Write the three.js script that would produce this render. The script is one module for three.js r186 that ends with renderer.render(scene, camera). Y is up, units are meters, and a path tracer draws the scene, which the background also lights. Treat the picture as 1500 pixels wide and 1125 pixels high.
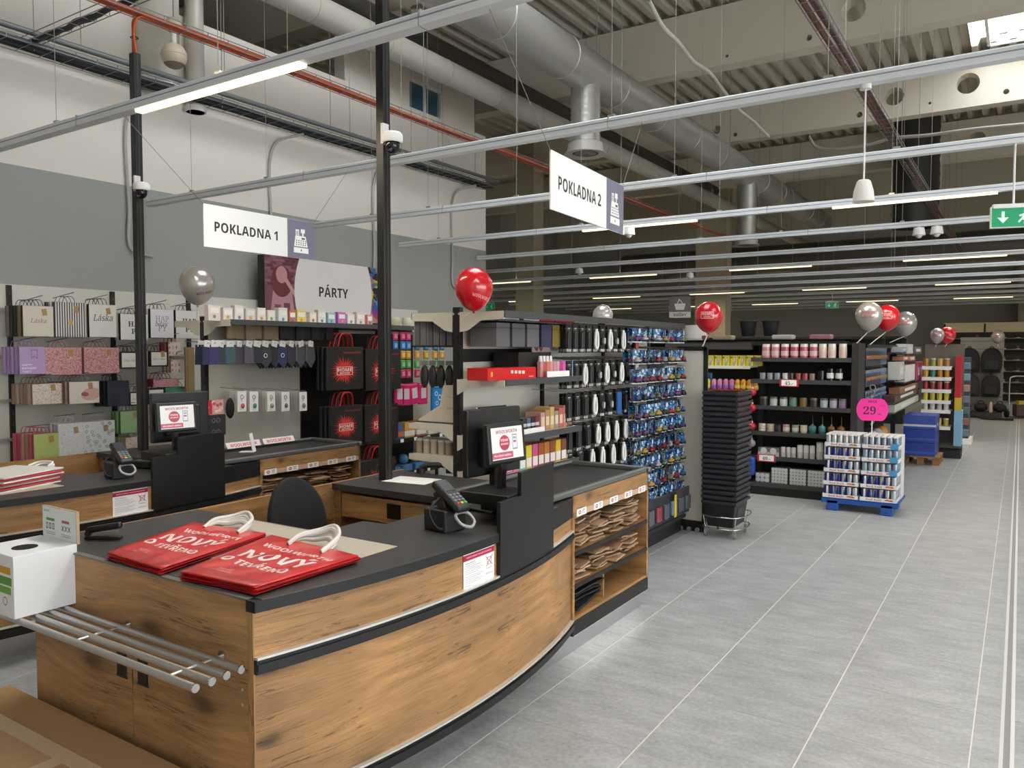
import * as THREE from 'three';
import { mergeGeometries } from 'three/addons/utils/BufferGeometryUtils.js';
import { RoundedBoxGeometry } from 'three/addons/geometries/RoundedBoxGeometry.js';
import { ImprovedNoise } from 'three/addons/math/ImprovedNoise.js';
import { RectAreaLightUniformsLib } from 'three/addons/lights/RectAreaLightUniformsLib.js';
RectAreaLightUniformsLib.init();

// ---------------------------------------------------------------- camera, sky, exposure
const F = 1144, CX = 750, CY = 562.5, EYE = 1.708;
const PITCH = Math.atan(51.5 / F), YAW = Math.atan2(745, Math.hypot(F, 51.5));
const scene = new THREE.Scene();
const camera = new THREE.PerspectiveCamera(2 * Math.atan(CY / F) * 180 / Math.PI, 4 / 3, 0.05, 200);
camera.position.set(0, EYE, 0);
camera.rotation.order = 'YXZ';
camera.rotation.set(-PITCH, YAW, 0);
scene.add(camera);
scene.background = new THREE.Color().setRGB(0.9, 0.95, 1.0).multiplyScalar(7.2);
const renderer = new THREE.WebGLRenderer();
renderer.toneMapping = THREE.LinearToneMapping;
renderer.toneMappingExposure = 1.06;
renderer.shadowMap.enabled = true;
const LED = 85;                       // radiance of the lamp diffusers
const STRIP_Y = 3.22, STRIP_D = (k) => -(2.92 + 2 * (k - 1));

// ---------------------------------------------------------------- pixels of the photograph to places
const cf = new THREE.Vector3(-Math.sin(YAW) * Math.cos(PITCH), -Math.sin(PITCH), -Math.cos(YAW) * Math.cos(PITCH));
const cr = new THREE.Vector3(Math.cos(YAW), 0, -Math.sin(YAW));
const cu = new THREE.Vector3().crossVectors(cr, cf);
function hit(px, py, axis, value) {
  const d = new THREE.Vector3().addScaledVector(cf, F).addScaledVector(cr, px - CX).addScaledVector(cu, -(py - CY));
  const c = new THREE.Vector3(0, EYE, 0), t = (value - c[axis]) / d[axis];
  return c.addScaledVector(d, t);
}
const onX = (px, py, X) => hit(px, py, 'x', X), onY = (px, py, Y) => hit(px, py, 'y', Y), onZ = (px, py, Z) => hit(px, py, 'z', Z);
function rectX(x0, y0, x1, y1, X) {     // a rectangle that faces +x
  const my = (y0 + y1) / 2, mx = (x0 + x1) / 2, a = onX(x0, my, X).z, b = onX(x1, my, X).z, t = onX(mx, y0, X).y, l = onX(mx, y1, X).y;
  return { c: (a + b) / 2, w: Math.abs(a - b), y: (t + l) / 2, h: t - l, lo: l, hi: t, X };
}
function rectZ(x0, y0, x1, y1, Z) {     // a rectangle that faces +z
  const my = (y0 + y1) / 2, mx = (x0 + x1) / 2, a = onZ(x0, my, Z).x, b = onZ(x1, my, Z).x, t = onZ(mx, y0, Z).y, l = onZ(mx, y1, Z).y;
  return { c: (a + b) / 2, w: Math.abs(a - b), y: (t + l) / 2, h: t - l, lo: l, hi: t, Z };
}

// ---------------------------------------------------------------- helpers
let seed = 12345;
const rnd = () => { seed = (seed + 0x6D2B79F5) | 0; let t = Math.imul(seed ^ (seed >>> 15), 1 | seed); t = (t + Math.imul(t ^ (t >>> 7), 61 | t)) ^ t; return ((t ^ (t >>> 14)) >>> 0) / 4294967296; };
const rr = (a, b) => a + (b - a) * rnd();
const pick = (a) => a[Math.floor(rnd() * a.length)];
const noise = new ImprovedNoise();
const fbm = (x, y, z = 0, o = 4) => { let s = 0, a = 0.5; for (let i = 0; i < o; i++) { s += a * noise.noise(x, y, z + i * 7.3); x *= 2; y *= 2; a *= 0.5; } return s; };

const mats = new Map();
function mat(color, rough = 0.6, metal = 0, extra) {
  const k = extra ? null : color + '|' + rough + '|' + metal;
  if (k && mats.has(k)) return mats.get(k);
  const m = new THREE.MeshPhysicalMaterial({ color, roughness: rough, metalness: metal, ...(extra || {}) });
  if (k) mats.set(k, m);
  return m;
}
function canvasTex(w, h, draw) {
  const c = document.createElement('canvas'); c.width = w; c.height = h;
  const g = c.getContext('2d'); draw(g, w, h);
  const t = new THREE.CanvasTexture(c); t.colorSpace = THREE.SRGBColorSpace; t.anisotropy = 8;
  return t;
}
const printMat = (w, h, draw, rough = 0.5, extra = {}) => new THREE.MeshPhysicalMaterial({ map: canvasTex(w, h, draw), roughness: rough, ...extra });
function fill(g, c, x, y, w, h) { g.fillStyle = c; g.fillRect(x, y, w, h); }
function write(g, s, x, y, size, color, align = 'center', weight = 'bold', family = 'sans-serif') { g.fillStyle = color; g.font = weight + ' ' + size + 'px ' + family; g.textAlign = align; g.textBaseline = 'middle'; g.fillText(s, x, y); }
function dataTex(w, h, fn, wrap = THREE.MirroredRepeatWrapping) {
  const d = new Uint8Array(w * h * 4);
  for (let y = 0; y < h; y++) for (let x = 0; x < w; x++) { const c = fn(x / w, y / h); const i = (y * w + x) * 4; d[i] = c[0]; d[i + 1] = c[1]; d[i + 2] = c[2]; d[i + 3] = 255; }
  const t = new THREE.DataTexture(d, w, h); t.colorSpace = THREE.SRGBColorSpace; t.wrapS = t.wrapT = wrap; t.magFilter = THREE.LinearFilter; t.minFilter = THREE.LinearMipmapLinearFilter; t.generateMipmaps = true; t.needsUpdate = true;
  return t;
}

const boxes = new Map();
function B(w, h, d) { const k = [w, h, d].map((v) => v.toFixed(4)).join(); if (!boxes.has(k)) boxes.set(k, new THREE.BoxGeometry(w, h, d)); return boxes.get(k); }
const RB = (w, h, d, r = 0.01, s = 2) => new RoundedBoxGeometry(w, h, d, s, Math.min(r, w / 2.01, h / 2.01, d / 2.01));
const bx = (x0, x1, y0, y1, z0, z1) => new THREE.BoxGeometry(Math.abs(x1 - x0), Math.abs(y1 - y0), Math.abs(z1 - z0)).translate((x0 + x1) / 2, (y0 + y1) / 2, (z0 + z1) / 2);
const CY_ = new Map();
function cyl(r0, r1, h, n = 16) { const k = [r0, r1, h, n].join(); if (!CY_.has(k)) CY_.set(k, new THREE.CylinderGeometry(r0, r1, h, n)); return CY_.get(k); }
function rod(a, b, r, n = 8) {          // a straight rod between two points
  const A = new THREE.Vector3(...a), Bv = new THREE.Vector3(...b), L = A.distanceTo(Bv), g = new THREE.CylinderGeometry(r, r, L, n);
  g.applyQuaternion(new THREE.Quaternion().setFromUnitVectors(new THREE.Vector3(0, 1, 0), Bv.clone().sub(A).normalize()));
  return g.translate(...A.add(Bv).multiplyScalar(0.5).toArray());
}
const tube = (pts, r, n = 24, k = 6, closed = false) => new THREE.TubeGeometry(new THREE.CatmullRomCurve3(pts.map((p) => new THREE.Vector3(...p)), closed), n, r, k, closed);
const lathe = (pts, n = 20) => new THREE.LatheGeometry(pts.map((p) => new THREE.Vector2(p[0], p[1])), n);
const merge = (list) => mergeGeometries(list.map((g) => (g.index ? g.toNonIndexed() : g.clone())).map((g) => { for (const k of Object.keys(g.attributes)) if (!['position', 'normal', 'uv'].includes(k)) g.deleteAttribute(k); return g; }));
function prism(pts, y0, y1, bevel = 0) { // a footprint [[x, z], ...] between two heights
  const s = new THREE.Shape(pts.map((p) => new THREE.Vector2(p[0], -p[1])));
  const g = new THREE.ExtrudeGeometry(s, { depth: y1 - y0, bevelEnabled: bevel > 0, bevelSize: bevel, bevelThickness: bevel, bevelSegments: 2 });
  return g.rotateX(-Math.PI / 2).translate(0, y0, 0);
}
function profileX(pts, x0, x1) {         // an outline [[z, y], ...] from x0 to x1
  const s = new THREE.Shape(pts.map((p) => new THREE.Vector2(-p[0], p[1])));
  return new THREE.ExtrudeGeometry(s, { depth: x1 - x0, bevelEnabled: false }).rotateY(Math.PI / 2).translate(x0, 0, 0);
}
function profileZ(pts, z0, z1) {         // an outline [[x, y], ...] from z0 to z1
  const s = new THREE.Shape(pts.map((p) => new THREE.Vector2(p[0], p[1])));
  return new THREE.ExtrudeGeometry(s, { depth: z1 - z0, bevelEnabled: false }).translate(0, 0, z0);
}
function uvm(g0, s = 1, ou = 0, ov = 0, turn = false) { // texture coordinates in metres
  const g = g0.index ? g0.toNonIndexed() : g0.clone(); g.computeVertexNormals();
  const p = g.attributes.position, n = g.attributes.normal, uv = new Float32Array(p.count * 2);
  for (let i = 0; i < p.count; i++) {
    const ax = Math.abs(n.getX(i)), ay = Math.abs(n.getY(i)), az = Math.abs(n.getZ(i));
    let u, v;
    if (ax >= ay && ax >= az) { u = p.getZ(i); v = p.getY(i); } else if (ay >= az) { u = p.getX(i); v = p.getZ(i); } else { u = p.getX(i); v = p.getY(i); }
    if (turn) [u, v] = [v, u];
    uv[2 * i] = (u + ou) / s; uv[2 * i + 1] = (v + ov) / s;
  }
  g.setAttribute('uv', new THREE.BufferAttribute(uv, 2)); return g;
}

const taken = new Map(), counts = {};
function numbered(n) { const k = taken.get(n) || 0; taken.set(n, k + 1); return k ? n + '_' + String(k).padStart(3, '0') : n; }
function thing(name, label, category, p = [0, 0, 0], turn = 0, group) {
  const o = new THREE.Group(); o.name = numbered(name); scene.add(o); o.position.set(...p); o.rotation.y = turn;
  o.userData = { label, category }; if (group) o.userData.group = group; return o;
}
function part(parent, name, geo, material, p, r, label) {
  const m = new THREE.Mesh(geo, material); m.name = name; if (p) m.position.set(...p); if (r) m.rotation.set(...r); if (label) m.userData.label = label; parent.add(m); return m;
}
function solo(name, label, category, geo, material, p = [0, 0, 0], r, group) { // a thing of one piece
  const m = new THREE.Mesh(geo, material); m.name = numbered(name); scene.add(m); m.position.set(...p); if (r) m.rotation.set(...r);
  m.userData = { label, category }; if (group) m.userData.group = group; return m;
}
function copy(o, p, label, turn, group) {
  const c = o.clone(); c.name = numbered(o.name.replace(/_\d{3}$/, '')); scene.add(c); c.position.set(...p); if (turn !== undefined) c.rotation.y = turn;
  c.userData = { ...o.userData }; if (label) c.userData.label = label; if (group) c.userData.group = group; return c;
}
function struct(name, geo, material, parent) { const m = new THREE.Mesh(geo, material); m.name = parent ? name : name === 'window' || name === 'trim' ? name + '_' + (counts[name] = (counts[name] || 0) + 1) : numbered(name); (parent || scene).add(m); if (!parent) m.userData.kind = 'structure'; return m; }

// ---------------------------------------------------------------- materials
const woodTex = dataTex(1024, 512, (u, v) => {
  const x = u * 1.8, y = v * 0.9;
  let warp = 0.5 * fbm(x * 1.3, y * 3, 3, 3), knot = 0;
  for (const [kx, ky, kr] of [[0.3, 0.2, 0.05], [1.1, 0.55, 0.06], [0.75, 0.78, 0.04], [1.55, 0.25, 0.05], [0.1, 0.62, 0.035]]) {
    const dx = (x - kx) * 0.55, dy = y - ky, d = Math.hypot(dx, dy) / kr; warp += 0.2 * Math.exp(-d * d * 0.5); knot += Math.exp(-d * d * 2.2);
  }
  const g = fbm(x * 2.2, y * 26 + warp * 6, 0, 4), fine = fbm(x * 10, y * 190 + warp * 20, 5, 2), blot = fbm(x * 2.1, y * 4.5, 11, 3);
  let crack = Math.abs(fbm(x * 1.5, y * 34 + warp * 1.5, 21, 3)); crack = crack < 0.02 && fbm(x * 3, y * 5, 31, 2) > 0.06 ? 0.26 : 0;
  const k = 1 + 0.26 * g + 0.2 * fine + 0.3 * blot - 0.42 * Math.min(1, knot) - crack;
  return [Math.max(0, Math.min(255, 164 * k)), Math.max(0, Math.min(255, 124 * (k * 0.98 + 0.015))), Math.max(0, Math.min(255, 82 * (k * 0.94 + 0.03)))];
});
const WOOD = new THREE.MeshPhysicalMaterial({ map: woodTex, roughness: 0.55 });
const wood = (g, ou = 0, ov = 0, turn = false) => { const q = uvm(g, 1, ou, ov, turn), a = q.attributes.uv; for (let i = 0; i < a.count; i++) a.setXY(i, a.getX(i) / 1.8, a.getY(i) / 0.9); return q; };
const tileTex = dataTex(1024, 1024, (u, v) => {
  const x = u * 4, y = v * 4, k = 1 + 0.13 * fbm(x * 1.4, y * 2.2, 2, 4) + 0.14 * fbm(x * 3, y * 9, 8, 3) + 0.16 * fbm(x * 30, y * 30, 4, 2);
  const spot = fbm(x * 12, y * 12, 40, 2) > 0.43 ? 0.88 : 1, b = k * spot;
  return [Math.min(255, 162 * b), Math.min(255, 164 * b), Math.min(255, 164 * b)];
});
const TILE = new THREE.MeshPhysicalMaterial({ map: tileTex, roughness: 0.34, specularIntensity: 0.8 });
const BLACK = mat('#1b1b1c', 0.5), BLACKM = mat('#161617', 0.42), DARK = mat('#2a2b2d', 0.5), SHELFEDGE = mat('#4b4d50', 0.45, 0.2), CREAM = mat('#cfcabb', 0.5), STEEL = mat('#c9c9c8', 0.42, 1), CHROME = mat('#d5d6d7', 0.12, 1);
const WHITE = mat('#e9e8e4', 0.6), PAPER = mat('#f1f0ec', 0.8), PANEL = mat('#c9c5b9', 0.7), GREYPL = mat('#8d8f92', 0.5), KRAFT = mat('#b08d6a', 0.85);

// ---------------------------------------------------------------- the room
const GX = -0.137, GZ = -3.006;
const floorRoot = struct('floor', bx(-18, 9, -0.2, -0.0012, -33, 7), mat('#dcdbd6', 0.7));
floorRoot.userData.kind = 'structure';
{
  const variants = [];
  const size = 0.6, gapX = 0.006, gapZ = 0.0025;
  for (let i = 0; i < 14; i++) variants.push(uvm(new THREE.BoxGeometry(size - gapX, 0.012, size - gapZ).translate(0, -0.006, 0), 2.4, rr(0, 9), rr(0, 9)));
  const cut = uvm(new THREE.BoxGeometry(0.1, 0.012, size - gapZ).translate(0, -0.006, 0), 2.4, 3, 5), cut2 = uvm(new THREE.BoxGeometry(0.595, 0.012, size - gapZ).translate(0, -0.006, 0), 2.4, 1, 2);
  const cells = [];
  for (let j = -17; j <= 50; j++) {
    const z = GZ - size * (j - 0.5);
    if (z < -33 || z > 6.8) continue;
    for (let i = -1; i < 30; i++) { const x = GX - size * (i + 0.5); if (i >= 0 && x > -17.8) cells.push([x, z, variants[Math.floor(rnd() * 14)]]); }
    cells.push([GX + 0.0525, z, cut]);
    for (let i = 0; i < 15; i++) cells.push([0.017 + size * (i + 0.5), z, variants[Math.floor(rnd() * 14)]]);
  }
  const p = new THREE.Vector3(), score = (c) => {
    p.set(c[0], 0, c[1]).sub(camera.position); const d = p.dot(cf); if (d < 0.3) return -1;
    const sx = CX + F * p.dot(cr) / d, sy = CY - F * p.dot(cu) / d;
    if (sx < -80 || sx > 1580 || sy > 1300) return -1;
    if (c[0] < -2.3 && c[1] < -1.6 && c[1] > -7) return -0.5;
    return 1 / (d * d);
  };
  cells.forEach((c) => c.push(score(c))); cells.sort((a, b) => b[3] - a[3]);
  cells.slice(0, 300).forEach(([x, z, g]) => struct('floor_tile', g, TILE, floorRoot).position.set(x, 0, z));
  const rest = cells.slice(300), im = new THREE.InstancedMesh(variants[0], TILE, rest.length), m4 = new THREE.Matrix4();
  rest.forEach(([x, z, g], i) => { m4.makeTranslation(x, 0, z); if (g === cut) m4.scale(new THREE.Vector3(0.168, 1, 1)); im.setMatrixAt(i, m4); });
  im.name = 'distant_floor_tiles'; im.userData = { kind: 'stuff' }; floorRoot.add(im);
  struct('joint_profile', bx(-0.028, -0.02, -0.01, 0.0015, -33, 7), mat('#d8d8d6', 0.4, 0.4), floorRoot);
  struct('joint_profile', bx(0.004, 0.012, -0.01, 0.0015, -33, 7), mat('#d8d8d6', 0.4, 0.4), floorRoot);
  struct('joint_seal', bx(-0.02, 0.004, -0.01, 0.0005, -33, 7), mat('#8f8f8d', 0.8), floorRoot);
}
const LW = -7.9, WALL_TOP = 5.4, WALL_END = -11.3, ROOF = 7.3;
const WALLW = mat('#ebe4da', 0.85), WALLG = mat('#a6a7a2', 0.85), BEAM = mat('#d9d0c0', 0.85);
struct('wall_left', bx(LW - 0.3, LW, 3.42, WALL_TOP, WALL_END, 7), WALLW);
struct('wall_left', bx(LW - 0.3, LW, 0, 3.42, WALL_END, 7), WALLG);
struct('wall_back', bx(-18.2, 9.2, 0, ROOF, -33.2, -33), WALLG);
struct('wall_far_left', bx(-18.2, -18, 0, ROOF, -33, 7), WALLG);
{ // right wall with the shop windows that the balloons mirror
  const z0 = -9, z1 = 5, y0 = 0.5, y1 = 3.6;
  struct('wall_right', merge([bx(9, 9.2, 0, ROOF, -33, z0), bx(9, 9.2, 0, ROOF, z1, 7), bx(9, 9.2, 0, y0, z0, z1), bx(9, 9.2, y1, ROOF, z0, z1)]), WALLW);
  for (let i = 0; i < 5; i++) { const a = z0 + i * 2.8, w = struct('window', merge([bx(9.02, 9.12, y0, y0 + 0.08, a, a + 2.8), bx(9.02, 9.12, y1 - 0.08, y1, a, a + 2.8), bx(9.02, 9.12, y0, y1, a, a + 0.08), bx(9.02, 9.12, y0, y1, a + 2.72, a + 2.8)]), mat('#55585b', 0.5, 0.4)); struct('pane', bx(9.06, 9.066, y0 + 0.08, y1 - 0.08, a + 0.08, a + 2.72), new THREE.MeshPhysicalMaterial({ color: '#ffffff', transmission: 1, thickness: 0, roughness: 0.02 }), w); }
}
struct('wall_front', bx(-18.2, 9.2, 0, ROOF, 7, 7.2), WALLW);
// roof deck: trapezoid sheet, open at the skylights
{
  const holes = [[-0.6, 2.4, -17.0, -13.2], [-4.6, -1.6, -7.6, -3.6], [2.2, 5.2, -7.6, -3.6], [2.2, 5.2, 1, 5]];
  const holeAt = (x0, x1, z0, z1) => holes.some((h) => x0 < h[1] && x1 > h[0] && z0 < h[3] && z1 > h[2]);
  const zs = [-33, -17.0, -13.2, -7.6, -3.6, 1, 5, 7], pitch = 0.3, prof = (x) => [[x, 0], [x + 0.1, 0], [x + 0.14, 0.13], [x + 0.26, 0.13], [x + 0.3, 0]];
  for (let k = 0; k < zs.length - 1; k++) {
    const gs = [];
    let run = [];
    const flush = () => { if (run.length > 1) { const top = run.slice().reverse().map(([x, y]) => [x, y + 0.02]); gs.push(profileZ([...run, ...top], zs[k], zs[k + 1])); } run = []; };
    for (let x = -18; x < 9; x += pitch) { if (holeAt(x, x + pitch, zs[k], zs[k + 1])) flush(); else run.push(...(run.length ? prof(x).slice(1) : prof(x))); }
    flush();
    struct('ceiling', merge(gs).translate(0, ROOF, 0), mat('#c4bcae', 0.6, 0.1));
  }
  holes.forEach(([x0, x1, z0, z1]) => {
    const s = struct('window', merge([bx(x0 - 0.05, x0, ROOF - 0.05, ROOF + 0.55, z0, z1), bx(x1, x1 + 0.05, ROOF - 0.05, ROOF + 0.55, z0, z1), bx(x0, x1, ROOF - 0.05, ROOF + 0.55, z0 - 0.05, z0), bx(x0, x1, ROOF - 0.05, ROOF + 0.55, z1, z1 + 0.05)]), WHITE);
    struct('glazing_bar', bx((x0 + x1) / 2 - 0.03, (x0 + x1) / 2 + 0.03, ROOF + 0.5, ROOF + 0.56, z0, z1), mat('#9b9c9c', 0.4, 0.5), s);
  });
  // concrete beams with round openings
  const holesOf = { 1: [[1250, 14, 17], [1185, 55, 4.5], [1065, 82, 2.5], [1480, -30, 17]], 2: [[1418, 122, 15], [1310, 141, 13], [1474, 134, 4], [1259, 168, 4], [1050, 190, 6], [1077, 197, 3], [1362, 151, 2]], 3: [[1346, 213, 11], [1432, 203, 10]] };
  [[-3.2, 0], [-7.92, 0], [-12.64, 1], [-17.36, 2], [-22.08, 3], [-26.8, 0], [-31.5, 0]].forEach(([z, id]) => {
    const s = new THREE.Shape([[-18, 6.3], [9, 6.3], [9, 7.25], [-18, 7.25]].map((p) => new THREE.Vector2(...p)));
    (holesOf[id] || []).forEach(([px, py, r]) => {
      const c = onZ(px, py, z), q = new THREE.Vector3(c.x, c.y, z).sub(camera.position).dot(cf) * r / F;
      if (c.y - q < 6.32 || c.y + q > 7.23) return;
      const h = new THREE.Path(); h.absarc(c.x, c.y, q, 0, Math.PI * 2); s.holes.push(h);
    });
    struct('trim', new THREE.ExtrudeGeometry(s, { depth: 0.3, bevelEnabled: false, curveSegments: 20 }).translate(0, 0, z - 0.3), BEAM);
  });
}
// columns standing in the hall
function column(x, z, w, d, c, label) { const t = thing('column', label, 'column', [x, 0, z]); part(t, 'shaft', B(w, ROOF, d), c, [0, ROOF / 2, 0]); part(t, 'base_guard', B(w + 0.03, 0.3, d + 0.03), DARK, [0, 0.15, 0]); return t; }
column(-10.9, -17.6, 0.55, 0.5, mat('#b3a992', 0.85), 'pale grey column beyond the end of the white wall');
column(-7.6, -22.5, 0.9, 0.5, mat('#b3a992', 0.85), 'wide beige column in the dark hall behind the balloons');
column(0.35, -32.2, 0.9, 0.6, mat('#b3a992', 0.85), 'beige column at the end of the tiled aisle');

// ---------------------------------------------------------------- overhead: light tracks
RectAreaLightUniformsLib.init();
const TRACK = mat('#dddfe1', 0.45), TRACKG = mat('#8f9296', 0.5), WIRE = mat('#a9a79f', 0.5, 0.4), GLOW = new THREE.MeshPhysicalMaterial({ color: '#fff6e0', emissive: '#ffe6b8', emissiveIntensity: 1.6, roughness: 0.5 });
{
  const ord = ['first', 'second', 'third', 'fourth', 'fifth', 'sixth', 'seventh', 'eighth', 'ninth', 'tenth', 'eleventh', 'twelfth', 'thirteenth', 'fourteenth', 'fifteenth'];
  const wireG = new Map();
  for (let k = -1; k <= 15; k++) {
    const z = STRIP_D(k), xl = z > WALL_END ? LW + 0.1 : -15, xr = 8.5, L = xr - xl, lit = ((k - 1) % 3 + 3) % 3 === 0;
    const t = thing('light_track', k < 1 ? `white ceiling light track above the entrance side, ${k ? 'farther from' : 'nearer to'} the tills` : `white ceiling light track running crosswise, ${ord[k - 1]} one counted from the tills`, 'light track', [0, STRIP_Y, z]);
    const body = profileX([[-0.035, 0], [0.035, 0], [0.035, 0.035], [0.028, 0.04], [0.028, 0.062], [0.02, 0.07], [-0.02, 0.07], [-0.028, 0.062], [-0.028, 0.04], [-0.035, 0.035]], xl, xr);
    part(t, 'housing', body, TRACK);
    for (const s of [-1, 1]) part(t, 'groove', bx(xl, xr, 0.034, 0.041, s * 0.0345, s * 0.0365), TRACKG);
    for (let x = Math.ceil(xl / 3) * 3 + 0.6; x < xr; x += 3) part(t, 'joint', bx(x - 0.002, x + 0.002, -0.001, 0.071, -0.0365, 0.0365), TRACKG);
    for (let x = -1.72 - 6 * 3; x < xr; x += 3) {
      if (x < xl + 0.1 || !lit) continue;
      const d = part(t, 'diffuser', profileX([[-0.03, 0], [-0.024, -0.02], [0.024, -0.02], [0.03, 0]], x, x + 1.5), GLOW, null, null, 'glowing warm white diffuser');
      const l = new THREE.RectAreaLight('#ffedcf', LED, 1.5, 0.05); l.position.set(x + 0.75, -0.024, 0); l.rotation.x = -Math.PI / 2; d.add(l);
      const up = new THREE.RectAreaLight('#ffedcf', LED * 0.1, 1.5, 0.05); up.position.set(x + 0.75, 0.075, 0); up.rotation.x = Math.PI / 2; d.add(up);
    }
    const near = k < 6, step = near ? 1.5 : 2.5, r = near ? 0.0022 : 0.004, H = ROOF - STRIP_Y - 0.085;
    if (!wireG.has(r)) wireG.set(r, cyl(r, r, H, 5));
    for (let x0 = Math.ceil(xl / step) * step + 0.35; x0 < xr; x0 += step) {
      let x = x0 + 0.3 * Math.sin(k * 5 + x0);
      for (const [a, b] of [[-5.4, -4.77], [-6.9, -6.5], [-7.5, -7.1], [-5.92, -5.74], [-1.5, -1.3], [-7.79, -7.41]]) if (x > a && x < b) x = b + 0.02;
      part(t, 'suspension_wire', wireG.get(r), WIRE, [x, H / 2 + 0.07, 0]);
      if (near) part(t, 'wire_clip', B(0.05, 0.02, 0.02), WIRE, [x, 0.08, 0]);
    }
  }
}
// ---------------------------------------------------------------- ducts, pipes and cable trays
const SPIRAL = mat('#bdbdb9', 0.4, 0.6), LAG = mat('#b9b5ab', 0.7), ORANGE = mat('#c9541f', 0.5), COPPER = mat('#a5553b', 0.55), CABLE = mat('#26272a', 0.6), TRAYM = mat('#8d9296', 0.4, 0.6);
function spiral(x, y, r, z0, z1) {       // a spiral-seamed round duct along z
  const pts = [], n = Math.round((z1 - z0) / 0.05);
  for (let i = 0; i <= n; i++) { const z = z0 + (z1 - z0) * i / n, b = i % 2 ? 0.011 : 0; pts.push([r + b, z]); }
  return lathe(pts, 28).rotateX(Math.PI / 2).translate(x, y, 0);
}
{
  const DX = -5.085, DY = 5.5, r = 0.27, zd = -9.668;
  const t = thing('spiral_duct', 'large spiral metal ventilation duct with flanged seams running along the hall', 'duct');
  part(t, 'duct_run', spiral(DX, DY, r, -25, -3), SPIRAL);
  for (let z = -24; z < -3; z += 1.5) part(t, 'flange_ring', new THREE.TorusGeometry(r + 0.006, 0.012, 6, 28).translate(DX, DY, z), SPIRAL);
  [[zd, 4.42, 'with the round ceiling diffuser above the till sign'], [-17.2, 4.0, 'far along']].forEach(([z, yb]) => {
    const R = 0.2, pts = []; for (let i = 0; i <= 30; i++) pts.push([R + (i % 2 ? 0.008 : 0) + 0.004 * Math.sin(i * 2.3), yb + (DY - 0.15 - yb) * i / 30]);
    part(t, 'branch_drop', lathe(pts, 24).translate(DX, 0, z), mat('#b7b7b2', 0.4, 0.7));
    part(t, 'saddle', new THREE.SphereGeometry(R + 0.03, 20, 12).scale(1, 0.7, 1).translate(DX, DY - 0.12, z), SPIRAL);
    part(t, 'diffuser_collar', lathe([[R, yb + 0.12], [R + 0.04, yb + 0.1], [R + 0.05, yb], [R + 0.09, yb - 0.03], [R + 0.09, yb - 0.045], [R * 0.9, yb - 0.03]], 24).translate(DX, 0, z), mat('#c9c6bf', 0.5, 0.3));
    part(t, 'diffuser_cone', lathe([[0.001, yb - 0.02], [0.07, yb - 0.05], [0.15, yb - 0.03]], 20).translate(DX, 0, z), mat('#8c8984', 0.5, 0.3));
  });
  for (let z = -22; z < -4; z += 3) part(t, 'hanger', rod([DX, DY + r, z], [DX, ROOF, z], 0.006), WIRE);
  const p = thing('insulated_pipe', 'thick pale insulated pipe running along the hall above the white wall', 'pipe');
  part(p, 'lagging', rod([-6.7, 5.5, -3], [-6.7, 5.5, -30], 0.16, 20), LAG);
  for (let z = -29; z < -3; z += 1.2) part(p, 'seam_band', new THREE.TorusGeometry(0.161, 0.004, 5, 20).translate(-6.7, 5.5, z), mat('#a6a29a', 0.6));
  const q = thing('steel_pipe', 'dark steel pipe hung beside the pale insulated pipe', 'pipe');
  part(q, 'pipe', rod([-7.25, 6.1, -5.6], [-7.25, 6.1, -21.5], 0.13, 16), mat('#55534f', 0.6, 0.3));
  const g2 = thing('spiral_duct', 'dark cross duct spanning the far dark hall', 'duct');
  part(g2, 'duct_run', spiral(0, 0, 0.45, -12, 7).rotateY(Math.PI / 2).translate(0, 4.6, -25.92), mat('#6d6a65', 0.45, 0.6));
  const g3 = thing('exhaust_duct', 'black vertical duct in the dark hall behind the white pendant lamp', 'duct', [-2.2, 0, -21]);
  part(g3, 'duct_run', lathe([...Array(24)].map((_, i) => [0.5 + (i % 2) * 0.02, 4.6 + i * 0.11]), 20), mat('#454442', 0.5, 0.3));
}
function wireTray(name, label, x, y, z0, z1, w, cables, alongX) { // a wire cable tray, its cables, cross wires and hangers
  const t = thing(name, label, 'cable tray', [x, y, 0]);
  if (alongX) t.rotation.y = Math.PI / 2;
  for (const s of [-1, 1]) for (const h of [0, 0.05]) part(t, 'rail', bx(s * w / 2 - 0.003, s * w / 2 + 0.003, h, h + 0.006, z0, z1), TRAYM);
  const n = Math.floor((z1 - z0) / 0.2), rung = B(w, 0.005, 0.005), side = B(0.005, 0.055, 0.005);
  for (let i = 0; i <= Math.min(n, 60); i++) { const z = z1 - i * 0.2; part(t, 'rung', rung, TRAYM, [0, 0, z]); part(t, 'side_wire', side, TRAYM, [w / 2, 0.028, z]); }
  cables.forEach(([dx, dy, r, m]) => { const pts = []; for (let i = 0; i <= 14; i++) pts.push([dx + 0.012 * Math.sin(i * 1.7 + dx * 90), dy + 0.006 * Math.sin(i * 2.3), z0 + (z1 - z0) * i / 14]); part(t, 'cable', tube(pts, r, 60, 6), m); });
  for (let z = z1 - 0.7; z > z0; z -= 2) part(t, 'hanger', rod([0, 0, z], [0, ROOF - y, z], 0.004, 5), WIRE);
  return t;
}
wireTray('cable_tray', 'wire cable tray with orange red cables above the black tower post', -5.83, 4.3, -20, -2.4, 0.12, [[-0.03, 0.02, 0.018, ORANGE], [0.01, 0.025, 0.02, COPPER], [0.035, 0.018, 0.014, ORANGE], [0, 0.045, 0.012, COPPER]]);
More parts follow.
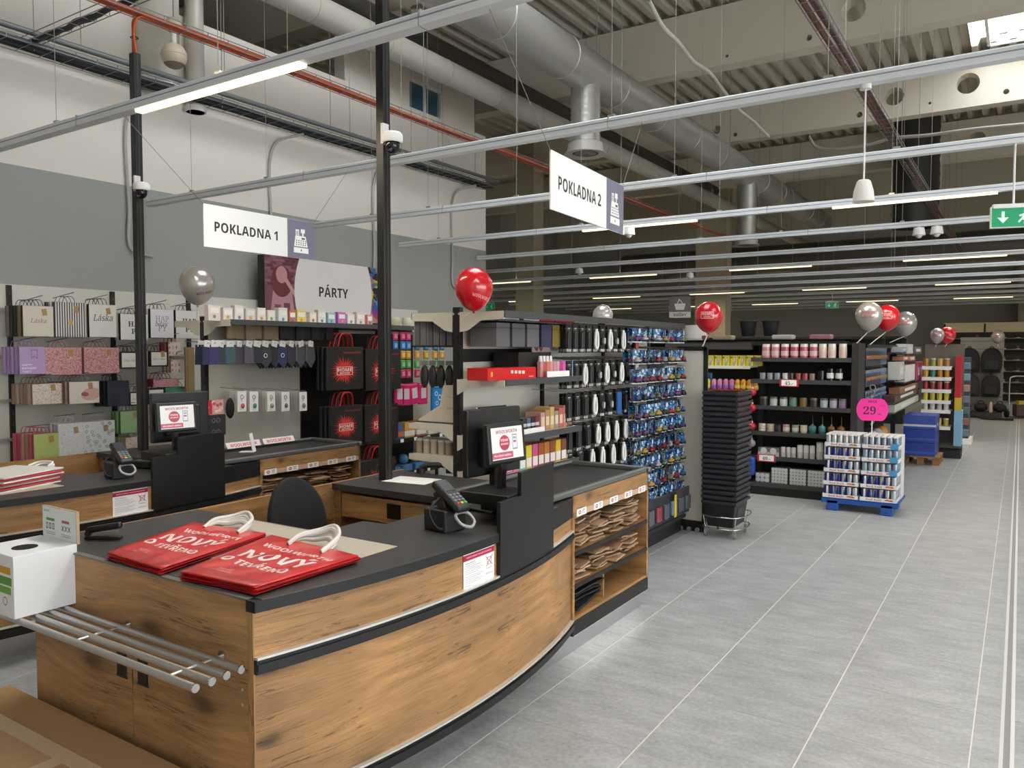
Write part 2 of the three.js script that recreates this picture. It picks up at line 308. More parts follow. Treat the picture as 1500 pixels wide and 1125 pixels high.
wireTray('cable_tray', 'wire cable tray full of black cables along the white wall', -7.6, 4.42, -11, 1, 0.3, [[-0.09, 0.02, 0.02, CABLE], [-0.03, 0.03, 0.024, mat('#3e474e', 0.6)], [0.04, 0.02, 0.02, CABLE], [0.1, 0.025, 0.018, mat('#555c62', 0.6)], [0.0, 0.06, 0.018, CABLE]]);
wireTray('cable_tray', 'wire cable tray with brown cables hung over the tiled aisle', -1.4, 4.3, -24, -3, 0.14, [[-0.03, 0.02, 0.022, mat('#5e4037', 0.6)], [0.02, 0.03, 0.024, mat('#6d4b3e', 0.6)], [0.045, 0.015, 0.014, mat('#4b3a35', 0.6)]]);
{ const t = wireTray('cable_tray', 'short crosswise wire tray of black cables meeting the orange cables', 0, 4.5, -7.7, -5.6, 0.12, [[0, 0.02, 0.025, CABLE], [0.03, 0.03, 0.02, CABLE]], true); t.position.set(0, 4.46, -3.66); t.rotation.y = Math.PI / 2; }
{ const t = thing('conduit_pipe', 'grey steel conduit running along the white wall above the black cables', 'pipe'); part(t, 'pipe', rod([-7.55, 4.56, 2], [-7.55, 4.56, -11.2], 0.028, 12), mat('#85888a', 0.45, 0.4)); for (let z = -10.5; z < 1; z += 1.6) part(t, 'hanger', rod([-7.55, 4.56, z], [-7.55, ROOF, z], 0.004, 5), WIRE); }
{ // bent conduits down the wall
  [[185, 'bent grey conduit on the wall behind the black tower post'], [394, 'bent grey conduit on the wall above the till sign'], [545, 'bent grey conduit on the wall beside the second black post'], [660, 'bent grey conduit near the end of the white wall']].forEach(([px, label]) => {
    const z = onX(px, 250, LW).z; solo('wall_conduit', label, 'conduit', tube([[-7.6, 4.4, z - 0.3], [LW + 0.06, 4.3, z - 0.1], [LW + 0.035, 4.1, z], [LW + 0.035, 3.2, z], [LW + 0.035, 2.75, z - 0.02], [LW + 0.035, 2.7, z - 0.25]], 0.017, 40, 8), mat('#b9b7b0', 0.5));
  });
  const a = [], b = []; for (let i = 0; i <= 10; i++) { const px = 950 + i * 25; a.push(onY(950 + i * 22, [0, 40, 62, 90, 105, 133, 160, 178, 200, 230, 262][i], 5.2).toArray()); }
  solo('hanging_hose', 'white loose cable swinging below the concrete beam', 'cable', tube(a.slice(0, 9), 0.022, 60, 6), mat('#c9c5bb', 0.5));
  const c = [[1185, 200], [1195, 215], [1225, 219], [1270, 213], [1305, 203], [1360, 198], [1420, 190], [1500, 182]].map(([x, y]) => onZ(x, y, -15).toArray());
  solo('hanging_hose', 'grey loose cable looping under the brown cable tray', 'cable', tube(c, 0.03, 60, 6), mat('#98938a', 0.5));
}
{ // round pipe, ball speakers on the wall side
  const s = onX(255, 82, -7.2), t = thing('ball_loudspeaker', 'cream ball shaped loudspeaker hanging before the white wall', 'loudspeaker', [s.x, s.y, s.z]);
  part(t, 'housing', new THREE.SphereGeometry(0.125, 28, 20), mat('#cdbfa6', 0.5)); part(t, 'seam', new THREE.TorusGeometry(0.1255, 0.002, 4, 30).rotateX(Math.PI / 2), mat('#a4967f', 0.5));
  part(t, 'grille', new THREE.SphereGeometry(0.1275, 24, 8, 0, Math.PI * 2, Math.PI * 0.72, Math.PI * 0.28), mat('#7f7566', 0.7)); part(t, 'cord', rod([0, 0.12, 0], [0, 0.3, 0], 0.03), mat('#d8d4ca', 0.5));
  part(t, 'ceiling_cap', new THREE.SphereGeometry(0.08, 20, 10), mat('#d2c6b0', 0.5), [0, 0.3, 0]); part(t, 'support', rod([0, 0.35, 0], [0, 2.4, 0], 0.006), WIRE);
  const w = onX(247, 60, LW); for (const [dz, r, h0, l] of [[0.2, 0.22, 4.5, 'broad round cream wall column behind the ball loudspeaker'], [-0.25, 0.1, 4.35, 'glossy white downpipe on the wall behind the ball loudspeaker']]) { const c = thing('wall_pipe', l, 'pipe', [LW + 0.1, 0, w.z + dz]); part(c, 'pipe', rod([0, h0, 0], [0, 6.3, 0], r, 20), mat('#cbc5ba', r < 0.2 ? 0.25 : 0.8)); part(c, 'foot', cyl(r + 0.015, r + 0.015, 0.06, 20), WHITE, [0, h0 + 0.03, 0]); }
}
// tower posts with cameras
[[-5.827, 4.0, 'black square tower post with camera rising from the rear till', 'white dome camera on the black tower post of the rear till'], [-3.257, 6.3, 'black square tower post with camera rising from the front till', 'white dome camera on the tall black post of the front till']].forEach(([x, top, l, lc], i) => {
  const t = thing('tower_post', l, 'post', [x, 0, -3.58]);
  part(t, 'profile', RB(0.062, top, 0.062, 0.006), BLACKM, [0, top / 2, 0]); part(t, 'groove', B(0.004, top, 0.008), mat('#3b3c3e', 0.4), [0.031, top / 2, 0]); part(t, 'foot_plate', B(0.16, 0.012, 0.16), BLACKM, [0, 0.006, 0]);
  const c = thing('dome_camera', lc, 'camera', [x + 0.1, 2.93, -3.55]);
  part(c, 'wall_bracket', B(0.02, 0.12, 0.05), mat('#cfcfcd', 0.4), [-0.06, 0.06, 0]); part(c, 'arm', rod([-0.06, 0.04, 0], [0, 0.05, 0], 0.015), WHITE);
  part(c, 'housing', lathe([[0.001, 0.06], [0.05, 0.06], [0.062, 0.045], [0.062, 0.01], [0.05, 0]], 24), WHITE); part(c, 'dome', new THREE.SphereGeometry(0.042, 20, 12).scale(1, 1.15, 1), mat('#101012', 0.12), [0, -0.015, 0]); part(c, 'lens', cyl(0.014, 0.014, 0.01, 12), mat('#3f4650', 0.1), [0.012, -0.045, 0.03], [1, 0, 0]);
});
{ const t = thing('cable_riser', 'bundle of orange cables rising from the tower post to the tray', 'cable', [-5.827, 4.0, -3.58]); for (let i = 0; i < 5; i++) part(t, 'cable', tube([[-0.02 + i * 0.01, 0, 0], [-0.02 + i * 0.012, 0.15, 0.005 * i], [-0.015 + i * 0.012, 0.27, -0.01], [0, 0.32, -0.12 - i * 0.03]], 0.008, 20, 6), ORANGE); part(t, 'cable_tie', new THREE.TorusGeometry(0.028, 0.004, 5, 14).rotateX(Math.PI / 2), BLACK, [0, 0.12, 0]); }
// hanging till signs
function registerIcon(g, x, y, s) {
  g.fillStyle = '#f2f2f0'; g.beginPath(); g.moveTo(x - 34 * s, y - 20 * s); g.lineTo(x + 26 * s, y - 20 * s); g.lineTo(x + 38 * s, y + 28 * s); g.lineTo(x - 42 * s, y + 28 * s); g.fill();
  g.fillRect(x - 32 * s, y - 48 * s, 20 * s, 34 * s); g.fillRect(x - 2 * s, y - 52 * s, 24 * s, 18 * s); g.fillRect(x + 6 * s, y - 36 * s, 8 * s, 20 * s); g.fillRect(x - 44 * s, y + 33 * s, 86 * s, 24 * s);
  g.fillStyle = '#77768a'; g.fillRect(x - 28 * s, y - 43 * s, 12 * s, 22 * s); g.fillStyle = '#f2f2f0'; for (let i = 0; i < 3; i++) g.fillRect(x - 26 * s, y - 41 * s + i * 7 * s, 8 * s, 4 * s);
  g.fillStyle = '#55555e'; g.fillRect(x + 2 * s, y - 13 * s, 20 * s, 8 * s); for (let i = 0; i < 5; i++) for (let j = 0; j < 3; j++) g.fillRect(x - 30 * s + i * 13 * s, y - 1 * s + j * 9 * s, 6 * s, 5 * s); g.beginPath(); g.arc(x, y + 45 * s, 4 * s, 0, 7); g.fill();
}
[[1, -4.9, rectX(298, 297, 460, 361, -4.9), 0, 'rear'], [2, -2.1, rectX(796, 239, 921, 325, -2.1), 0.07, 'front']].forEach(([n, X, r, turn, where]) => {
  const w = 1.04, h = 0.305, y = n === 1 ? 2.59 : 2.585, z = r.c;
  const t = thing('till_sign', `hanging white sign reading POKLADNA ${n} over the ${where} till, with a grey register symbol`, 'sign', [X, y, z], Math.PI / 2 + turn);
  part(t, 'board', B(w, h, 0.008), WHITE);
  const face = printMat(1024, 300, (g) => { fill(g, '#eef0ee', 0, 0, 1024, 300); fill(g, '#77768a', 745, 0, 279, 300); write(g, 'POKLADNA ' + n, 370, 152, 96, '#26262a'); registerIcon(g, 885, 158, 1.75); }, 0.5);
  part(t, 'printed_face', new THREE.PlaneGeometry(w - 0.002, h - 0.002), face, [0, 0, 0.0045]); part(t, 'printed_face', new THREE.PlaneGeometry(w - 0.002, h - 0.002), face, [0, 0, -0.0045], [0, Math.PI, 0]);
  const c = Math.cos(turn), s = STRIP_Y - y;
  for (const e of [-1, 1]) part(t, 'hanging_wire', rod([e * (w / 2 - 0.03), h / 2 - 0.03, 0.002], [(e < 0 ? z + 2.92 : z + 4.92) * -1 * 1, s, 0].map((v, i) => (i === 0 ? -(e < 0 ? STRIP_D(1) - z : STRIP_D(2) - z) : v)), 0.0018, 5), mat('#7b7974', 0.5));
});
{ // white pendant, exit signs, spots
  const p = onZ(1265, 280, -4.92), t = thing('pendant_loudspeaker', 'white bell shaped pendant hanging from the light track over the aisle', 'pendant', [p.x, p.y, p.z]);
  part(t, 'bell', lathe([[0.001, 0.1], [0.045, 0.1], [0.06, 0.085], [0.085, 0], [0.094, -0.09], [0.09, -0.1], [0.001, -0.095]], 28), mat('#e4e2dd', 0.4)); part(t, 'cord', rod([0, 0.1, 0], [0, (STRIP_Y - p.y) / 0.63, 0], 0.008), WHITE); part(t, 'canopy', cyl(0.05, 0.05, 0.04, 16), WHITE, [0, (STRIP_Y - p.y) / 0.63 - 0.02, 0]); t.scale.setScalar(0.63);
  const exitFace = (arrowFirst) => printMat(256, 128, (g) => { fill(g, '#12915f', 0, 0, 256, 128); g.fillStyle = '#eafff4'; const a = arrowFirst ? 66 : 190; g.fillRect(a - 9, 26, 18, 46); g.beginPath(); g.moveTo(a - 34, 66); g.lineTo(a + 34, 66); g.lineTo(a, 104); g.fill(); const m = arrowFirst ? 186 : 70; g.beginPath(); g.arc(m + 10, 30, 11, 0, 7); g.fill(); g.lineWidth = 12; g.strokeStyle = '#eafff4'; g.beginPath(); g.moveTo(m + 4, 44); g.lineTo(m - 8, 74); g.lineTo(m + 12, 90); g.lineTo(m + 6, 112); g.moveTo(m - 8, 74); g.lineTo(m - 30, 100); g.moveTo(m + 2, 50); g.lineTo(m + 28, 64); g.moveTo(m, 50); g.lineTo(m - 26, 58); g.stroke(); }, 0.4, { emissive: '#0d7a4f', emissiveIntensity: 0.35 });
  const ef = exitFace(true);
  [[1484, 318, -6.92, 'green emergency exit sign hanging over the aisle under a light track', 0.3], [1219, 447, -22.92, 'small green exit sign above the candle shelves', 0.34], [1063, 452, -22.92, 'small green exit sign beside the single red balloon', 0.34], [717, 449, -18.92, 'small green exit sign in the dark hall beside the red balloon', 0.34]].forEach(([px, py, z, l, w]) => {
    const q = onZ(px, py, z), e = thing('exit_sign', l, 'exit sign', [q.x, q.y, z], px > 1400 ? YAW * 0.5 : 0.2);
    part(e, 'housing', B(w, w * 0.52, 0.03), WHITE); part(e, 'sign_face', new THREE.PlaneGeometry(w * 0.96, w * 0.48), ef, [0, 0, 0.016]); part(e, 'hanging_rod', rod([0, w * 0.26, 0], [0, STRIP_Y - q.y, 0], 0.008), WHITE); part(e, 'top_box', B(w * 0.9, 0.03, 0.05), WHITE, [0, w * 0.27, 0]);
  });
  [[1345, 377, -10.9], [1371, 383, -10.9], [1010, 450, -14.9], [925, 365, -9], [848, 383, -12.9]].forEach(([px, py, z], i) => {
    const q = onZ(px, py, z), s = thing('ceiling_spot', ['white double sensor box', 'white round sensor', 'small white sensor', 'small white spot', 'small pale spot'][i] + ' fixed under a light track ' + ['beside a round sensor', 'over the far aisle', 'left of the single red balloon', 'below the till sign', 'above the silver balloon'][i], 'sensor', [q.x, STRIP_Y - 0.06, STRIP_D(Math.round((-z - 2.92) / 2) + 1)]);
    part(s, 'body', cyl(0.06, 0.075, 0.09, 16), WHITE, [0, 0, 0]); part(s, 'lens', new THREE.SphereGeometry(0.04, 14, 8), mat('#d8d7d2', 0.3), [0, -0.045, 0]); part(s, 'neck', cyl(0.02, 0.02, 0.06, 10), WHITE, [0, 0.06, 0]);
  });
}

// ---------------------------------------------------------------- tills
const ZA = -1.61, ZB = -3.72, XA = -2.035, SAG = 0.14, HALF = (ZA - ZB) / 2, RAD = (HALF * HALF + SAG * SAG) / (2 * SAG), ZC = (ZA + ZB) / 2;
const arcX = (z) => XA + SAG - RAD + Math.sqrt(RAD * RAD - (z - ZC) * (z - ZC));
function arcPts(z0, z1, off, n = 26) { return [...Array(n + 1)].map((_, i) => { const z = z0 + (z1 - z0) * i / n; return [arcX(z) + off, z]; }); }
const arcSlab = (z0, z1, out, inn, y0, y1) => prism([...arcPts(z0, z1, out), ...arcPts(z0, z1, inn).reverse()], y0, y1);
const TOPB = (() => { const t = dataTex(256, 256, (u, v) => { const k = 1 + 0.25 * fbm(u * 60, v * 60, 1, 2); return [58 * k, 57 * k, 58 * k]; }); return new THREE.MeshPhysicalMaterial({ map: t, roughness: 0.42 }); })();
const SHIFT = -2.57, BASE = [-2.7, 0, -3.1];
function makeTill() {
  const t = thing('checkout_counter', 'curved oak checkout counter with black top and bumper rails beside the tiled aisle', 'checkout', BASE);
  const add = (name, g, m, label) => part(t, name, g, m, [-BASE[0], 0, -BASE[2]], null, label);
  // curved front
  add('front_panel', wood(arcSlab(ZA, ZB, 0, -0.025, 0.715, 0.868), 0.3, 0.1), WOOD);
  add('front_panel', wood(arcSlab(ZA, ZB, 0, -0.025, 0.215, 0.668), 0.9, 0.35), WOOD);
  for (const [y0, y1] of [[0.665, 0.712], [0.16, 0.212]]) {
    add('bumper_rail', merge([arcSlab(ZA - 0.0, ZB, 0.016, -0.02, y0, y1), arcSlab(ZA, ZB, 0.024, 0.01, y0 + 0.012, y1 - 0.012)]), BLACKM);
    add('rail_trim', arcSlab(ZA, ZB, 0.02, -0.01, y1 + 0.001, y1 + 0.009), mat('#e6e5e1', 0.25, 0.5), 'pale metal trim line');
  }
  add('underside', prism([...arcPts(ZA, ZB, -0.01), [-2.3, ZB], [-2.3, ZA]], 0.16, 0.175), BLACK);
  // countertop
  const outer = arcPts(ZA - 0.024, -3.42, 0.012);
  add('countertop', uvm(prism([...outer, [-2.5, -3.42], [-2.42, -3.3], [-2.42, -2.66], [-2.55, -2.645], [-2.55, -2.39], [-3.43, -2.39], [-3.43, ZA - 0.024]], 0.868, 0.905, 0.0015), 1), TOPB);
  add('edge_band', arcSlab(ZA + 0.006, -3.42, 0.017, 0.004, 0.867, 0.9035), mat('#131314', 0.45), 'black edge band');
  add('edge_band', bx(-3.43, -2.062, 0.899, 0.9055, ZA - 0.024, ZA + 0.003), mat('#6b6763', 0.5)); add('edge_band', bx(-2.062, -2.018, 0.867, 0.904, ZA - 0.024, ZA + 0.006), mat('#131314', 0.45));
  add('bagging_plate', bx(-3.0, -2.1, 0.904, 0.908, -2.375, -1.85), mat('#b9b0a2', 0.5), 'pale beige bagging plate');
  // near end: upper board, two doors, side strip
  const zf = ZA - 0.002;
  add('end_board', wood(bx(-3.43, -2.062, 0.672, 0.898, zf - 0.02, zf), 0.1, 0.55), WOOD);
  for (const [x0, x1, hx, ou] of [[-3.428, -2.725, -2.79, 0.5], [-2.719, -2.064, -2.655, 1.2]]) {
    const d = add('door', wood(bx(x0, x1, 0.09, 0.668, zf - 0.02, zf), ou, 0.05), WOOD);
    part(d, 'finger_pull', bx(hx - 0.032, hx + 0.032, 0.485, 0.585, zf - 0.001, zf + 0.0015), mat('#0d0d0e', 0.5), null, null, 'black recessed pull');
    part(d, 'pull_frame', merge([bx(hx - 0.036, hx + 0.036, 0.585, 0.59, zf, zf + 0.003), bx(hx - 0.036, hx + 0.036, 0.48, 0.485, zf, zf + 0.003), bx(hx + 0.012, hx + 0.018, 0.495, 0.575, zf, zf + 0.004)]), DARK);
    for (const y of [0.2, 0.55, 0.6]) part(d, 'screw', cyl(0.005, 0.005, 0.004, 10), STEEL, [hx < -2.7 ? x0 + 0.03 : x1 - 0.03, y, zf], [Math.PI / 2, 0, 0]);
  }
  add('corner_post', wood(bx(-2.062, -2.034, 0.06, 0.868, zf - 0.03, zf + 0.004), 0.86, 0.12, true), WOOD);
  add('kick_plate', bx(-3.42, -2.1, 0, 0.09, zf - 0.06, zf - 0.04), STEEL, 'silver kick plate');
  // cashier side
  add('back_panel', wood(bx(-3.45, -3.43, 0.05, 0.905, ZA - 0.02, -3.95), 0.4, 0.1), WOOD);
  add('well_panel', wood(bx(-3.43, -2.42, 0.05, 0.868, -2.405, -2.39), 0.9, 0.2), WOOD);
  add('well_panel', wood(bx(-2.435, -2.42, 0.05, 0.868, -3.3, -2.41), 0.6, 0.3), WOOD);
  // rear desk
  add('rear_top', uvm(bx(-3.43, -2.5, 0.868, 0.905, -3.3, -3.9), 1), TOPB);
  const dr = add('drawer', wood(bx(-3.36, -2.52, 0.715, 0.85, -3.33, -3.31), 1.1, 0.6), WOOD);
  part(dr, 'dark_hole_patch', bx(-3.0, -2.9, 0.745, 0.83, -3.309, -3.306), mat('#0f0f10', 0.4));  // square hole drawn as a dark sheet, its shade put into the colour
  add('rear_side', wood(bx(-3.43, -3.38, 0.05, 0.868, -3.9, -3.32), 0.2, 0.4), WOOD);
  add('rear_back', wood(bx(-3.38, -2.5, 0.05, 0.868, -3.9, -3.88), 0.7, 0.1), WOOD);
  add('rear_shelf', wood(bx(-3.38, -2.5, 0.3, 0.32, -3.87, -3.35), 0.1, 0.1), WOOD);
  // black privacy screen, ledge
  add('privacy_screen', merge([arcSlab(-2.79, -3.35, 0.022, 0.002, 0.713, 1.04), arcSlab(-2.975, -3.35, 0.022, 0.002, 1.04, 1.147)]), BLACKM, 'tall black privacy screen');
  add('screen_ledge', RB(0.27, 0.055, 0.22, 0.006).translate(-2.045, 1.02, -3.01), BLACKM); add('ledge_bracket', bx(-2.2, -1.92, 0.905, 1.0, -3.12, -3.1), BLACKM);
  // belt module with bag shelves
  const X = -2.02, z0 = -3.715, z1 = -4.74;
  add('belt_fascia', wood(profileX([[z0, 0.79], [z1, 0.79], [z1, 0.905], [z0, 0.905]], X - 0.022, X), 0.2, 0.3), WOOD);
  add('module_side', wood(bx(-2.6, X, 0.21, 0.905, z1, z1 + 0.02), 0.5, 0.1), WOOD);
  add('module_side', wood(bx(-2.6, X, 0.21, 0.79, z0 - 0.02, z0), 0.8, 0.1), WOOD);
  add('module_back', wood(bx(-2.6, -2.58, 0.1, 0.905, z1, -3.42), 0.3, 0.2), WOOD);
  for (const [y, e] of [[0.575, true], [0.395, true], [0.21, false]]) { const s = add('shelf', wood(bx(-2.58, X - 0.004, y, y + 0.018, z1 + 0.02, z0 - 0.02), rr(0, 1), 0.3), WOOD); if (e) part(s, 'shelf_lip', bx(X - 0.004, X + 0.004, y - 0.004, y + 0.02, z1 + 0.02, z0 - 0.02), BLACKM); }
  add('divider', wood(bx(-2.58, X - 0.03, 0.228, 0.395, -4.16, -4.145), 0.4, 0.2), WOOD);
  add('module_base', bx(-2.58, X + 0.002, 0.13, 0.21, z1 - 0.0, z0), BLACKM);
  add('plinth', bx(-2.55, -2.078, 0, 0.165, -4.76, -1.75), mat('#c2c3c4', 0.3, 0.9), 'brushed silver plinth');
  add('plinth_joint', bx(-2.08, -2.0765, 0, 0.165, -3.365, -3.361), GREYPL);
  add('price_rail', bx(X, X + 0.004, 0.79, 0.822, z1 + 0.03, z0 - 0.03), mat('#c9a98c', 0.5));
  const tag = printMat(128, 64, (g) => { fill(g, '#f3f3f1', 0, 0, 128, 64); g.fillStyle = '#b9584f'; g.beginPath(); g.arc(38, 32, 18, 0, 7); g.fill(); fill(g, '#f3f3f1', 30, 26, 16, 10); fill(g, '#555', 74, 14, 36, 6); fill(g, '#777', 74, 28, 30, 5); fill(g, '#777', 74, 42, 34, 5); }, 0.5);
  for (let i = 0; i < 5; i++) add('price_tag', new THREE.PlaneGeometry(0.11, 0.04).rotateY(Math.PI / 2).translate(X + 0.0055, 0.808, z0 - 0.09 - i * 0.205), tag);
  add('belt_side', prism([[X, z0], [X, z0 + 0.02], ...arcPts(-3.6, -3.35, 0.004, 8), [-2.1, -3.35], [-2.1, z0]], 0.79, 0.9), BLACKM);
  const rim = (g) => add('belt_rim', g, mat('#77797a', 0.35, 0.6), 'grey aluminium belt rim');
  rim(RB(0.035, 0.035, 1.42, 0.012).translate(X - 0.017, 0.922, -4.04)); rim(RB(0.035, 0.035, 1.42, 0.012).translate(-2.585, 0.922, -4.04)); rim(RB(0.6, 0.035, 0.035, 0.012).translate(-2.3, 0.922, z1 + 0.01));
  add('conveyor_belt', bx(-2.57, X - 0.034, 0.88, 0.908, z1 + 0.03, -3.36), mat('#2b2b2c', 0.55), 'black conveyor belt');
  add('belt_wall', bx(-2.57, -2.565, 0.9, 0.925, z1 + 0.03, -3.36), DARK);
  const glow = add('added_base_lamp', bx(-2.045, -2.025, 0.124, 0.13, -4.7, -3.74), new THREE.MeshPhysicalMaterial({ color: '#ffffff', emissive: '#ffffff', emissiveIntensity: 1.5 }), 'added white light strip under the shelf base');  // added strip light that brightens the floor along the plinth
  const l = new THREE.RectAreaLight('#ffffff', 5.5, 0.02, 0.96); l.position.set(-2.035, 0.1225, -4.22); l.rotation.x = -Math.PI / 2; glow.add(l);
  return t;
}
const till2 = makeTill();
const till1 = copy(till2, [BASE[0] + SHIFT, 0, BASE[2]], 'curved oak checkout counter with black top, the one before the gift bag wall');
// chrome rod rack on the near end of each till
function makeRack() {
  const t = thing('rod_rack', 'chrome four rod bag rack fixed to the oak end of the front till', 'rack', [-2.7, 0.69, -1.6]);
  [-1.575, -1.52, -1.467, -1.41].forEach((z, i) => { part(t, 'rod', rod([-0.62, 0, z + 1.6], [0.645, 0, z + 1.6], 0.0125, 16), STEEL); part(t, 'end_cap', cyl(0.0135, 0.0135, 0.006, 16), CHROME, [0.648, 0, z + 1.6], [0, 0, Math.PI / 2]); });
  for (const x of [-0.03, 0.51]) { part(t, 'bracket', rod([x, 0.004, -0.012], [x, 0.004, 0.19], 0.005), STEEL); part(t, 'mount_disc', cyl(0.016, 0.016, 0.01, 16), CHROME, [x, 0.004, -0.008], [Math.PI / 2, 0, 0]); }
  return t;
}
makeRack();
copy(scene.getObjectByName('rod_rack'), [-2.7 + SHIFT, 0.69, -1.6], 'chrome four rod bag rack fixed to the oak end of the rear till');
// notices on the till fronts
{
  const face = printMat(360, 384, (g) => {
    fill(g, '#f2f0f2', 0, 0, 360, 384); fill(g, '#b3173f', 0, 22, 360, 62); write(g, 'VRÁTIT JINDE? POUŽITÉ BATERIE', 180, 53, 19, '#ffd9df', 'center', 'italic bold');
    write(g, 'Vážení zákazníci', 20, 112, 15, '#555', 'left'); for (let i = 0; i < 11; i++) fill(g, '#8f8f96', 20, 134 + i * 18 + (i > 5 ? 10 : 0), 130 + ((i * 53) % 80), 4);
    g.strokeStyle = '#a3324d'; g.lineWidth = 6; g.beginPath(); g.moveTo(258, 110); g.lineTo(338, 218); g.moveTo(340, 108); g.lineTo(262, 220); g.moveTo(274, 128); g.lineTo(284, 204); g.lineTo(318, 204); g.lineTo(326, 128); g.closePath(); g.stroke(); fill(g, '#999', 260, 236, 76, 4); fill(g, '#999', 266, 246, 64, 4);
    write(g, 'Woolworth', 300, 300, 16, '#a3173f'); write(g, 'Děkujeme', 50, 352, 13, '#666');
  }, 0.5);
  for (const [dx, l] of [[0, 'white notice with red heading and crossed bin on the front till'], [SHIFT, 'white notice with red heading and crossed bin on the rear till']]) {
    const za = -2.545, zb = -2.765, xa = arcX(za), xb = arcX(zb), m = new THREE.PlaneGeometry(0.222, 0.152), y = 0.79;
    solo('notice_sheet', l, 'notice', m, face, [(xa + xb) / 2 + 0.004 + dx, y, (za + zb) / 2], [0, Math.PI / 2 + Math.atan2(xb - xa, za - zb) * -1, 0]);
  }
}
// flattened paper bags in the shelf bays
{
  const KR = [mat('#a98a6d', 0.9), mat('#b7987a', 0.9), mat('#9b7c60', 0.9)];
  const crumple = (w, d, h, k) => { const g = new THREE.BoxGeometry(w, h, d, 6, 1, 6), p = g.attributes.position; for (let i = 0; i < p.count; i++) p.setY(i, p.getY(i) + 0.014 * noise.noise(p.getX(i) * 14 + k, p.getZ(i) * 12, k * 3.1)); g.computeVertexNormals(); return g; };
  const gs = [0, 1, 2, 3].map((k) => crumple(0.3, 0.17, 0.009, k * 5)), gb = [0, 1].map((k) => crumple(0.36, 0.4, 0.009, 20 + k * 4));
  for (const [dx, which] of [[0, 'front'], [SHIFT, 'rear']]) {
    [[0.593, [-3.84, -4.07, -4.3, -4.55], 9, 'upper'], [0.413, [-3.86, -4.1, -4.33, -4.54], 7, 'middle']].forEach(([y0, zs, n, lvl]) => zs.forEach((z, c) => { const m = n + Math.round(rr(-2, 1)); for (let i = 0; i < m; i++) solo('paper_bag', `brown paper bag in the folded stacks of the ${lvl} bay in the ${which} till`, 'paper bag', pick(gs), pick(KR), [-2.2 + dx + rr(-0.03, 0.03), y0 + 0.016 + i * 0.0165, z + rr(-0.015, 0.015)], [0, rr(-0.25, 0.25), rr(-0.06, 0.06)], `folded bags, ${lvl} bay, ${which} till`); }));
    for (let i = 0; i < 7; i++) solo('carrier_bag', `black folded carrier bag in the lowest bay of the ${which} till`, 'bag', pick(gb), mat('#1f1e22', 0.55), [-2.24 + dx + rr(-0.03, 0.02), 0.244 + i * 0.018, -3.97 + rr(-0.01, 0.01)], [0, rr(-0.12, 0.12), rr(-0.05, 0.05)], `black bags, ${which} till`);
  }
}
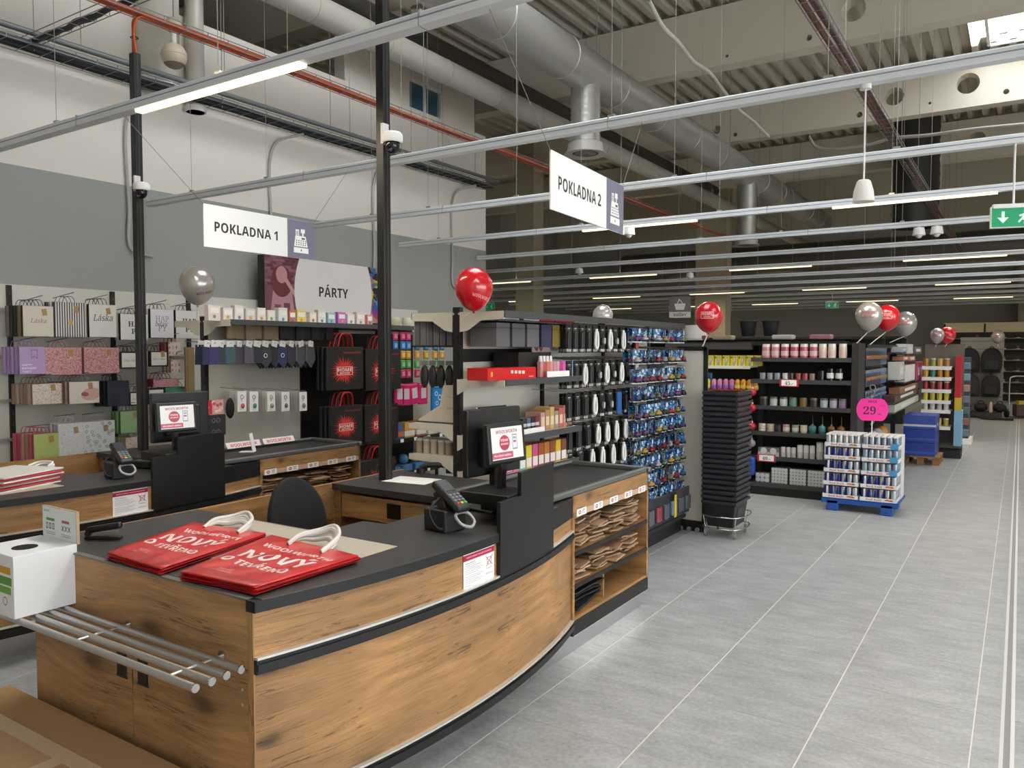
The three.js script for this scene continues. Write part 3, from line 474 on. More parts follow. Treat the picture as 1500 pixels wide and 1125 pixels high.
// screens, card terminals, printers on the tills
{
  const ad = printMat(256, 176, (g) => { fill(g, '#d9d8d6', 0, 0, 256, 176); write(g, 'WOOLWORTH', 126, 24, 27, '#8d4a55'); g.fillStyle = '#a8394d'; g.beginPath(); g.arc(104, 86, 42, 0, 7); g.fill(); write(g, 'STÁHNI', 104, 72, 17, '#f4d9dd'); write(g, 'APLIKACI', 104, 92, 14, '#f4d9dd'); fill(g, '#7f8796', 168, 44, 40, 84); fill(g, '#d7dbe2', 172, 50, 32, 70); fill(g, '#8f96a6', 176, 58, 24, 12); fill(g, '#b2536a', 176, 78, 24, 12); fill(g, '#b2536a', 0, 136, 168, 34); write(g, 'Více výhod v aplikaci', 84, 153, 14, '#f1dfe1'); }, 0.3, { emissive: '#ffffff', emissiveIntensity: 0.18 });
  ad.emissiveMap = ad.map;
  function tillKit(dx, w) {
    const mon = thing('till_monitor', `black cashier monitor seen from behind on the ${w} till`, 'monitor', [-2.2 + dx, 1.05, -3.2], -0.12);
    part(mon, 'screen_housing', RB(0.035, 0.33, 0.4, 0.008), BLACKM, [0, 0.2, 0]); part(mon, 'rear_hump', RB(0.04, 0.2, 0.24, 0.012), BLACK, [0.035, 0.18, 0]); part(mon, 'neck', B(0.035, 0.2, 0.07), BLACK, [0.03, -0.03, 0]); part(mon, 'foot', RB(0.2, 0.015, 0.22, 0.005), BLACK, [0, -0.135, 0]); part(mon, 'screen_glass', B(0.002, 0.29, 0.36), mat('#08090a', 0.15), [-0.0185, 0.2, 0]);
    const d = thing('customer_display', `small lit customer screen on a pole, ${w} till`, 'screen', [-2.03 + dx, 1.05, -3.06], Math.PI / 2 - 0.12);
    part(d, 'pole', RB(0.035, 0.14, 0.03, 0.004), BLACKM, [0, 0.06, -0.02]);
    const b = part(d, 'bezel', RB(0.27, 0.19, 0.03, 0.008), BLACKM, [0, 0.215, 0], [-0.1, 0, 0]); part(b, 'screen', new THREE.PlaneGeometry(0.225, 0.15), ad, [0, 0, 0.0156]);
    const s = thing('card_terminal', `black card payment terminal tilted on its stand, ${w} till`, 'card terminal', [-2.1 + dx, 0.905, -2.72], Math.PI / 2 - 0.15);
    part(s, 'stand', RB(0.13, 0.1, 0.14, 0.01), BLACK, [0, 0.05, -0.03]); part(s, 'stand_neck', RB(0.06, 0.12, 0.05, 0.01), BLACK, [0, 0.12, -0.03], [-0.5, 0, 0]);
    const body = part(s, 'terminal_body', RB(0.082, 0.036, 0.2, 0.014, 3), mat('#232427', 0.4), [0, 0.155, 0.01], [0.55, 0, 0]);
    part(body, 'terminal_screen', B(0.06, 0.002, 0.07), mat('#3c4046', 0.15), [0, 0.0185, -0.05]);
    for (let i = 0; i < 3; i++) for (let j = 0; j < 4; j++) part(body, 'key', RB(0.016, 0.005, 0.012, 0.002), j === 3 ? mat(['#b52a22', '#c9a92c', '#3b9a45'][i], 0.5) : mat('#6e7176', 0.5), [-0.022 + i * 0.022, 0.019, 0.012 + j * 0.019]);
    part(s, 'ring_holder', tube([[-0.035, 0, 0], [0.035, 0, 0], [0.04, -0.01, 0.05], [0, -0.015, 0.075], [-0.04, -0.01, 0.05]], 0.007, 40, 8, true), mat('#9fa1a3', 0.45), [0, 0.085, 0.075], [0.5, 0, 0], 'grey loop');
    part(s, 'cord', tube([[-0.04, 0.15, -0.02], [-0.1, 0.1, -0.02], [-0.09, 0.03, 0.02], [-0.03, 0.02, 0.03]], 0.004, 24, 6), BLACK);
    const pr = thing('desk_scanner', `low black desk scanner with glass top on the ${w} till`, 'scanner', [-2.35 + dx, 0.905, -3.05], 0.3);
    part(pr, 'body', RB(0.16, 0.05, 0.13, 0.012), BLACK, [0, 0.03, 0]); part(pr, 'glass_top', B(0.11, 0.003, 0.085), mat('#8d918e', 0.2), [0, 0.0565, 0], [0.02, 0, 0]);
  }
  tillKit(0, 'front'); tillKit(SHIFT, 'rear');
}
// office chair, handset, sheet, hand scanner
{
  const c = thing('office_chair', 'black fabric office chair with oval backrest inside the front till', 'chair', [-3.0, 0, -2.78], 1.45);
  const g = new THREE.SphereGeometry(1, 36, 28), p = g.attributes.position; for (let i = 0; i < p.count; i++) { const x = p.getX(i), y = p.getY(i), z = p.getZ(i), k = Math.sign(z) * Math.pow(Math.abs(z), 0.35); p.setXYZ(i, x * 0.175, y * 0.25, k * 0.03 + 1.1 * (x * 0.175) ** 2); } g.computeVertexNormals();
  part(c, 'backrest', g, mat('#232325', 0.95), [0, 0.78, -0.2], [-0.12, 0, 0]); part(c, 'seat', RB(0.46, 0.08, 0.44, 0.035, 3), mat('#232325', 0.95), [0, 0.47, 0.05]); part(c, 'back_bar', RB(0.06, 0.36, 0.02, 0.008), BLACK, [0, 0.57, -0.23]); part(c, 'gas_column', cyl(0.03, 0.03, 0.36, 14), BLACK, [0, 0.25, 0.05]);
  for (let i = 0; i < 5; i++) { const a = i * Math.PI * 0.4; part(c, 'base_arm', rod([0, 0.09, 0.05], [0.28 * Math.sin(a), 0.065, 0.05 + 0.28 * Math.cos(a)], 0.018), BLACK); part(c, 'castor', cyl(0.03, 0.03, 0.035, 14), BLACK, [0.28 * Math.sin(a), 0.03, 0.05 + 0.28 * Math.cos(a)], [0, a, Math.PI / 2]); }
  const q = onY(582, 702, 0.907); solo('paper_sheet', 'white paper sheet lying on the rear desk of the front till', 'paper', B(0.3, 0.002, 0.21), PAPER, [q.x + 0.1, 0.9068, q.z - 0.02], [0, 0.15, 0]);
  const h = onY(638, 690, 0.92), t = thing('desk_telephone', 'black telephone handset lying on the rear desk by the gondola', 'telephone', [h.x, 0.905, h.z], 0.6);
  part(t, 'handset', tube([[-0.1, 0.035, 0], [-0.07, 0.05, 0], [0.07, 0.05, 0], [0.1, 0.035, 0]], 0.018, 20, 10), BLACK); for (const s of [-1, 1]) part(t, 'ear_piece', cyl(0.028, 0.03, 0.03, 14), BLACK, [s * 0.095, 0.018, 0]); part(t, 'cord', tube([[0.1, 0.01, 0.02], [0.14, 0.008, 0.04], [0.16, 0.012, 0], [0.13, 0.008, -0.04]], 0.005, 30, 6), BLACK);
}
// red carrier bags on the front till and the folded bags on the rear till
{
  const red = printMat(512, 640, (g) => {
    fill(g, '#cf1f22', 0, 0, 512, 640); fill(g, '#b81a20', 0, 560, 512, 80); write(g, 'WOOLWORTH', 280, 150, 62, '#f3e3df'); g.save(); g.translate(265, 290); g.rotate(-0.05); write(g, 'NOVÝ', 0, 0, 150, '#f5e8e4'); g.restore();
    g.lineWidth = 17; g.strokeStyle = '#f5e8e4'; g.beginPath(); g.arc(70, 405, 27, 0, 7); g.stroke(); write(g, 'TEVŘENO', 300, 415, 74, '#f5e8e4'); write(g, 'HOME', 180, 520, 34, '#e7a9a4'); write(g, 'OBCHODNÍ DŮM', 180, 548, 17, '#e7a9a4');
  }, 0.32, { clearcoat: 0.25 });
  function quadBag(c, lift, k, thick = 0.006) { // c: TL, TR, BR, BL on the table; up the bag runs BL to TL
    const n = 14, pos = [], uv = [], idx = [];
    for (const top of [1, 0]) for (let j = 0; j <= n; j++) for (let i = 0; i <= n; i++) {
      const u = i / n, v = j / n, l = (a, b, t) => a + (b - a) * t, x = l(l(c[3][0], c[2][0], u), l(c[0][0], c[1][0], u), v), z = l(l(c[3][1], c[2][1], u), l(c[0][1], c[1][1], u), v);
      const e = Math.min(u, 1 - u, v, 1 - v), wv = 0.011 * noise.noise(u * 5 + k, v * 5, k) + 0.006 * noise.noise(u * 13, v * 11 + k, 2);
      pos.push(x, lift + (top ? thick + Math.max(-0.004, wv) * Math.min(1, e * 9) : 0), z); uv.push(u, v);
    }
    const N = n + 1, at = (s, i, j) => s * N * N + j * N + i;
    for (let j = 0; j < n; j++) for (let i = 0; i < n; i++) { idx.push(at(0, i, j), at(0, i + 1, j), at(0, i + 1, j + 1), at(0, i, j), at(0, i + 1, j + 1), at(0, i, j + 1)); idx.push(at(1, i, j), at(1, i + 1, j + 1), at(1, i + 1, j), at(1, i, j), at(1, i, j + 1), at(1, i + 1, j + 1)); }
    for (let i = 0; i < n; i++) for (const [a, b, d, e2] of [[at(0, i, 0), at(0, i + 1, 0), at(1, i + 1, 0), at(1, i, 0)], [at(0, i + 1, n), at(0, i, n), at(1, i, n), at(1, i + 1, n)], [at(0, 0, i + 1), at(0, 0, i), at(1, 0, i), at(1, 0, i + 1)], [at(0, n, i), at(0, n, i + 1), at(1, n, i + 1), at(1, n, i)]]) idx.push(a, e2, b, b, e2, d);
    const g = new THREE.BufferGeometry(); g.setAttribute('position', new THREE.Float32BufferAttribute(pos, 3)); g.setAttribute('uv', new THREE.Float32BufferAttribute(uv, 2)); g.setIndex(idx); g.computeVertexNormals(); return g;
  }
  const STRAP = mat('#d8d6d0', 0.6), SIDE = mat('#b5161c', 0.4);
  const piles = [[[[-3.08, -2.12], [-2.64, -2.16], [-2.53, -1.61], [-2.9, -1.63]], 'left', 8], [[[-2.58, -2.14], [-2.05, -2.1], [-2.06, -1.64], [-2.42, -1.615]], 'right', 10]];
  piles.forEach(([c, w, n]) => {
    const up = [(c[0][0] + c[1][0] - c[2][0] - c[3][0]) / 2, (c[0][1] + c[1][1] - c[2][1] - c[3][1]) / 2], L = Math.hypot(...up), ux = up[0] / L, uz = up[1] / L, mx = (c[0][0] + c[1][0]) / 2, mz = (c[0][1] + c[1][1]) / 2, rx = (c[1][0] - c[0][0]), rz = (c[1][1] - c[0][1]), rl = Math.hypot(rx, rz);
    for (let i = 0; i < n; i++) {
      const last = i === n - 1, j = () => (last ? 0 : rr(-0.008, 0.008)), cc = c.map(([x, z]) => [x + j(), z + j()]), lift = 0.006 + i * 0.0022, cx = (c[0][0] + c[2][0]) / 2, cz = (c[0][1] + c[2][1]) / 2;
      const t = thing('carrier_bag', last ? `red shopping bag lettered NOVÝ, top of the ${w === 'left' ? 'pile beside the stapler' : 'pile at the counter edge'}` : `red shopping bag lying inside the ${w === 'left' ? 'pile beside the stapler' : 'pile at the counter edge'}`, 'bag', [cx, 0.905, cz], 0, last ? undefined : `red bags under the top one, ${w} pile`);
      part(t, 'bag_body', quadBag(cc.map(([x, z]) => [x - cx, z - cz]), lift, i * 3.7 + (w === 'left' ? 0 : 50), last ? 0.009 : 0.003), last ? red : SIDE);
      const f = rr(-0.01, 0.01), hgt = 0.028 + 0.003 * i, sp = 0.1, px = mx - cx, pz = mz - cz, reach = 0.07 + 0.004 * i;
      const P = (s, o, y) => [px + rx / rl * s + ux * o + f, y, pz + rz / rl * s + uz * o + f];
      const curve = new THREE.CatmullRomCurve3([P(-sp, -0.05, lift + 0.01), P(-sp, 0.02, lift + 0.03), P(-sp * 0.6, reach, lift + hgt * 0.7), P(0, reach * 1.35, lift + hgt), P(sp * 0.6, reach, lift + hgt * 0.7), P(sp, 0.02, lift + 0.03), P(sp, -0.05, lift + 0.01)].map((p) => new THREE.Vector3(...p)));
      part(t, 'handle', new THREE.TubeGeometry(curve, 26, 0.0085, 6), STRAP, null, null, 'white strap handle');
    }
  });
  const o = onY(28, 716, 0.905);
  for (let i = 0; i < 7; i++) { const t = thing('carrier_bag', 'red and white shopping bag folded in the pile on the rear till', 'bag', [o.x - 0.13 + rr(-0.01, 0.01), 0.912 + i * 0.013, o.z + rr(-0.01, 0.01)], 0.3 + rr(-0.06, 0.06), 'folded bags on the rear till'); part(t, 'bag_body', RB(0.36, 0.01, 0.42, 0.004), i % 2 ? mat('#c2404a', 0.4) : mat('#d9d5d0', 0.5)); part(t, 'handle', tube([[-0.07, 0.004, -0.2], [-0.05, 0.02, -0.26], [0.05, 0.022, -0.26], [0.07, 0.004, -0.2]], 0.008, 20, 6), STRAP); }
}
{ // stapler
  const p = onY(152, 790, 0.905), t = thing('stapler', 'black stapler lying on the black countertop beside the red bags', 'stapler', [p.x, 0.905, p.z], 0.55);
  part(t, 'base', RB(0.15, 0.012, 0.035, 0.004), BLACK, [0, 0.008, 0]); part(t, 'rail', B(0.13, 0.012, 0.016), STEEL, [-0.005, 0.026, 0], [0, 0, 0.12]); part(t, 'top_arm', RB(0.155, 0.026, 0.032, 0.011, 3), BLACKM, [0.002, 0.05, 0], [0, 0, 0.16]); part(t, 'hinge', cyl(0.012, 0.012, 0.036, 12), BLACK, [-0.06, 0.026, 0], [Math.PI / 2, 0, 0]);
}
{ // white collection box on the rods
  const t = thing('collection_box', 'white cardboard collection box with round hole standing on the chrome rods', 'box', [-3.245, 0.703, -1.505]);
  const w = 0.28, h = 0.235, d = 0.235; part(t, 'carton', RB(w, h, d, 0.003), mat('#e4e6e8', 0.75), [0, h / 2, 0]); part(t, 'drop_hole', cyl(0.045, 0.045, 0.002, 28), mat('#121212', 0.9), [0.02, h + 0.0005, 0.02]); part(t, 'finger_slot', B(0.03, 0.002, 0.02), mat('#121212', 0.9), [-0.1, h + 0.0005, 0.1]);
  part(t, 'printed_front', new THREE.PlaneGeometry(w - 0.006, h - 0.006), printMat(256, 220, (g) => { fill(g, '#e2e5e2', 0, 0, 256, 220); fill(g, '#c99a2d', 130, 40, 110, 26); fill(g, '#5f9a3a', 110, 76, 136, 30); fill(g, '#6ba345', 120, 112, 120, 26); g.strokeStyle = '#7c8a7c'; g.lineWidth = 4; g.beginPath(); g.arc(196, 166, 14, 0, 7); g.stroke(); for (let i = 0; i < 4; i++) fill(g, '#a3aaa4', 20, 150 + i * 14, 120, 4); }, 0.7), [0, h / 2, d / 2 + 0.0008]);
  const b = part(t, 'header_board', B(0.262, 0.13, 0.012), mat('#b09a7c', 0.8), [-0.0, h + 0.06, -d / 2 - 0.01]);
  part(b, 'header_print', new THREE.PlaneGeometry(0.258, 0.128), printMat(320, 160, (g) => { fill(g, '#dfe3e0', 0, 0, 320, 160); write(g, 'asekol', 40, 20, 18, '#8d9aa3', 'center'); fill(g, '#5b9a45', 36, 56, 80, 14); fill(g, '#b8574c', 186, 56, 70, 14); for (let i = 0; i < 3; i++) { g.strokeStyle = '#4d544f'; g.lineWidth = 5; g.strokeRect(36 + i * 30, 84, 14, 26); g.beginPath(); g.moveTo(184 + i * 30, 84); g.lineTo(204 + i * 30, 110); g.moveTo(204 + i * 30, 84); g.lineTo(184 + i * 30, 110); g.stroke(); } for (let i = 0; i < 2; i++) { fill(g, '#9aa19c', 30, 126 + i * 9, 90, 4); fill(g, '#9aa19c', 176, 126 + i * 9, 90, 4); } }, 0.7), [0, 0, 0.0065]);
}
{ // large cardboard box in the foreground
  const CARD = mat('#a98459', 0.9), CARD2 = mat('#b8936a', 0.9), TAPE = mat('#cbb08c', 0.3), t = thing('cardboard_box', 'large closed cardboard box with clear tape on the floor before the oak doors', 'box', [-2.9, 0, -1.12]);
  part(t, 'carton', RB(1.35, 0.27, 0.9, 0.004), CARD, [0, 0.136, 0]); part(t, 'flap', B(1.35, 0.006, 0.17), CARD, [0, 0.274, -0.365]); part(t, 'flap', B(0.8, 0.007, 0.6), CARD2, [-0.27, 0.2755, 0.03]); part(t, 'flap', B(0.55, 0.006, 0.6), CARD, [0.4, 0.275, 0.03]);
  part(t, 'tape', B(1.34, 0.0015, 0.06), TAPE, [0, 0.2795, -0.27], null, 'glossy clear tape'); part(t, 'tape', B(0.06, 0.0015, 0.6), TAPE, [0.13, 0.279, 0.03], null, 'glossy clear tape');
}

{ // upper wall piece with a small high window above the end of the white wall
  const z0 = onX(600, 140, LW - 0.2).z, z1 = onX(648, 160, LW - 0.2).z;
  struct('wall_upper', merge([bx(LW - 0.4, LW - 0.2, WALL_TOP, 6.3, z1 - 0.9, z1), bx(LW - 0.4, LW - 0.2, WALL_TOP, 6.3, z0, z0 + 1.4), bx(LW - 0.4, LW - 0.2, 5.95, 6.3, z1, z0)]), WALLW);
  const w = struct('window', merge([bx(LW - 0.3, LW - 0.22, WALL_TOP, WALL_TOP + 0.04, z1, z0), bx(LW - 0.3, LW - 0.22, 5.91, 5.95, z1, z0), ...[0, 0.5, 1].map((f) => bx(LW - 0.3, LW - 0.22, WALL_TOP, 5.95, z1 + (z0 - z1) * f - 0.02, z1 + (z0 - z1) * f + 0.02))]), WHITE);
  for (const f of [0, 0.5]) struct('pane', bx(LW - 0.265, LW - 0.255, WALL_TOP + 0.04, 5.91, z1 + (z0 - z1) * f + 0.02, z1 + (z0 - z1) * (f + 0.5) - 0.02), mat('#3f6478', 0.08), w);
}

// ---------------------------------------------------------------- gondolas beside the tills
const GZ0 = -3.95, GZ1 = -6.98;
function gondola(xc, label, half = 0.38, ytop = 1.94, z0 = GZ0, z1 = GZ1, panel = PANEL) {
  const t = thing('gondola_shelving', label, 'shelving', [xc, 0, z0]);
  const L = z0 - z1;
  for (let i = 0; i <= 3; i++) { const p = part(t, 'upright', B(0.055, ytop + 0.03, 0.035), BLACKM, [0, (ytop + 0.03) / 2, -L * i / 3 - (i === 3 ? -0.02 : 0.018)]); if (i === 0) for (let k = 0; k < 14; k++) part(p, 'slot', B(0.006, 0.03, 0.002), mat('#050505', 0.9), [0.016, -0.7 + k * 0.115, 0.0185]); }
  part(t, 'back_panel', B(0.02, ytop - 0.2, L - 0.04), panel, [0, ytop / 2 + 0.05, -L / 2]);
  for (const s of [-1, 1]) {
    part(t, 'base_shelf', B(half - 0.03, 0.03, L), DARK, [s * half / 2 + s * 0.03, 0.15, -L / 2]); part(t, 'base_kick', B(0.02, 0.13, L), BLACK, [s * (half - 0.04), 0.065, -L / 2]);
    const top = part(t, 'top_shelf', B(half - 0.03, 0.012, L), CREAM, [s * half / 2, ytop - 0.012, -L / 2]);
    part(top, 'shelf_edge', B(0.018, 0.042, L), SHELFEDGE, [s * (half / 2 - 0.02), -0.008, 0]);
    part(top, 'bracket', profileZ([[0, 0.005], [s * (half - 0.05), 0.005], [s * (half - 0.05), -0.045], [s * 0.16, -0.05], [s * 0.06, -0.11], [0, -0.12]], 0, 0.012), CREAM, [-s * half / 2 + s * 0.03, 0.006, L / 2 - 0.008]);
  }
  t.userData.half = half; return t;
}
function shelfOn(t, s, x0, x1, y, z0, z1, edge = SHELFEDGE, slab = CREAM) { // a shelf on side s of gondola t, world coordinates
  const o = t.position, sh = part(t, 'shelf', bx(x0 - o.x, x1 - o.x, y - 0.02 - o.y, y - o.y, z1 - o.z, z0 - o.z), slab), xf = s > 0 ? x1 : x0;
  part(sh, 'shelf_edge', bx(xf - o.x - 0.006, xf - o.x + 0.01, y - 0.035, y + 0.004, z1 - o.z, z0 - o.z), edge);
  part(sh, 'bracket', profileZ([[x0 - o.x, y], [x1 - o.x, y], [x1 - o.x, y - 0.035], s > 0 ? [x0 - o.x + 0.1, y - 0.045] : [x1 - o.x, y - 0.1], s > 0 ? [x0 - o.x, y - 0.1] : [x1 - o.x - 0.1, y - 0.045], ...(s > 0 ? [] : [[x0 - o.x, y - 0.035]])], z0 - o.z - 0.002, z0 - o.z + 0.008), CREAM);
  return sh;
}
const gA = gondola(-5.57, 'long gondola with black uprights behind the rear till, hung with ties and key rings');
const gB = gondola(-2.99, 'long gondola with black uprights behind the front till, hung with cables and toys');
// hooks: one thin rod each, part of its gondola
const hookG = cyl(0.0025, 0.0025, 0.28, 5), HOOK = mat('#9a9b9c', 0.3, 0.8);
function hook(t, X, y, z, L = 0.28, rotX = 0) { part(t, 'hook', L === 0.28 ? hookG : cyl(0.0025, 0.0025, L, 5), HOOK, [X - L / 2 - t.position.x, y - t.position.y, z - t.position.z], [0, 0, Math.PI / 2 - 0.05]); }

// white end panel at the far end of the cable gondola
{ const t = thing('end_panel', 'pale grey end panel with black frame closing the toy hooks', 'panel', [-2.55, 0, -7.03]); part(t, 'board', B(0.26, 1.6, 0.012), PANEL, [-0.03, 0.9, 0]); part(t, 'frame', B(0.035, 1.72, 0.03), BLACKM, [0.115, 0.86, 0]); part(t, 'frame', B(0.29, 0.04, 0.03), BLACKM, [-0.02, 1.71, 0]); part(t, 'foot', B(0.3, 0.1, 0.04), BLACKM, [-0.02, 0.05, 0]); for (let i = 0; i < 3; i++) part(t, 'castor', cyl(0.02, 0.02, 0.02, 10), GREYPL, [-0.1 + i * 0.08, 0.02, 0.035], [Math.PI / 2, 0, 0]); }

// ---- charging cables on cards
{
  const cardTex = printMat(96, 224, (g) => { fill(g, '#1d1e20', 0, 0, 96, 224); g.fillStyle = '#0b0b0c'; g.beginPath(); g.ellipse(48, 14, 14, 5, 0, 0, 7); g.fill(); fill(g, '#cfcfcd', 26, 28, 44, 6); fill(g, '#8a8a8a', 30, 40, 36, 4); for (let i = 0; i < 3; i++) fill(g, '#d6d6d4', 14 + i * 26, 194, 16, 22); }, 0.35);
  const make = (kind, X, Y, Z, label, group) => {
    const t = thing('cable_pack', label, 'cable pack', [X, Y, Z], Math.PI / 2, group);
    part(t, 'card', B(0.082, 0.2, 0.006), cardTex);
    if (kind === 'white') { part(t, 'coil', tube([[-0.012, 0.055, 0], [-0.022, 0, 0], [-0.018, -0.055, 0], [0, -0.07, 0], [0.018, -0.055, 0], [0.022, 0, 0], [0.012, 0.055, 0]], 0.0115, 30, 8), mat('#e4e3df', 0.4), [0, 0, 0.013], null, 'white cable'); part(t, 'plug', RB(0.028, 0.034, 0.012, 0.004), mat('#e4e3df', 0.4), [0, 0.06, 0.012]); }
    else if (kind === 'black') { part(t, 'coil', new THREE.TorusGeometry(0.024, 0.009, 8, 22), mat('#3c3d40', 0.45), [0, -0.015, 0.012]); part(t, 'plug', RB(0.024, 0.045, 0.012, 0.004), mat('#b8b8b7', 0.4), [0, -0.012, 0.02]); }
    else if (kind === 'red') part(t, 'coil', RB(0.05, 0.13, 0.02, 0.01), mat('#b8494a', 0.4), [0, -0.01, 0.012]);
    else if (kind === 'blue') part(t, 'sleeve', B(0.078, 0.17, 0.012), mat('#2d5f9c', 0.35), [0, -0.01, 0.008]);
    else part(t, 'inner_tray', RB(0.05, 0.12, 0.012, 0.006), mat('#2a2b2e', 0.4), [0, -0.01, 0.008]);
    return t;
  };
  const rows = [[478, 516, 'top'], [531, 562, 'second'], [576, 606, 'third'], [620, 648, 'fourth'], [655, 682, 'fifth']];
  const kinds = [['dark', 'dark', 'dark', 'dark', 'white', 'black', 'white', 'black', 'white', 'black', 'red'], ['dark', 'dark', 'white', 'dark', 'black', 'white', 'black', 'white', 'black', 'white'], ['dark', 'dark', 'dark', 'white', 'black', 'black', 'blue', 'dark', 'dark'], ['dark', 'dark', 'dark', 'white', 'white', 'white', 'white', 'dark'], ['dark', 'dark', 'white', 'white', 'white', 'white', 'black']];
  const names = { white: 'black card holding a white charging cable', black: 'black card holding a coiled dark cable', dark: 'plain black carded accessory', red: 'black card with a red cable pouch', blue: 'black card with a blue sleeve' };
  rows.forEach(([ya, yb, rn], ri) => {
    const n = kinds[ri].length;
    kinds[ri].forEach((k, i) => {
      const f = (i + 0.5) / n, px = 826 + f * 108, z = onX(px, 540, -2.68).z, y = onX(880, (ya + yb) / 2, -2.68).y;
      hook(gB, -2.64, y + 0.115, z, 0.34);
      for (let d = 0; d < 3; d++) make(d ? 'dark' : k, -2.67 - d * 0.028, y, z + rr(-0.004, 0.004), d ? `plain black carded accessory behind the front card, ${rn} cable row` : `${names[k]}, ${rn} row beside the toy packs`, d ? `rear cards, ${rn} cable row` : `${k} front cards, ${rn} cable row`);
    });
  });
}
// ---- toy packs
{
  const cols = ['#27568a', '#2f6a9c', '#22406f', '#3c6f96'];
  const art = [0, 1, 2, 3].map((v) => printMat(128, 160, (g) => {
    fill(g, cols[v], 0, 0, 128, 160); for (let i = 0; i < 16; i++) { g.fillStyle = ['#4f94c4', '#9fc0d2', '#15294a', '#23507f', '#1a2230', '#c3cfd6'][(i + v) % 6]; g.beginPath(); g.ellipse(rr(0, 128), rr(0, 95), 8 + (i % 4) * 7, 5 + (i % 3) * 6, i, 0, 7); g.fill(); }
    g.fillStyle = ['#c42f33', '#d8b13a', '#8d2f6d', '#dd5f8d'][v]; g.beginPath(); g.ellipse(64, 112, 46, 26, -0.2, 0, 7); g.fill(); g.fillStyle = '#20242c'; g.beginPath(); g.arc(36, 130, 12, 0, 7); g.arc(94, 128, 12, 0, 7); g.fill(); fill(g, '#cfd6da', 0, 146, 128, 14);
  }, 0.25, { clearcoat: 0.6 }));
  const carG = merge([RB(0.075, 0.022, 0.03, 0.008).translate(0, 0, 0), RB(0.04, 0.02, 0.026, 0.008).translate(-0.004, 0.018, 0)]), wheelG = new THREE.CylinderGeometry(0.01, 0.01, 0.034, 10).rotateX(Math.PI / 2);
  const carM = ['#8a2a30', '#a88a3a', '#34507f', '#5a3a62', '#9a9da0', '#2a2c30', '#6a7a58'].map((c) => mat(c, 0.25));
  const rowsY = [[483, 502], [513, 532], [540, 558], [564, 584], [588, 610], [612, 634], [637, 660], [661, 684], [686, 709], [711, 735]];
  const words = ['top', 'second', 'third', 'fourth', 'fifth', 'sixth', 'seventh', 'eighth', 'ninth', 'tenth'];
  rowsY.forEach(([a, b], r) => {
    const y = onX(968, (a + b) / 2, -2.62).y, n = 8;
    for (let i = 0; i < n; i++) {
      const z = -5.84 - i * 0.145 + rr(-0.01, 0.01); hook(gB, -2.58, y + 0.08, z, 0.4);
      const v = (i + r * 3 + (rnd() > 0.7 ? 1 : 0)) % 4;
      for (let d = 0; d < 3; d++) {
        const t = thing('toy_pack', d ? `blue carded toy hanging behind the front pack, ${words[r]} toy row` : `blue carded toy vehicle pack at the front of a hook, ${words[r]} toy row`, 'toy pack', [-2.6 - d * 0.04, y, z], Math.PI / 2 + rr(-0.35, 0.3), d ? `rear toy packs, ${words[r]} row` : `front toy packs, ${words[r]} row`);
        part(t, 'card', B(0.112, 0.118, 0.003), art[(v + d) % 4]);
        if (d < 1) { part(t, 'toy_car', carG, pick(carM), [0, -0.028, 0.016]); for (const s of [-1, 1]) part(t, 'wheel', wheelG, BLACK, [s * 0.024, -0.04, 0.016]); }
      }
    }
  });
  const base = onX(960, 768, -2.55);
  for (let i = 0; i < 7; i++) { const t = thing('toy_box', i === 4 ? 'yellow lettered toy pack hanging lowest beside the end panel' : 'large dark toy pack hanging in the lowest toy row', 'toy pack', [-2.56, 0.32, -5.85 - i * 0.17], Math.PI / 2 - 0.05, i === 4 ? undefined : 'large packs in the lowest toy row'); part(t, 'card', B(0.15, 0.24, 0.01), i === 4 ? mat('#2a2b30', 0.4) : mat(pick(['#34363d', '#3d4a58', '#4a3b45']), 0.4)); part(t, 'blister', RB(0.1, 0.13, 0.03, 0.01), mat(pick(['#6b7f8c', '#555a60', '#8a4048']), 0.15), [0, -0.02, 0.02]); if (i === 4) part(t, 'yellow_strip', B(0.04, 0.2, 0.004), mat('#d8b72e', 0.4), [0, 0, 0.037]); }
}
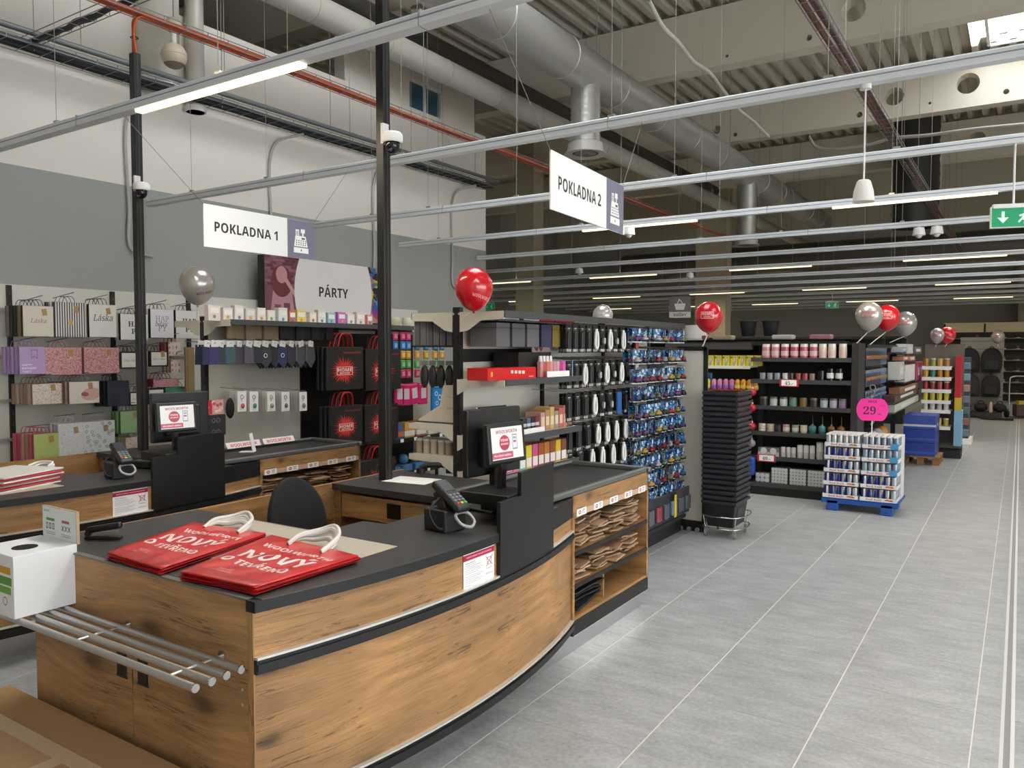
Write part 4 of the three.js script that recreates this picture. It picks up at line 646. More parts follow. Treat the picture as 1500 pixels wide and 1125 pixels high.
// ---- near bay of the front gondola: two shelves of gift sets
{
  const y1 = onX(747, 557, -2.62).y, y2 = onX(756, 640, -2.62).y, y3 = 0.93, zf = -4.93;
  shelfOn(gB, 1, -2.98, -2.62, y1, GZ0 + 0.0, zf); shelfOn(gB, 1, -2.98, -2.62, y2, GZ0, zf); shelfOn(gB, 1, -2.98, -2.64, y3, GZ0, zf);
  part(gB, 'black_crossbar', bx(0.012, 0.03, onX(700, 530, -2.95).y, onX(700, 511, -2.95).y, zf + 3.95, -0.02), BLACKM);
  const yr = onX(720, 508, -2.8).y; // wire ledge under the top shelf
  part(gB, 'wire_ledge', bx(0.02, 0.3, yr + 0.16, yr + 0.168, zf + 3.95, -0.03), mat('#55565a', 0.4, 0.4));
  [[-4.02, '#5b5a5c'], [-4.2, '#56565a'], [-4.38, '#605f61'], [-4.56, '#31344f'], [-4.7, '#7b6a2f']].forEach(([z, c], i) => { const t = thing('gift_carton', ['dark grey carton with rounded lettering, nearest the upright', 'dark grey carton second from the upright', 'dark grey carton third from the upright', 'dark blue carton beside the grey cartons', 'dull yellow carton at the end of the cartons'][i] + ' under the top shelf', 'carton', [-2.82, yr, z - 0.06]); part(t, 'body', B(0.2, 0.15, 0.15), mat(c, 0.6), [0, 0.075, 0]); part(t, 'lid_line', B(0.202, 0.003, 0.152), BLACK, [0, 0.12, 0]); });
  [[-4.05, '#b9bcc0', 'pale folded pack'], [-4.3, '#c9cccf', 'white folded pack'], [-4.5, '#bb1f25', 'red folded pack'], [-4.75, '#c0242a', 'long red pack']].forEach(([z, c, l], i) => solo('folded_pack', `${l} lying on the wire ledge just under the top shelf`, 'pack', RB(0.22, 0.035, i === 3 ? 0.28 : 0.2, 0.01), mat(c, 0.4), [-2.8, yr + 0.188, z - 0.08]));
  { const r = rectX(712, 537, 777, 556, -2.68), t = thing('gift_box', 'long bright red gift box lying on the upper cosmetics shelf', 'box', [-2.73, y1, r.c], Math.PI / 2 - 0.06); part(t, 'carton', RB(r.w, 0.075, 0.16, 0.002), mat('#c81a1e', 0.35), [0, 0.038, 0]); part(t, 'front_print', new THREE.PlaneGeometry(r.w - 0.004, 0.072), printMat(256, 40, (g) => { fill(g, '#c81a1e', 0, 0, 256, 40); fill(g, '#d9a23a', 14, 12, 10, 16); for (let i = 0; i < 4; i++) fill(g, '#f0d5d0', 118 + i * 20, 8 + i, 12 + i, 11); fill(g, '#e89a94', 216, 30, 26, 4); }, 0.35), [0, 0.038, 0.081]); }
  { const t = thing('cosmetics_tray', 'black display box behind the red gift box', 'box', [-2.84, y1, -4.5]); part(t, 'body', B(0.2, 0.17, 0.42), BLACK, [0, 0.085, 0]); const h = part(t, 'header_card', B(0.006, 0.13, 0.24), mat('#b99a9e', 0.5), [0.05, 0.22, -0.15], [0, 0, 0.1]); part(h, 'header_print', new THREE.PlaneGeometry(0.24, 0.13), printMat(128, 72, (g) => { fill(g, '#b08f96', 0, 0, 128, 72); for (const x of [30, 62]) { g.fillStyle = '#5a3a34'; g.beginPath(); g.ellipse(x, 34, 15, 26, 0, 0, 7); g.fill(); g.fillStyle = '#c99a86'; g.beginPath(); g.ellipse(x, 36, 8, 13, 0, 0, 7); g.fill(); } fill(g, '#d5c3c8', 92, 16, 26, 8); fill(g, '#d5c3c8', 92, 32, 26, 5); }, 0.5), [0.0035, 0, 0], [0, Math.PI / 2, 0]); }
  const zc = [-4.46, -4.94], cc = ['#c98a86', '#b5585a', '#cf7d6b', '#d39a90', '#cf8fa0', '#d0a3ad', '#c8308a', '#d86fae', '#5fb7b5', '#9a86c9', '#79b3d8'];
  cc.forEach((c, i) => { const z = zc[0] + (zc[1] - zc[0]) * (i + 0.5) / cc.length, t = thing('lip_gloss', `${['rose', 'brick red', 'coral', 'salmon', 'dusty pink', 'pale pink', 'magenta', 'bright pink', 'turquoise', 'lilac', 'sky blue'][i]} cosmetics pack in the tray on the upper shelf`, 'cosmetics', [-2.69, y1, z]); part(t, 'pack', RB(0.03, 0.105, 0.038, 0.004), mat(c, 0.3), [0, 0.055, 0]); part(t, 'cap', i < 4 ? cyl(0.012, 0.014, 0.04, 12) : B(0.028, 0.03, 0.036), i < 4 ? mat('#e0dcd6', 0.3) : mat('#e6e1df', 0.4), [0, i < 4 ? 0.125 : 0.015, i < 4 ? 0 : 0.002]); });
  solo('price_strip', 'white lettered card strip before the cosmetics on the upper shelf', 'card', B(0.006, 0.04, 0.3), PAPER, [-2.63, y1 + 0.022, -4.62]);
  // second shelf
  { const t = thing('makeup_palette', 'open dark makeup palette propped on the lower cosmetics shelf', 'palette', [-2.76, y2, -4.16], Math.PI / 2 - 0.1); part(t, 'tray', RB(0.3, 0.02, 0.17, 0.004), BLACK, [0, 0.012, 0]); part(t, 'lid', RB(0.3, 0.16, 0.014, 0.004), mat('#2b3036', 0.3), [0, 0.1, -0.09], [-0.35, 0, 0]); part(t, 'lid_rim', B(0.01, 0.16, 0.02), CREAM, [-0.15, 0.1, -0.09], [-0.35, 0, 0]); for (let i = 0; i < 8; i++) part(t, 'pan', cyl(0.014, 0.014, 0.003, 12), mat(['#4b3f3c', '#6d5a52', '#39414a', '#7a6a61'][i % 4], 0.4), [-0.11 + (i % 4) * 0.073, 0.024, -0.03 + Math.floor(i / 4) * 0.06]); }
  ['#2b2b30', '#56667a', '#20222a', '#7e3038'].forEach((c, i) => { const t = thing('perfume_box', `${['black', 'steel blue', 'ink black', 'dark red'][i]} perfume box standing in the white tray`, 'perfume', [-2.69, y2 + 0.004, -4.25 - i * 0.052]); part(t, 'carton', B(0.045, 0.095, 0.042), mat(c, 0.3), [0, 0.0475, 0]); part(t, 'label_band', B(0.046, 0.02, 0.043), mat('#b9bcc2', 0.4), [0, 0.05, 0]); });
  solo('display_tray', 'white low display tray on the lower cosmetics shelf', 'tray', merge([bx(-0.04, 0.045, 0, 0.004, -0.14, 0.14), bx(0.04, 0.045, 0, 0.035, -0.14, 0.14), bx(-0.04, 0.04, 0, 0.03, 0.135, 0.14)]), WHITE, [-2.68, y2, -4.31]);
  ['#b88d84', '#a9805a', '#c0a468', '#8d8f7a', '#b9665f', '#c77b77', '#9d7a5f'].forEach((c, i) => { const t = thing('gift_set', `${['rosy', 'bronze', 'golden', 'sage', 'red', 'coral', 'brown'][i]} cosmetics gift set box on the lower shelf`, 'gift set', [-2.74, y2, -4.5 - i * 0.062]); part(t, 'carton', B(0.12, 0.12 + 0.015 * (i % 3), 0.056), mat(c, 0.35), [0, 0.06 + 0.0075 * (i % 3), 0]); part(t, 'window', B(0.002, 0.06, 0.04), mat('#e0c9b0', 0.15), [0.061, 0.06, 0]); });
  // third shelf: hair dye and colour boxes
  ['#8c5a3c', '#d04c93', '#d65fa3', '#57b8b2', '#d9c93a', '#d4568a', '#a0522d', '#b5722f', '#8f4a2a', '#d8b52f', '#7a4b33', '#c9a33c'].forEach((c, i) => { const t = thing('hair_color_box', `${['chestnut', 'magenta', 'hot pink', 'turquoise', 'lemon', 'rose', 'copper', 'amber', 'russet', 'yellow', 'brown', 'ochre'][i]} hair color box on the lowest shelf above the belt`, 'box', [-2.71, y3, -4.0 - i * 0.077]); part(t, 'carton', B(0.08, 0.15, 0.068), mat(c, 0.4), [0, 0.075, 0]); part(t, 'label_panel', B(0.002, 0.06, 0.06), mat('#e6dfdc', 0.5), [0.041, 0.04, 0]); });
}
// ---- left side of the front gondola, seen past its end
{
  const ys = [onZ(640, 622, -3.95).y, onZ(640, 668, -3.95).y]; ys.forEach((y) => shelfOn(gB, -1, -3.38, -3.02, y, GZ0, -4.95));
  const yb = onZ(640, 506, -4.0).y;
  for (let i = 0; i < 7; i++) { const t = thing('file_box', 'tall dark grey file board standing under the top shelf at the gondola end', 'file', [-3.33 + i * 0.045, yb, -4.1 - i * 0.012], 0, 'grey file boards'); part(t, 'board', B(0.04, 0.2, 0.26), mat(i % 2 ? '#6a696a' : '#5b5a5c', 0.7), [0, 0.1, 0]); part(t, 'edge_band', B(0.006, 0.2, 0.262), mat('#8a898a', 0.6), [-0.018, 0.1, 0]); }
  part(gB, 'file_ledge', bx(-0.38, -0.02, yb - 0.012, yb, -1.0, -0.02), BLACKM);
  for (let i = 0; i < 5; i++) { const t = thing('hanging_pouch', 'black hanging pouch on a hook at the near end of the front gondola', 'pouch', [-3.34 + i * 0.062, onZ(640, 532, -4.05).y, -4.06 - i * 0.01], 0.2, 'black hanging pouches'); part(t, 'pouch', new THREE.SphereGeometry(0.06, 14, 12).scale(0.5, 1.3, 0.35), mat('#26272b', 0.35), [0, -0.09, 0]); part(t, 'header', B(0.05, 0.03, 0.004), mat('#8c8d90', 0.5), [0, 0, 0]); }
  { const t = thing('display_stand', 'cream cardboard display stand with sloping side on the gondola end shelf', 'display', [-3.2, ys[0], -4.12]); part(t, 'body', profileZ([[-0.16, 0], [0.16, 0], [0.16, 0.25], [0.05, 0.25], [0.02, 0.12], [-0.16, 0.02]], -0.1, 0.1), mat('#cdc4b4', 0.7)); part(t, 'foot_line', B(0.33, 0.012, 0.21), mat('#3a4250', 0.6), [0, 0.004, 0]); part(t, 'lettering', new THREE.PlaneGeometry(0.09, 0.16), printMat(96, 160, (g) => { fill(g, '#cdc4b4', 0, 0, 96, 160); write(g, 'Wohn', 48, 118, 22, '#8d8890', 'center', 'normal'); g.strokeStyle = '#8d8890'; g.lineWidth = 2; g.beginPath(); g.moveTo(8, 50); g.bezierCurveTo(30, 20, 60, 70, 90, 30); g.stroke(); }, 0.7), [0.105, 0.14, 0.101]); }
  for (let i = 0; i < 12; i++) { const t = thing('glass_bead_jar', 'small clear jar of decorative beads on the end shelf', 'jar', [-3.35 + (i % 6) * 0.062, ys[1], -4.02 - Math.floor(i / 6) * 0.08], 0, 'bead jars on the end shelf'); part(t, 'jar', cyl(0.026, 0.026, 0.085, 12), mat(pick(['#9d8f7c', '#b5a795', '#8a7f78', '#a6948c']), 0.15), [0, 0.043, 0]); part(t, 'lid', cyl(0.027, 0.027, 0.014, 12), mat('#c9c6c0', 0.3), [0, 0.092, 0]); }
}
// ---- right face of the rear gondola
{
  const X = -5.26, topItems = [[311, 330, '#d9cfc9'], [333, 348, '#d5cbc8'], [350, 364, '#d9d4cf'], [366, 381, '#d3cac6'], [383, 396, '#dcd6d0'], [398, 410, '#d9d2cc'], [414, 428, '#cfd4d2'], [430, 440, '#c86a5c'], [441, 455, '#d9c56a'], [460, 470, '#dcd5cc'], [472, 484, '#d8d2cb'], [486, 498, '#8fb2c4'], [501, 513, '#c16ab8'], [515, 526, '#d8d3cc'], [528, 541, '#d9c8c8'], [544, 552, '#d98f80']];
  topItems.forEach(([a, b, c], i) => { const r = rectX(a, 450, b, 469, X), t = thing('party_candle_pack', ['cream', 'off white', 'pearl', 'pale rose', 'ivory', 'sand', 'mint white', 'red', 'yellow', 'beige', 'almond', 'light blue', 'purple', 'white', 'pink', 'salmon'][i] + ' small party pack standing on the top shelf before the party sign', 'party pack', [X - 0.08, 1.928, r.c]); const hh = [0.12, 0.105, 0.13, 0.11][i % 4]; part(t, 'pack', B(0.05, hh, r.w * 0.92), mat(c, 0.5), [0, hh / 2 + 0.002, 0]); part(t, 'label', B(0.002, 0.04, r.w * 0.7), mat('#e6e0d8', 0.6), [0.026, hh * 0.68, 0]); part(t, 'motif', new THREE.SphereGeometry(0.014, 8, 6).scale(0.3, 1, 1), mat(pick(['#c0606a', '#6a84a8', '#c9a24e', '#7a9a72']), 0.5), [0.027, 0.035, 0]); });
  for (let i = 0; i < 4; i++) solo('party_bowl', 'pale party bowl on the far end of the top shelf', 'bowl', lathe([[0.001, 0], [0.05, 0], [0.07, 0.06], [0.06, 0.1], [0.055, 0.1], [0.062, 0.06], [0.045, 0.01], [0.001, 0.01]], 16), mat(pick(['#8f9a98', '#b9b59a', '#c9c2b5']), 0.4), [X - 0.1, 1.93, -6.05 - i * 0.2], null, 'bowls on the top shelf');
  // brown and black folded accessories on a rail
  const yb = onX(340, 488, X).y; part(gA, 'hang_rail', bx(0.0, 0.3, yb + 0.09, yb + 0.1, -1.9, -0.05), BLACKM);
  for (let i = 0; i < 14; i++) { const br = i < 6; solo('accessory_pack', br ? 'brown paper wrapped accessory hanging on the upper rail of the rear gondola' : 'black accessory pouch hanging on the upper rail of the rear gondola', 'accessory', RB(0.03, 0.13 + 0.01 * (i % 3), 0.085, 0.008), br ? mat('#7d6d58', 0.8) : mat('#1d1b1e', 0.7), [X - 0.03 - 0.02 * (i % 2), yb + 0.02, -4.02 - i * 0.088], [0, rr(-0.2, 0.2), 0], br ? 'brown wrapped accessories' : 'black accessory pouches'); }
  // ties with white headers
  const tieP = [[303, '#2f3350'], [313, '#3b3562'], [323, '#35403e'], [336, '#3f5a60'], [350, '#4a4450'], [364, '#595766'], [376, '#35353a'], [388, '#3b3e44'], [401, '#2d2e33'], [413, '#333b5c'], [426, '#3a3840'], [440, '#5a5860'], [455, '#55545e']];
  const dots = printMat(64, 64, (g) => { fill(g, '#47464f', 0, 0, 64, 64); for (let i = 0; i < 64; i++) fill(g, '#8d8c95', (i % 8) * 8 + (i % 16 > 7 ? 4 : 0), Math.floor(i / 8) * 8, 3, 3); }, 0.7);
  tieP.forEach(([px, c], i) => {
    const z = onX(px, 520, X).z, y = onX(px, 505, X).y; hook(gA, X + 0.03, y + 0.02, z, 0.3);
    for (let d = 0; d < 3; d++) {
      const tipped = i > 6, t = thing('necktie_pack', d ? 'folded dark tie hanging behind the first one on its hook' : `${['navy', 'violet', 'dark green', 'teal', 'plum grey', 'slate violet', 'charcoal', 'dark grey logo', 'black', 'navy logo', 'smoky', 'fine dotted', 'grey dotted'][i]} folded tie with white header at the front of its hook`, 'tie', [X + 0.0 - d * 0.035, y, z + rr(-0.006, 0.006)], Math.PI / 2 + rr(-0.25, 0.25), d ? 'ties behind the front ones' : undefined);
      const sh = tipped ? [[-0.045, 0], [0.045, 0.01], [0.06, -0.13], [0.01, -0.2], [-0.05, -0.14]] : [[-0.042, 0], [0.042, 0], [0.048, -0.15], [-0.048, -0.155]];
      part(t, 'tie', profileZ(sh, -0.006, 0.006), i > 10 && !d ? dots : mat(c, 0.8)); part(t, 'header_card', B(0.06, 0.05, 0.003), mat('#d6d5d3', 0.6), [0, 0.008, 0.008], [0, 0, rr(-0.3, 0.3)]);
      if (!d && (i === 7 || i === 9)) part(t, 'emblem', new THREE.TorusGeometry(0.016, 0.003, 5, 14), mat('#d5d8dc', 0.6), [0, -0.09, 0.008]);
    }
  });
  // key ring cards
  const card = printMat(64, 128, (g) => { fill(g, '#e2e0dc', 0, 0, 64, 128); g.strokeStyle = '#8a8a86'; g.lineWidth = 4; g.beginPath(); g.arc(32, 34, 11, 0, 7); g.stroke(); g.beginPath(); g.moveTo(32, 46); g.lineTo(32, 66); g.stroke(); }, 0.6);
  [[354, '#b5524e', 'red'], [372, '#3f8a7c', 'green'], [397, '#8f8a83', 'grey'], [418, '#6e6a78', 'violet'], [444, '#7d6f6a', 'brown']].forEach(([px, c, w]) => {
    const z = onX(px, 588, X).z, y = onX(px, 588, X).y; hook(gA, X + 0.03, y + 0.1, z, 0.3);
    for (let d = 0; d < 8; d++) { const t = thing('key_ring_card', d ? `white key ring card queued behind the ${w} charm` : `white card with a key ring and ${w} charm, front of its hook`, 'key ring', [X - d * 0.016, y, z + 0.002 * d + rr(-0.003, 0.003)], Math.PI / 2, d ? `key ring cards behind the ${w} one` : undefined); part(t, 'card', B(0.085, 0.165, 0.003), d ? mat('#bdb8b0', 0.7) : card); if (!d) { part(t, 'ring', new THREE.TorusGeometry(0.014, 0.002, 5, 16), CHROME, [0, 0.03, 0.005]); part(t, 'charm', new THREE.IcosahedronGeometry(0.018, 1).scale(1, 1.2, 0.5), mat(c, 0.35), [0.004, -0.035, 0.008]); } }
  });
  { const r = rectX(292, 586, 327, 607, X), t = thing('promo_card', 'red and pink promotion card hanging on the rear gondola', 'card', [X, r.y, r.c], Math.PI / 2); part(t, 'card', B(r.w, r.h, 0.006), mat('#c02a3c', 0.5)); part(t, 'print', new THREE.PlaneGeometry(r.w, r.h), printMat(128, 80, (g) => { fill(g, '#c02a3c', 0, 0, 128, 80); fill(g, '#cf9a98', 66, 0, 62, 80); for (let i = 0; i < 8; i++) { g.fillStyle = ['#e8c9c2', '#a85a58', '#dfb0a8'][i % 3]; g.beginPath(); g.arc(72 + (i * 23) % 52, 14 + (i * 17) % 56, 9, 0, 7); g.fill(); } write(g, 'TOP', 30, 22, 15, '#f4dfe0'); write(g, 'PARTY', 32, 42, 12, '#f4dfe0'); }, 0.5), [0, 0, 0.004]);
    const q = rectX(298, 608, 329, 638, X), b = thing('party_mask_box', 'black box with glasses print below the red promotion card', 'box', [X, q.y, q.c], Math.PI / 2 + 0.08); part(b, 'carton', B(q.w, q.h, 0.04), mat('#2a2a2c', 0.6)); for (const s of [0.04, -0.05]) part(b, 'glasses_print', merge([new THREE.TorusGeometry(0.016, 0.002, 4, 14).translate(-0.022, s, 0), new THREE.TorusGeometry(0.016, 0.002, 4, 14).translate(0.022, s, 0)]), mat('#8f9092', 0.5), [0, 0, 0.021]); }
  solo('black_tassel', 'black feathery tassel hanging beside the red promotion card', 'tassel', new THREE.IcosahedronGeometry(0.06, 2).scale(0.5, 1.4, 0.6), mat('#121113', 0.9), [X, onX(337, 598, X).y, onX(337, 598, X).z]);
  // black HOME shopping bags
  const home = printMat(256, 320, (g) => {
    fill(g, '#202022', 0, 0, 256, 320); g.save(); g.translate(118, 176); for (const [n, r0, r1, c] of [[34, 40, 126, '#b8211e'], [26, 46, 104, '#e23a33']]) { g.fillStyle = c; g.beginPath(); for (let i = 0; i < n * 2; i++) { const a = i / n * Math.PI, r = i % 2 ? r0 : rr(r1 * 0.66, r1); i ? g.lineTo(Math.cos(a) * r, Math.sin(a) * r * 1.1) : g.moveTo(r, 0); } g.fill(); } g.restore();
    fill(g, '#e9d7d4', 66, 148, 112, 62); fill(g, '#c7231f', 70, 152, 104, 54); write(g, 'HOME', 122, 172, 36, '#f3ebe9'); write(g, 'BEYOND', 122, 195, 18, '#f3ebe9'); write(g, 'WOOLWORTH', 178, 40, 20, '#b8262a');
  }, 0.45);
  [[477, 508, 531, 571, 'upper', 'left'], [534, 511, 586, 571, 'upper', 'right'], [482, 594, 530, 650, 'lower', 'left'], [533, 592, 582, 645, 'lower', 'right'], [527, 672, 578, 735, 'lowest', 'right']].forEach(([a, b, c, d, rw, co]) => {
    const r = rectX(a, b, c, d, -5.22);
    for (let k = 0; k < 3; k++) { const t = thing('shopping_bag', k ? `black shopping bag hanging behind the ${rw} burst bag ${co === 'left' ? 'beside the ties' : 'beside the sweets'}` : `black shopping bag with red HOME burst, ${rw} row, ${co === 'left' ? 'beside the ties' : 'beside the sweets'}`, 'bag', [-5.22 - k * 0.045, r.y, r.c + k * 0.01], Math.PI / 2, k ? `bags behind the ${rw} ${co} burst bag` : undefined); part(t, 'bag_body', RB(r.w, r.h, 0.03, 0.008), k ? mat('#1d1d1f', 0.5) : mat('#202022', 0.5)); if (!k) part(t, 'burst_print', new THREE.PlaneGeometry(r.w * 0.98, r.h * 0.98), home, [0, 0, 0.0155]); for (const s of [-1, 1]) part(t, 'handle', tube([[-r.w * 0.2, r.h / 2, 0], [-r.w * 0.12, r.h / 2 + 0.11, 0.01 * s], [r.w * 0.12, r.h / 2 + 0.11, 0.01 * s], [r.w * 0.2, r.h / 2, 0]], 0.008, 16, 6), s > 0 ? mat('#b3211f', 0.5) : BLACK, [0, 0, s * 0.012]); }
  });
  part(gA, 'black_backing', bx(0.014, 0.02, 0.25, 1.86, -2.6, -1.05), BLACK);
  // strips of party sweets
  const seg = ['#c93a72', '#2f76b5', '#cf9a34', '#4fa354', '#c43a66'];
  [[579, 1], [590, 1], [598, 1], [611, 0], [624, 0], [637, 0], [647, 0]].forEach(([px, full], i) => { const z = onX(px, 520, -5.24).z, t = thing('sweet_strip', `${['first', 'second', 'third', 'fourth', 'fifth', 'sixth', 'seventh'][i]} strip of pink, blue, yellow and green sweets counted from the tall post`, 'sweets', [-5.24, onX(px, 520, -5.24).y, z], Math.PI / 2); seg.forEach((c, j) => { if (j === 0 && !full) return; part(t, 'sachet', RB(0.075, 0.088, 0.022, 0.01), mat(c, 0.25), [0, 0.19 - j * 0.095, 0]); part(t, 'sachet_label', B(0.04, 0.045, 0.002), mat(['#dd7fa2', '#7fb0d8', '#dfc07f', '#8fc592', '#dc86a2'][j], 0.4), [0, 0.19 - j * 0.095, 0.0115]); }); });
  [[584, 563, 594], [594, 563, 594], [606, 562, 592], [619, 562, 592]].forEach(([px, a, b], i) => { const r = rectX(px - 6, a, px + 6, b, -5.24), t = thing('sweet_bag', ['pink sweet bag with silver print, nearest the tall post', 'pink sweet bag with silver print, second from the tall post', 'tilted pink sweet bag below the strips', 'pink sweet bag beside the blue pack'][i], 'sweets', [-5.24, r.y, r.c], Math.PI / 2); part(t, 'bag', RB(0.14, r.h, 0.03, 0.012), mat('#cf2f70', 0.22), [0, 0, 0], [0, 0, i === 2 ? 0.1 : 0]); part(t, 'print', B(0.08, r.h * 0.5, 0.002), mat('#d8c5cc', 0.4), [0, 0.01, 0.016], [0, 0, i === 2 ? 0.1 : 0]); part(t, 'seal', B(0.14, 0.018, 0.008), mat('#a81f56', 0.3), [0, r.h / 2, 0]); });
  { const r = rectX(628, 566, 652, 602, -5.24), t = thing('sweet_bag', 'blue round eyed balloon pack hanging beside the pink sweet bags', 'party pack', [-5.24, r.y, r.c], Math.PI / 2); part(t, 'bag', RB(0.2, r.h, 0.03, 0.012), mat('#2d7fbd', 0.25)); part(t, 'print', new THREE.PlaneGeometry(0.16, r.h * 0.8), printMat(96, 128, (g) => { fill(g, '#2d86c4', 0, 0, 96, 128); for (const [x, y, k] of [[30, 30, 16], [66, 56, 20], [36, 92, 15]]) { g.fillStyle = '#bfe2f2'; g.beginPath(); g.arc(x, y, k, 0, 7); g.fill(); g.fillStyle = '#2566a8'; g.beginPath(); g.arc(x, y, k * 0.5, 0, 7); g.fill(); } }, 0.3), [0, 0, 0.016]); }
  // shelves of party goods
  const yA = onX(610, 640, -5.2).y, yB = onX(610, 688, -5.2).y;
  [yA, yB].forEach((y) => { const s = shelfOn(gA, 1, -5.54, -5.2, y, -5.75, -6.95, BLACKM, DARK); for (let i = 0; i < 5; i++) part(s, 'price_tag', B(0.002, 0.034, 0.045), PAPER, [-5.2 - gA.position.x + 0.012, y - 0.016, -5.95 + 3.95 - i * 0.21]); });
  [['#5a5fa0', 'violet'], ['#c9a14c', 'golden'], ['#c8503a', 'red'], ['#d9d0c2', 'cream'], ['#8fb0c0', 'pale blue']].forEach(([c, w], i) => { const t = thing('party_box', `${w} printed party box on the upper goods shelf behind the tall post`, 'box', [-5.32, yA, -5.95 - i * 0.19]); part(t, 'carton', B(0.14, 0.15, 0.15), mat(c, 0.45), [0, 0.075, 0]); part(t, 'band', B(0.142, 0.05, 0.152), mat(i ? '#e2ddd2' : '#c8653a', 0.5), [0, 0.04, 0]); });
  [['#b5983e', 'gold'], ['#4a7fa8', 'blue'], ['#c9c4b4', 'silver'], ['#c08a34', 'amber'], ['#3f6f9c', 'dark blue']].forEach(([c, w], i) => { const t = thing('ribbon_ball', `${w} ribbon ball pack on the lower goods shelf behind the tall post`, 'ribbon', [-5.3, yB, -5.9 - i * 0.19]); part(t, 'box', B(0.13, 0.06, 0.14), mat('#4d80ac', 0.4), [0, 0.03, 0]); part(t, 'ball', new THREE.SphereGeometry(0.055, 14, 10), mat(c, 0.25), [0, 0.115, 0]); });
  // what lies on the rear till's belt side
  [['#d9d2cc', -4.0], ['#d3a5a5', -4.35]].forEach(([c, z], i) => solo('sticker_strip', i ? 'second pink and white lettered sticker strip along the rear belt' : 'first pink and white lettered sticker strip along the rear belt', 'sticker', new THREE.PlaneGeometry(0.32, 0.05), printMat(256, 40, (g) => { fill(g, '#e3d6d4', 0, 0, 256, 40); write(g, 'WOOLWORTH', 128, 21, 31, '#b53a4a'); }, 0.5), [-5.135, 0.955, z], [-0.5, Math.PI / 2, 0, 'YXZ']));
  { const q = onY(366, 662, 0.94), t = thing('belt_divider', 'white folded card standing on the rim of the rear belt', 'card', [q.x, 0.94, q.z], 0.6); part(t, 'stand', B(0.1, 0.004, 0.07), WHITE, [-0.02, 0.002, 0]); part(t, 'upright_card', B(0.006, 0.14, 0.07), WHITE, [0.02, 0.07, 0], [0, 0, 0.2]); }
}

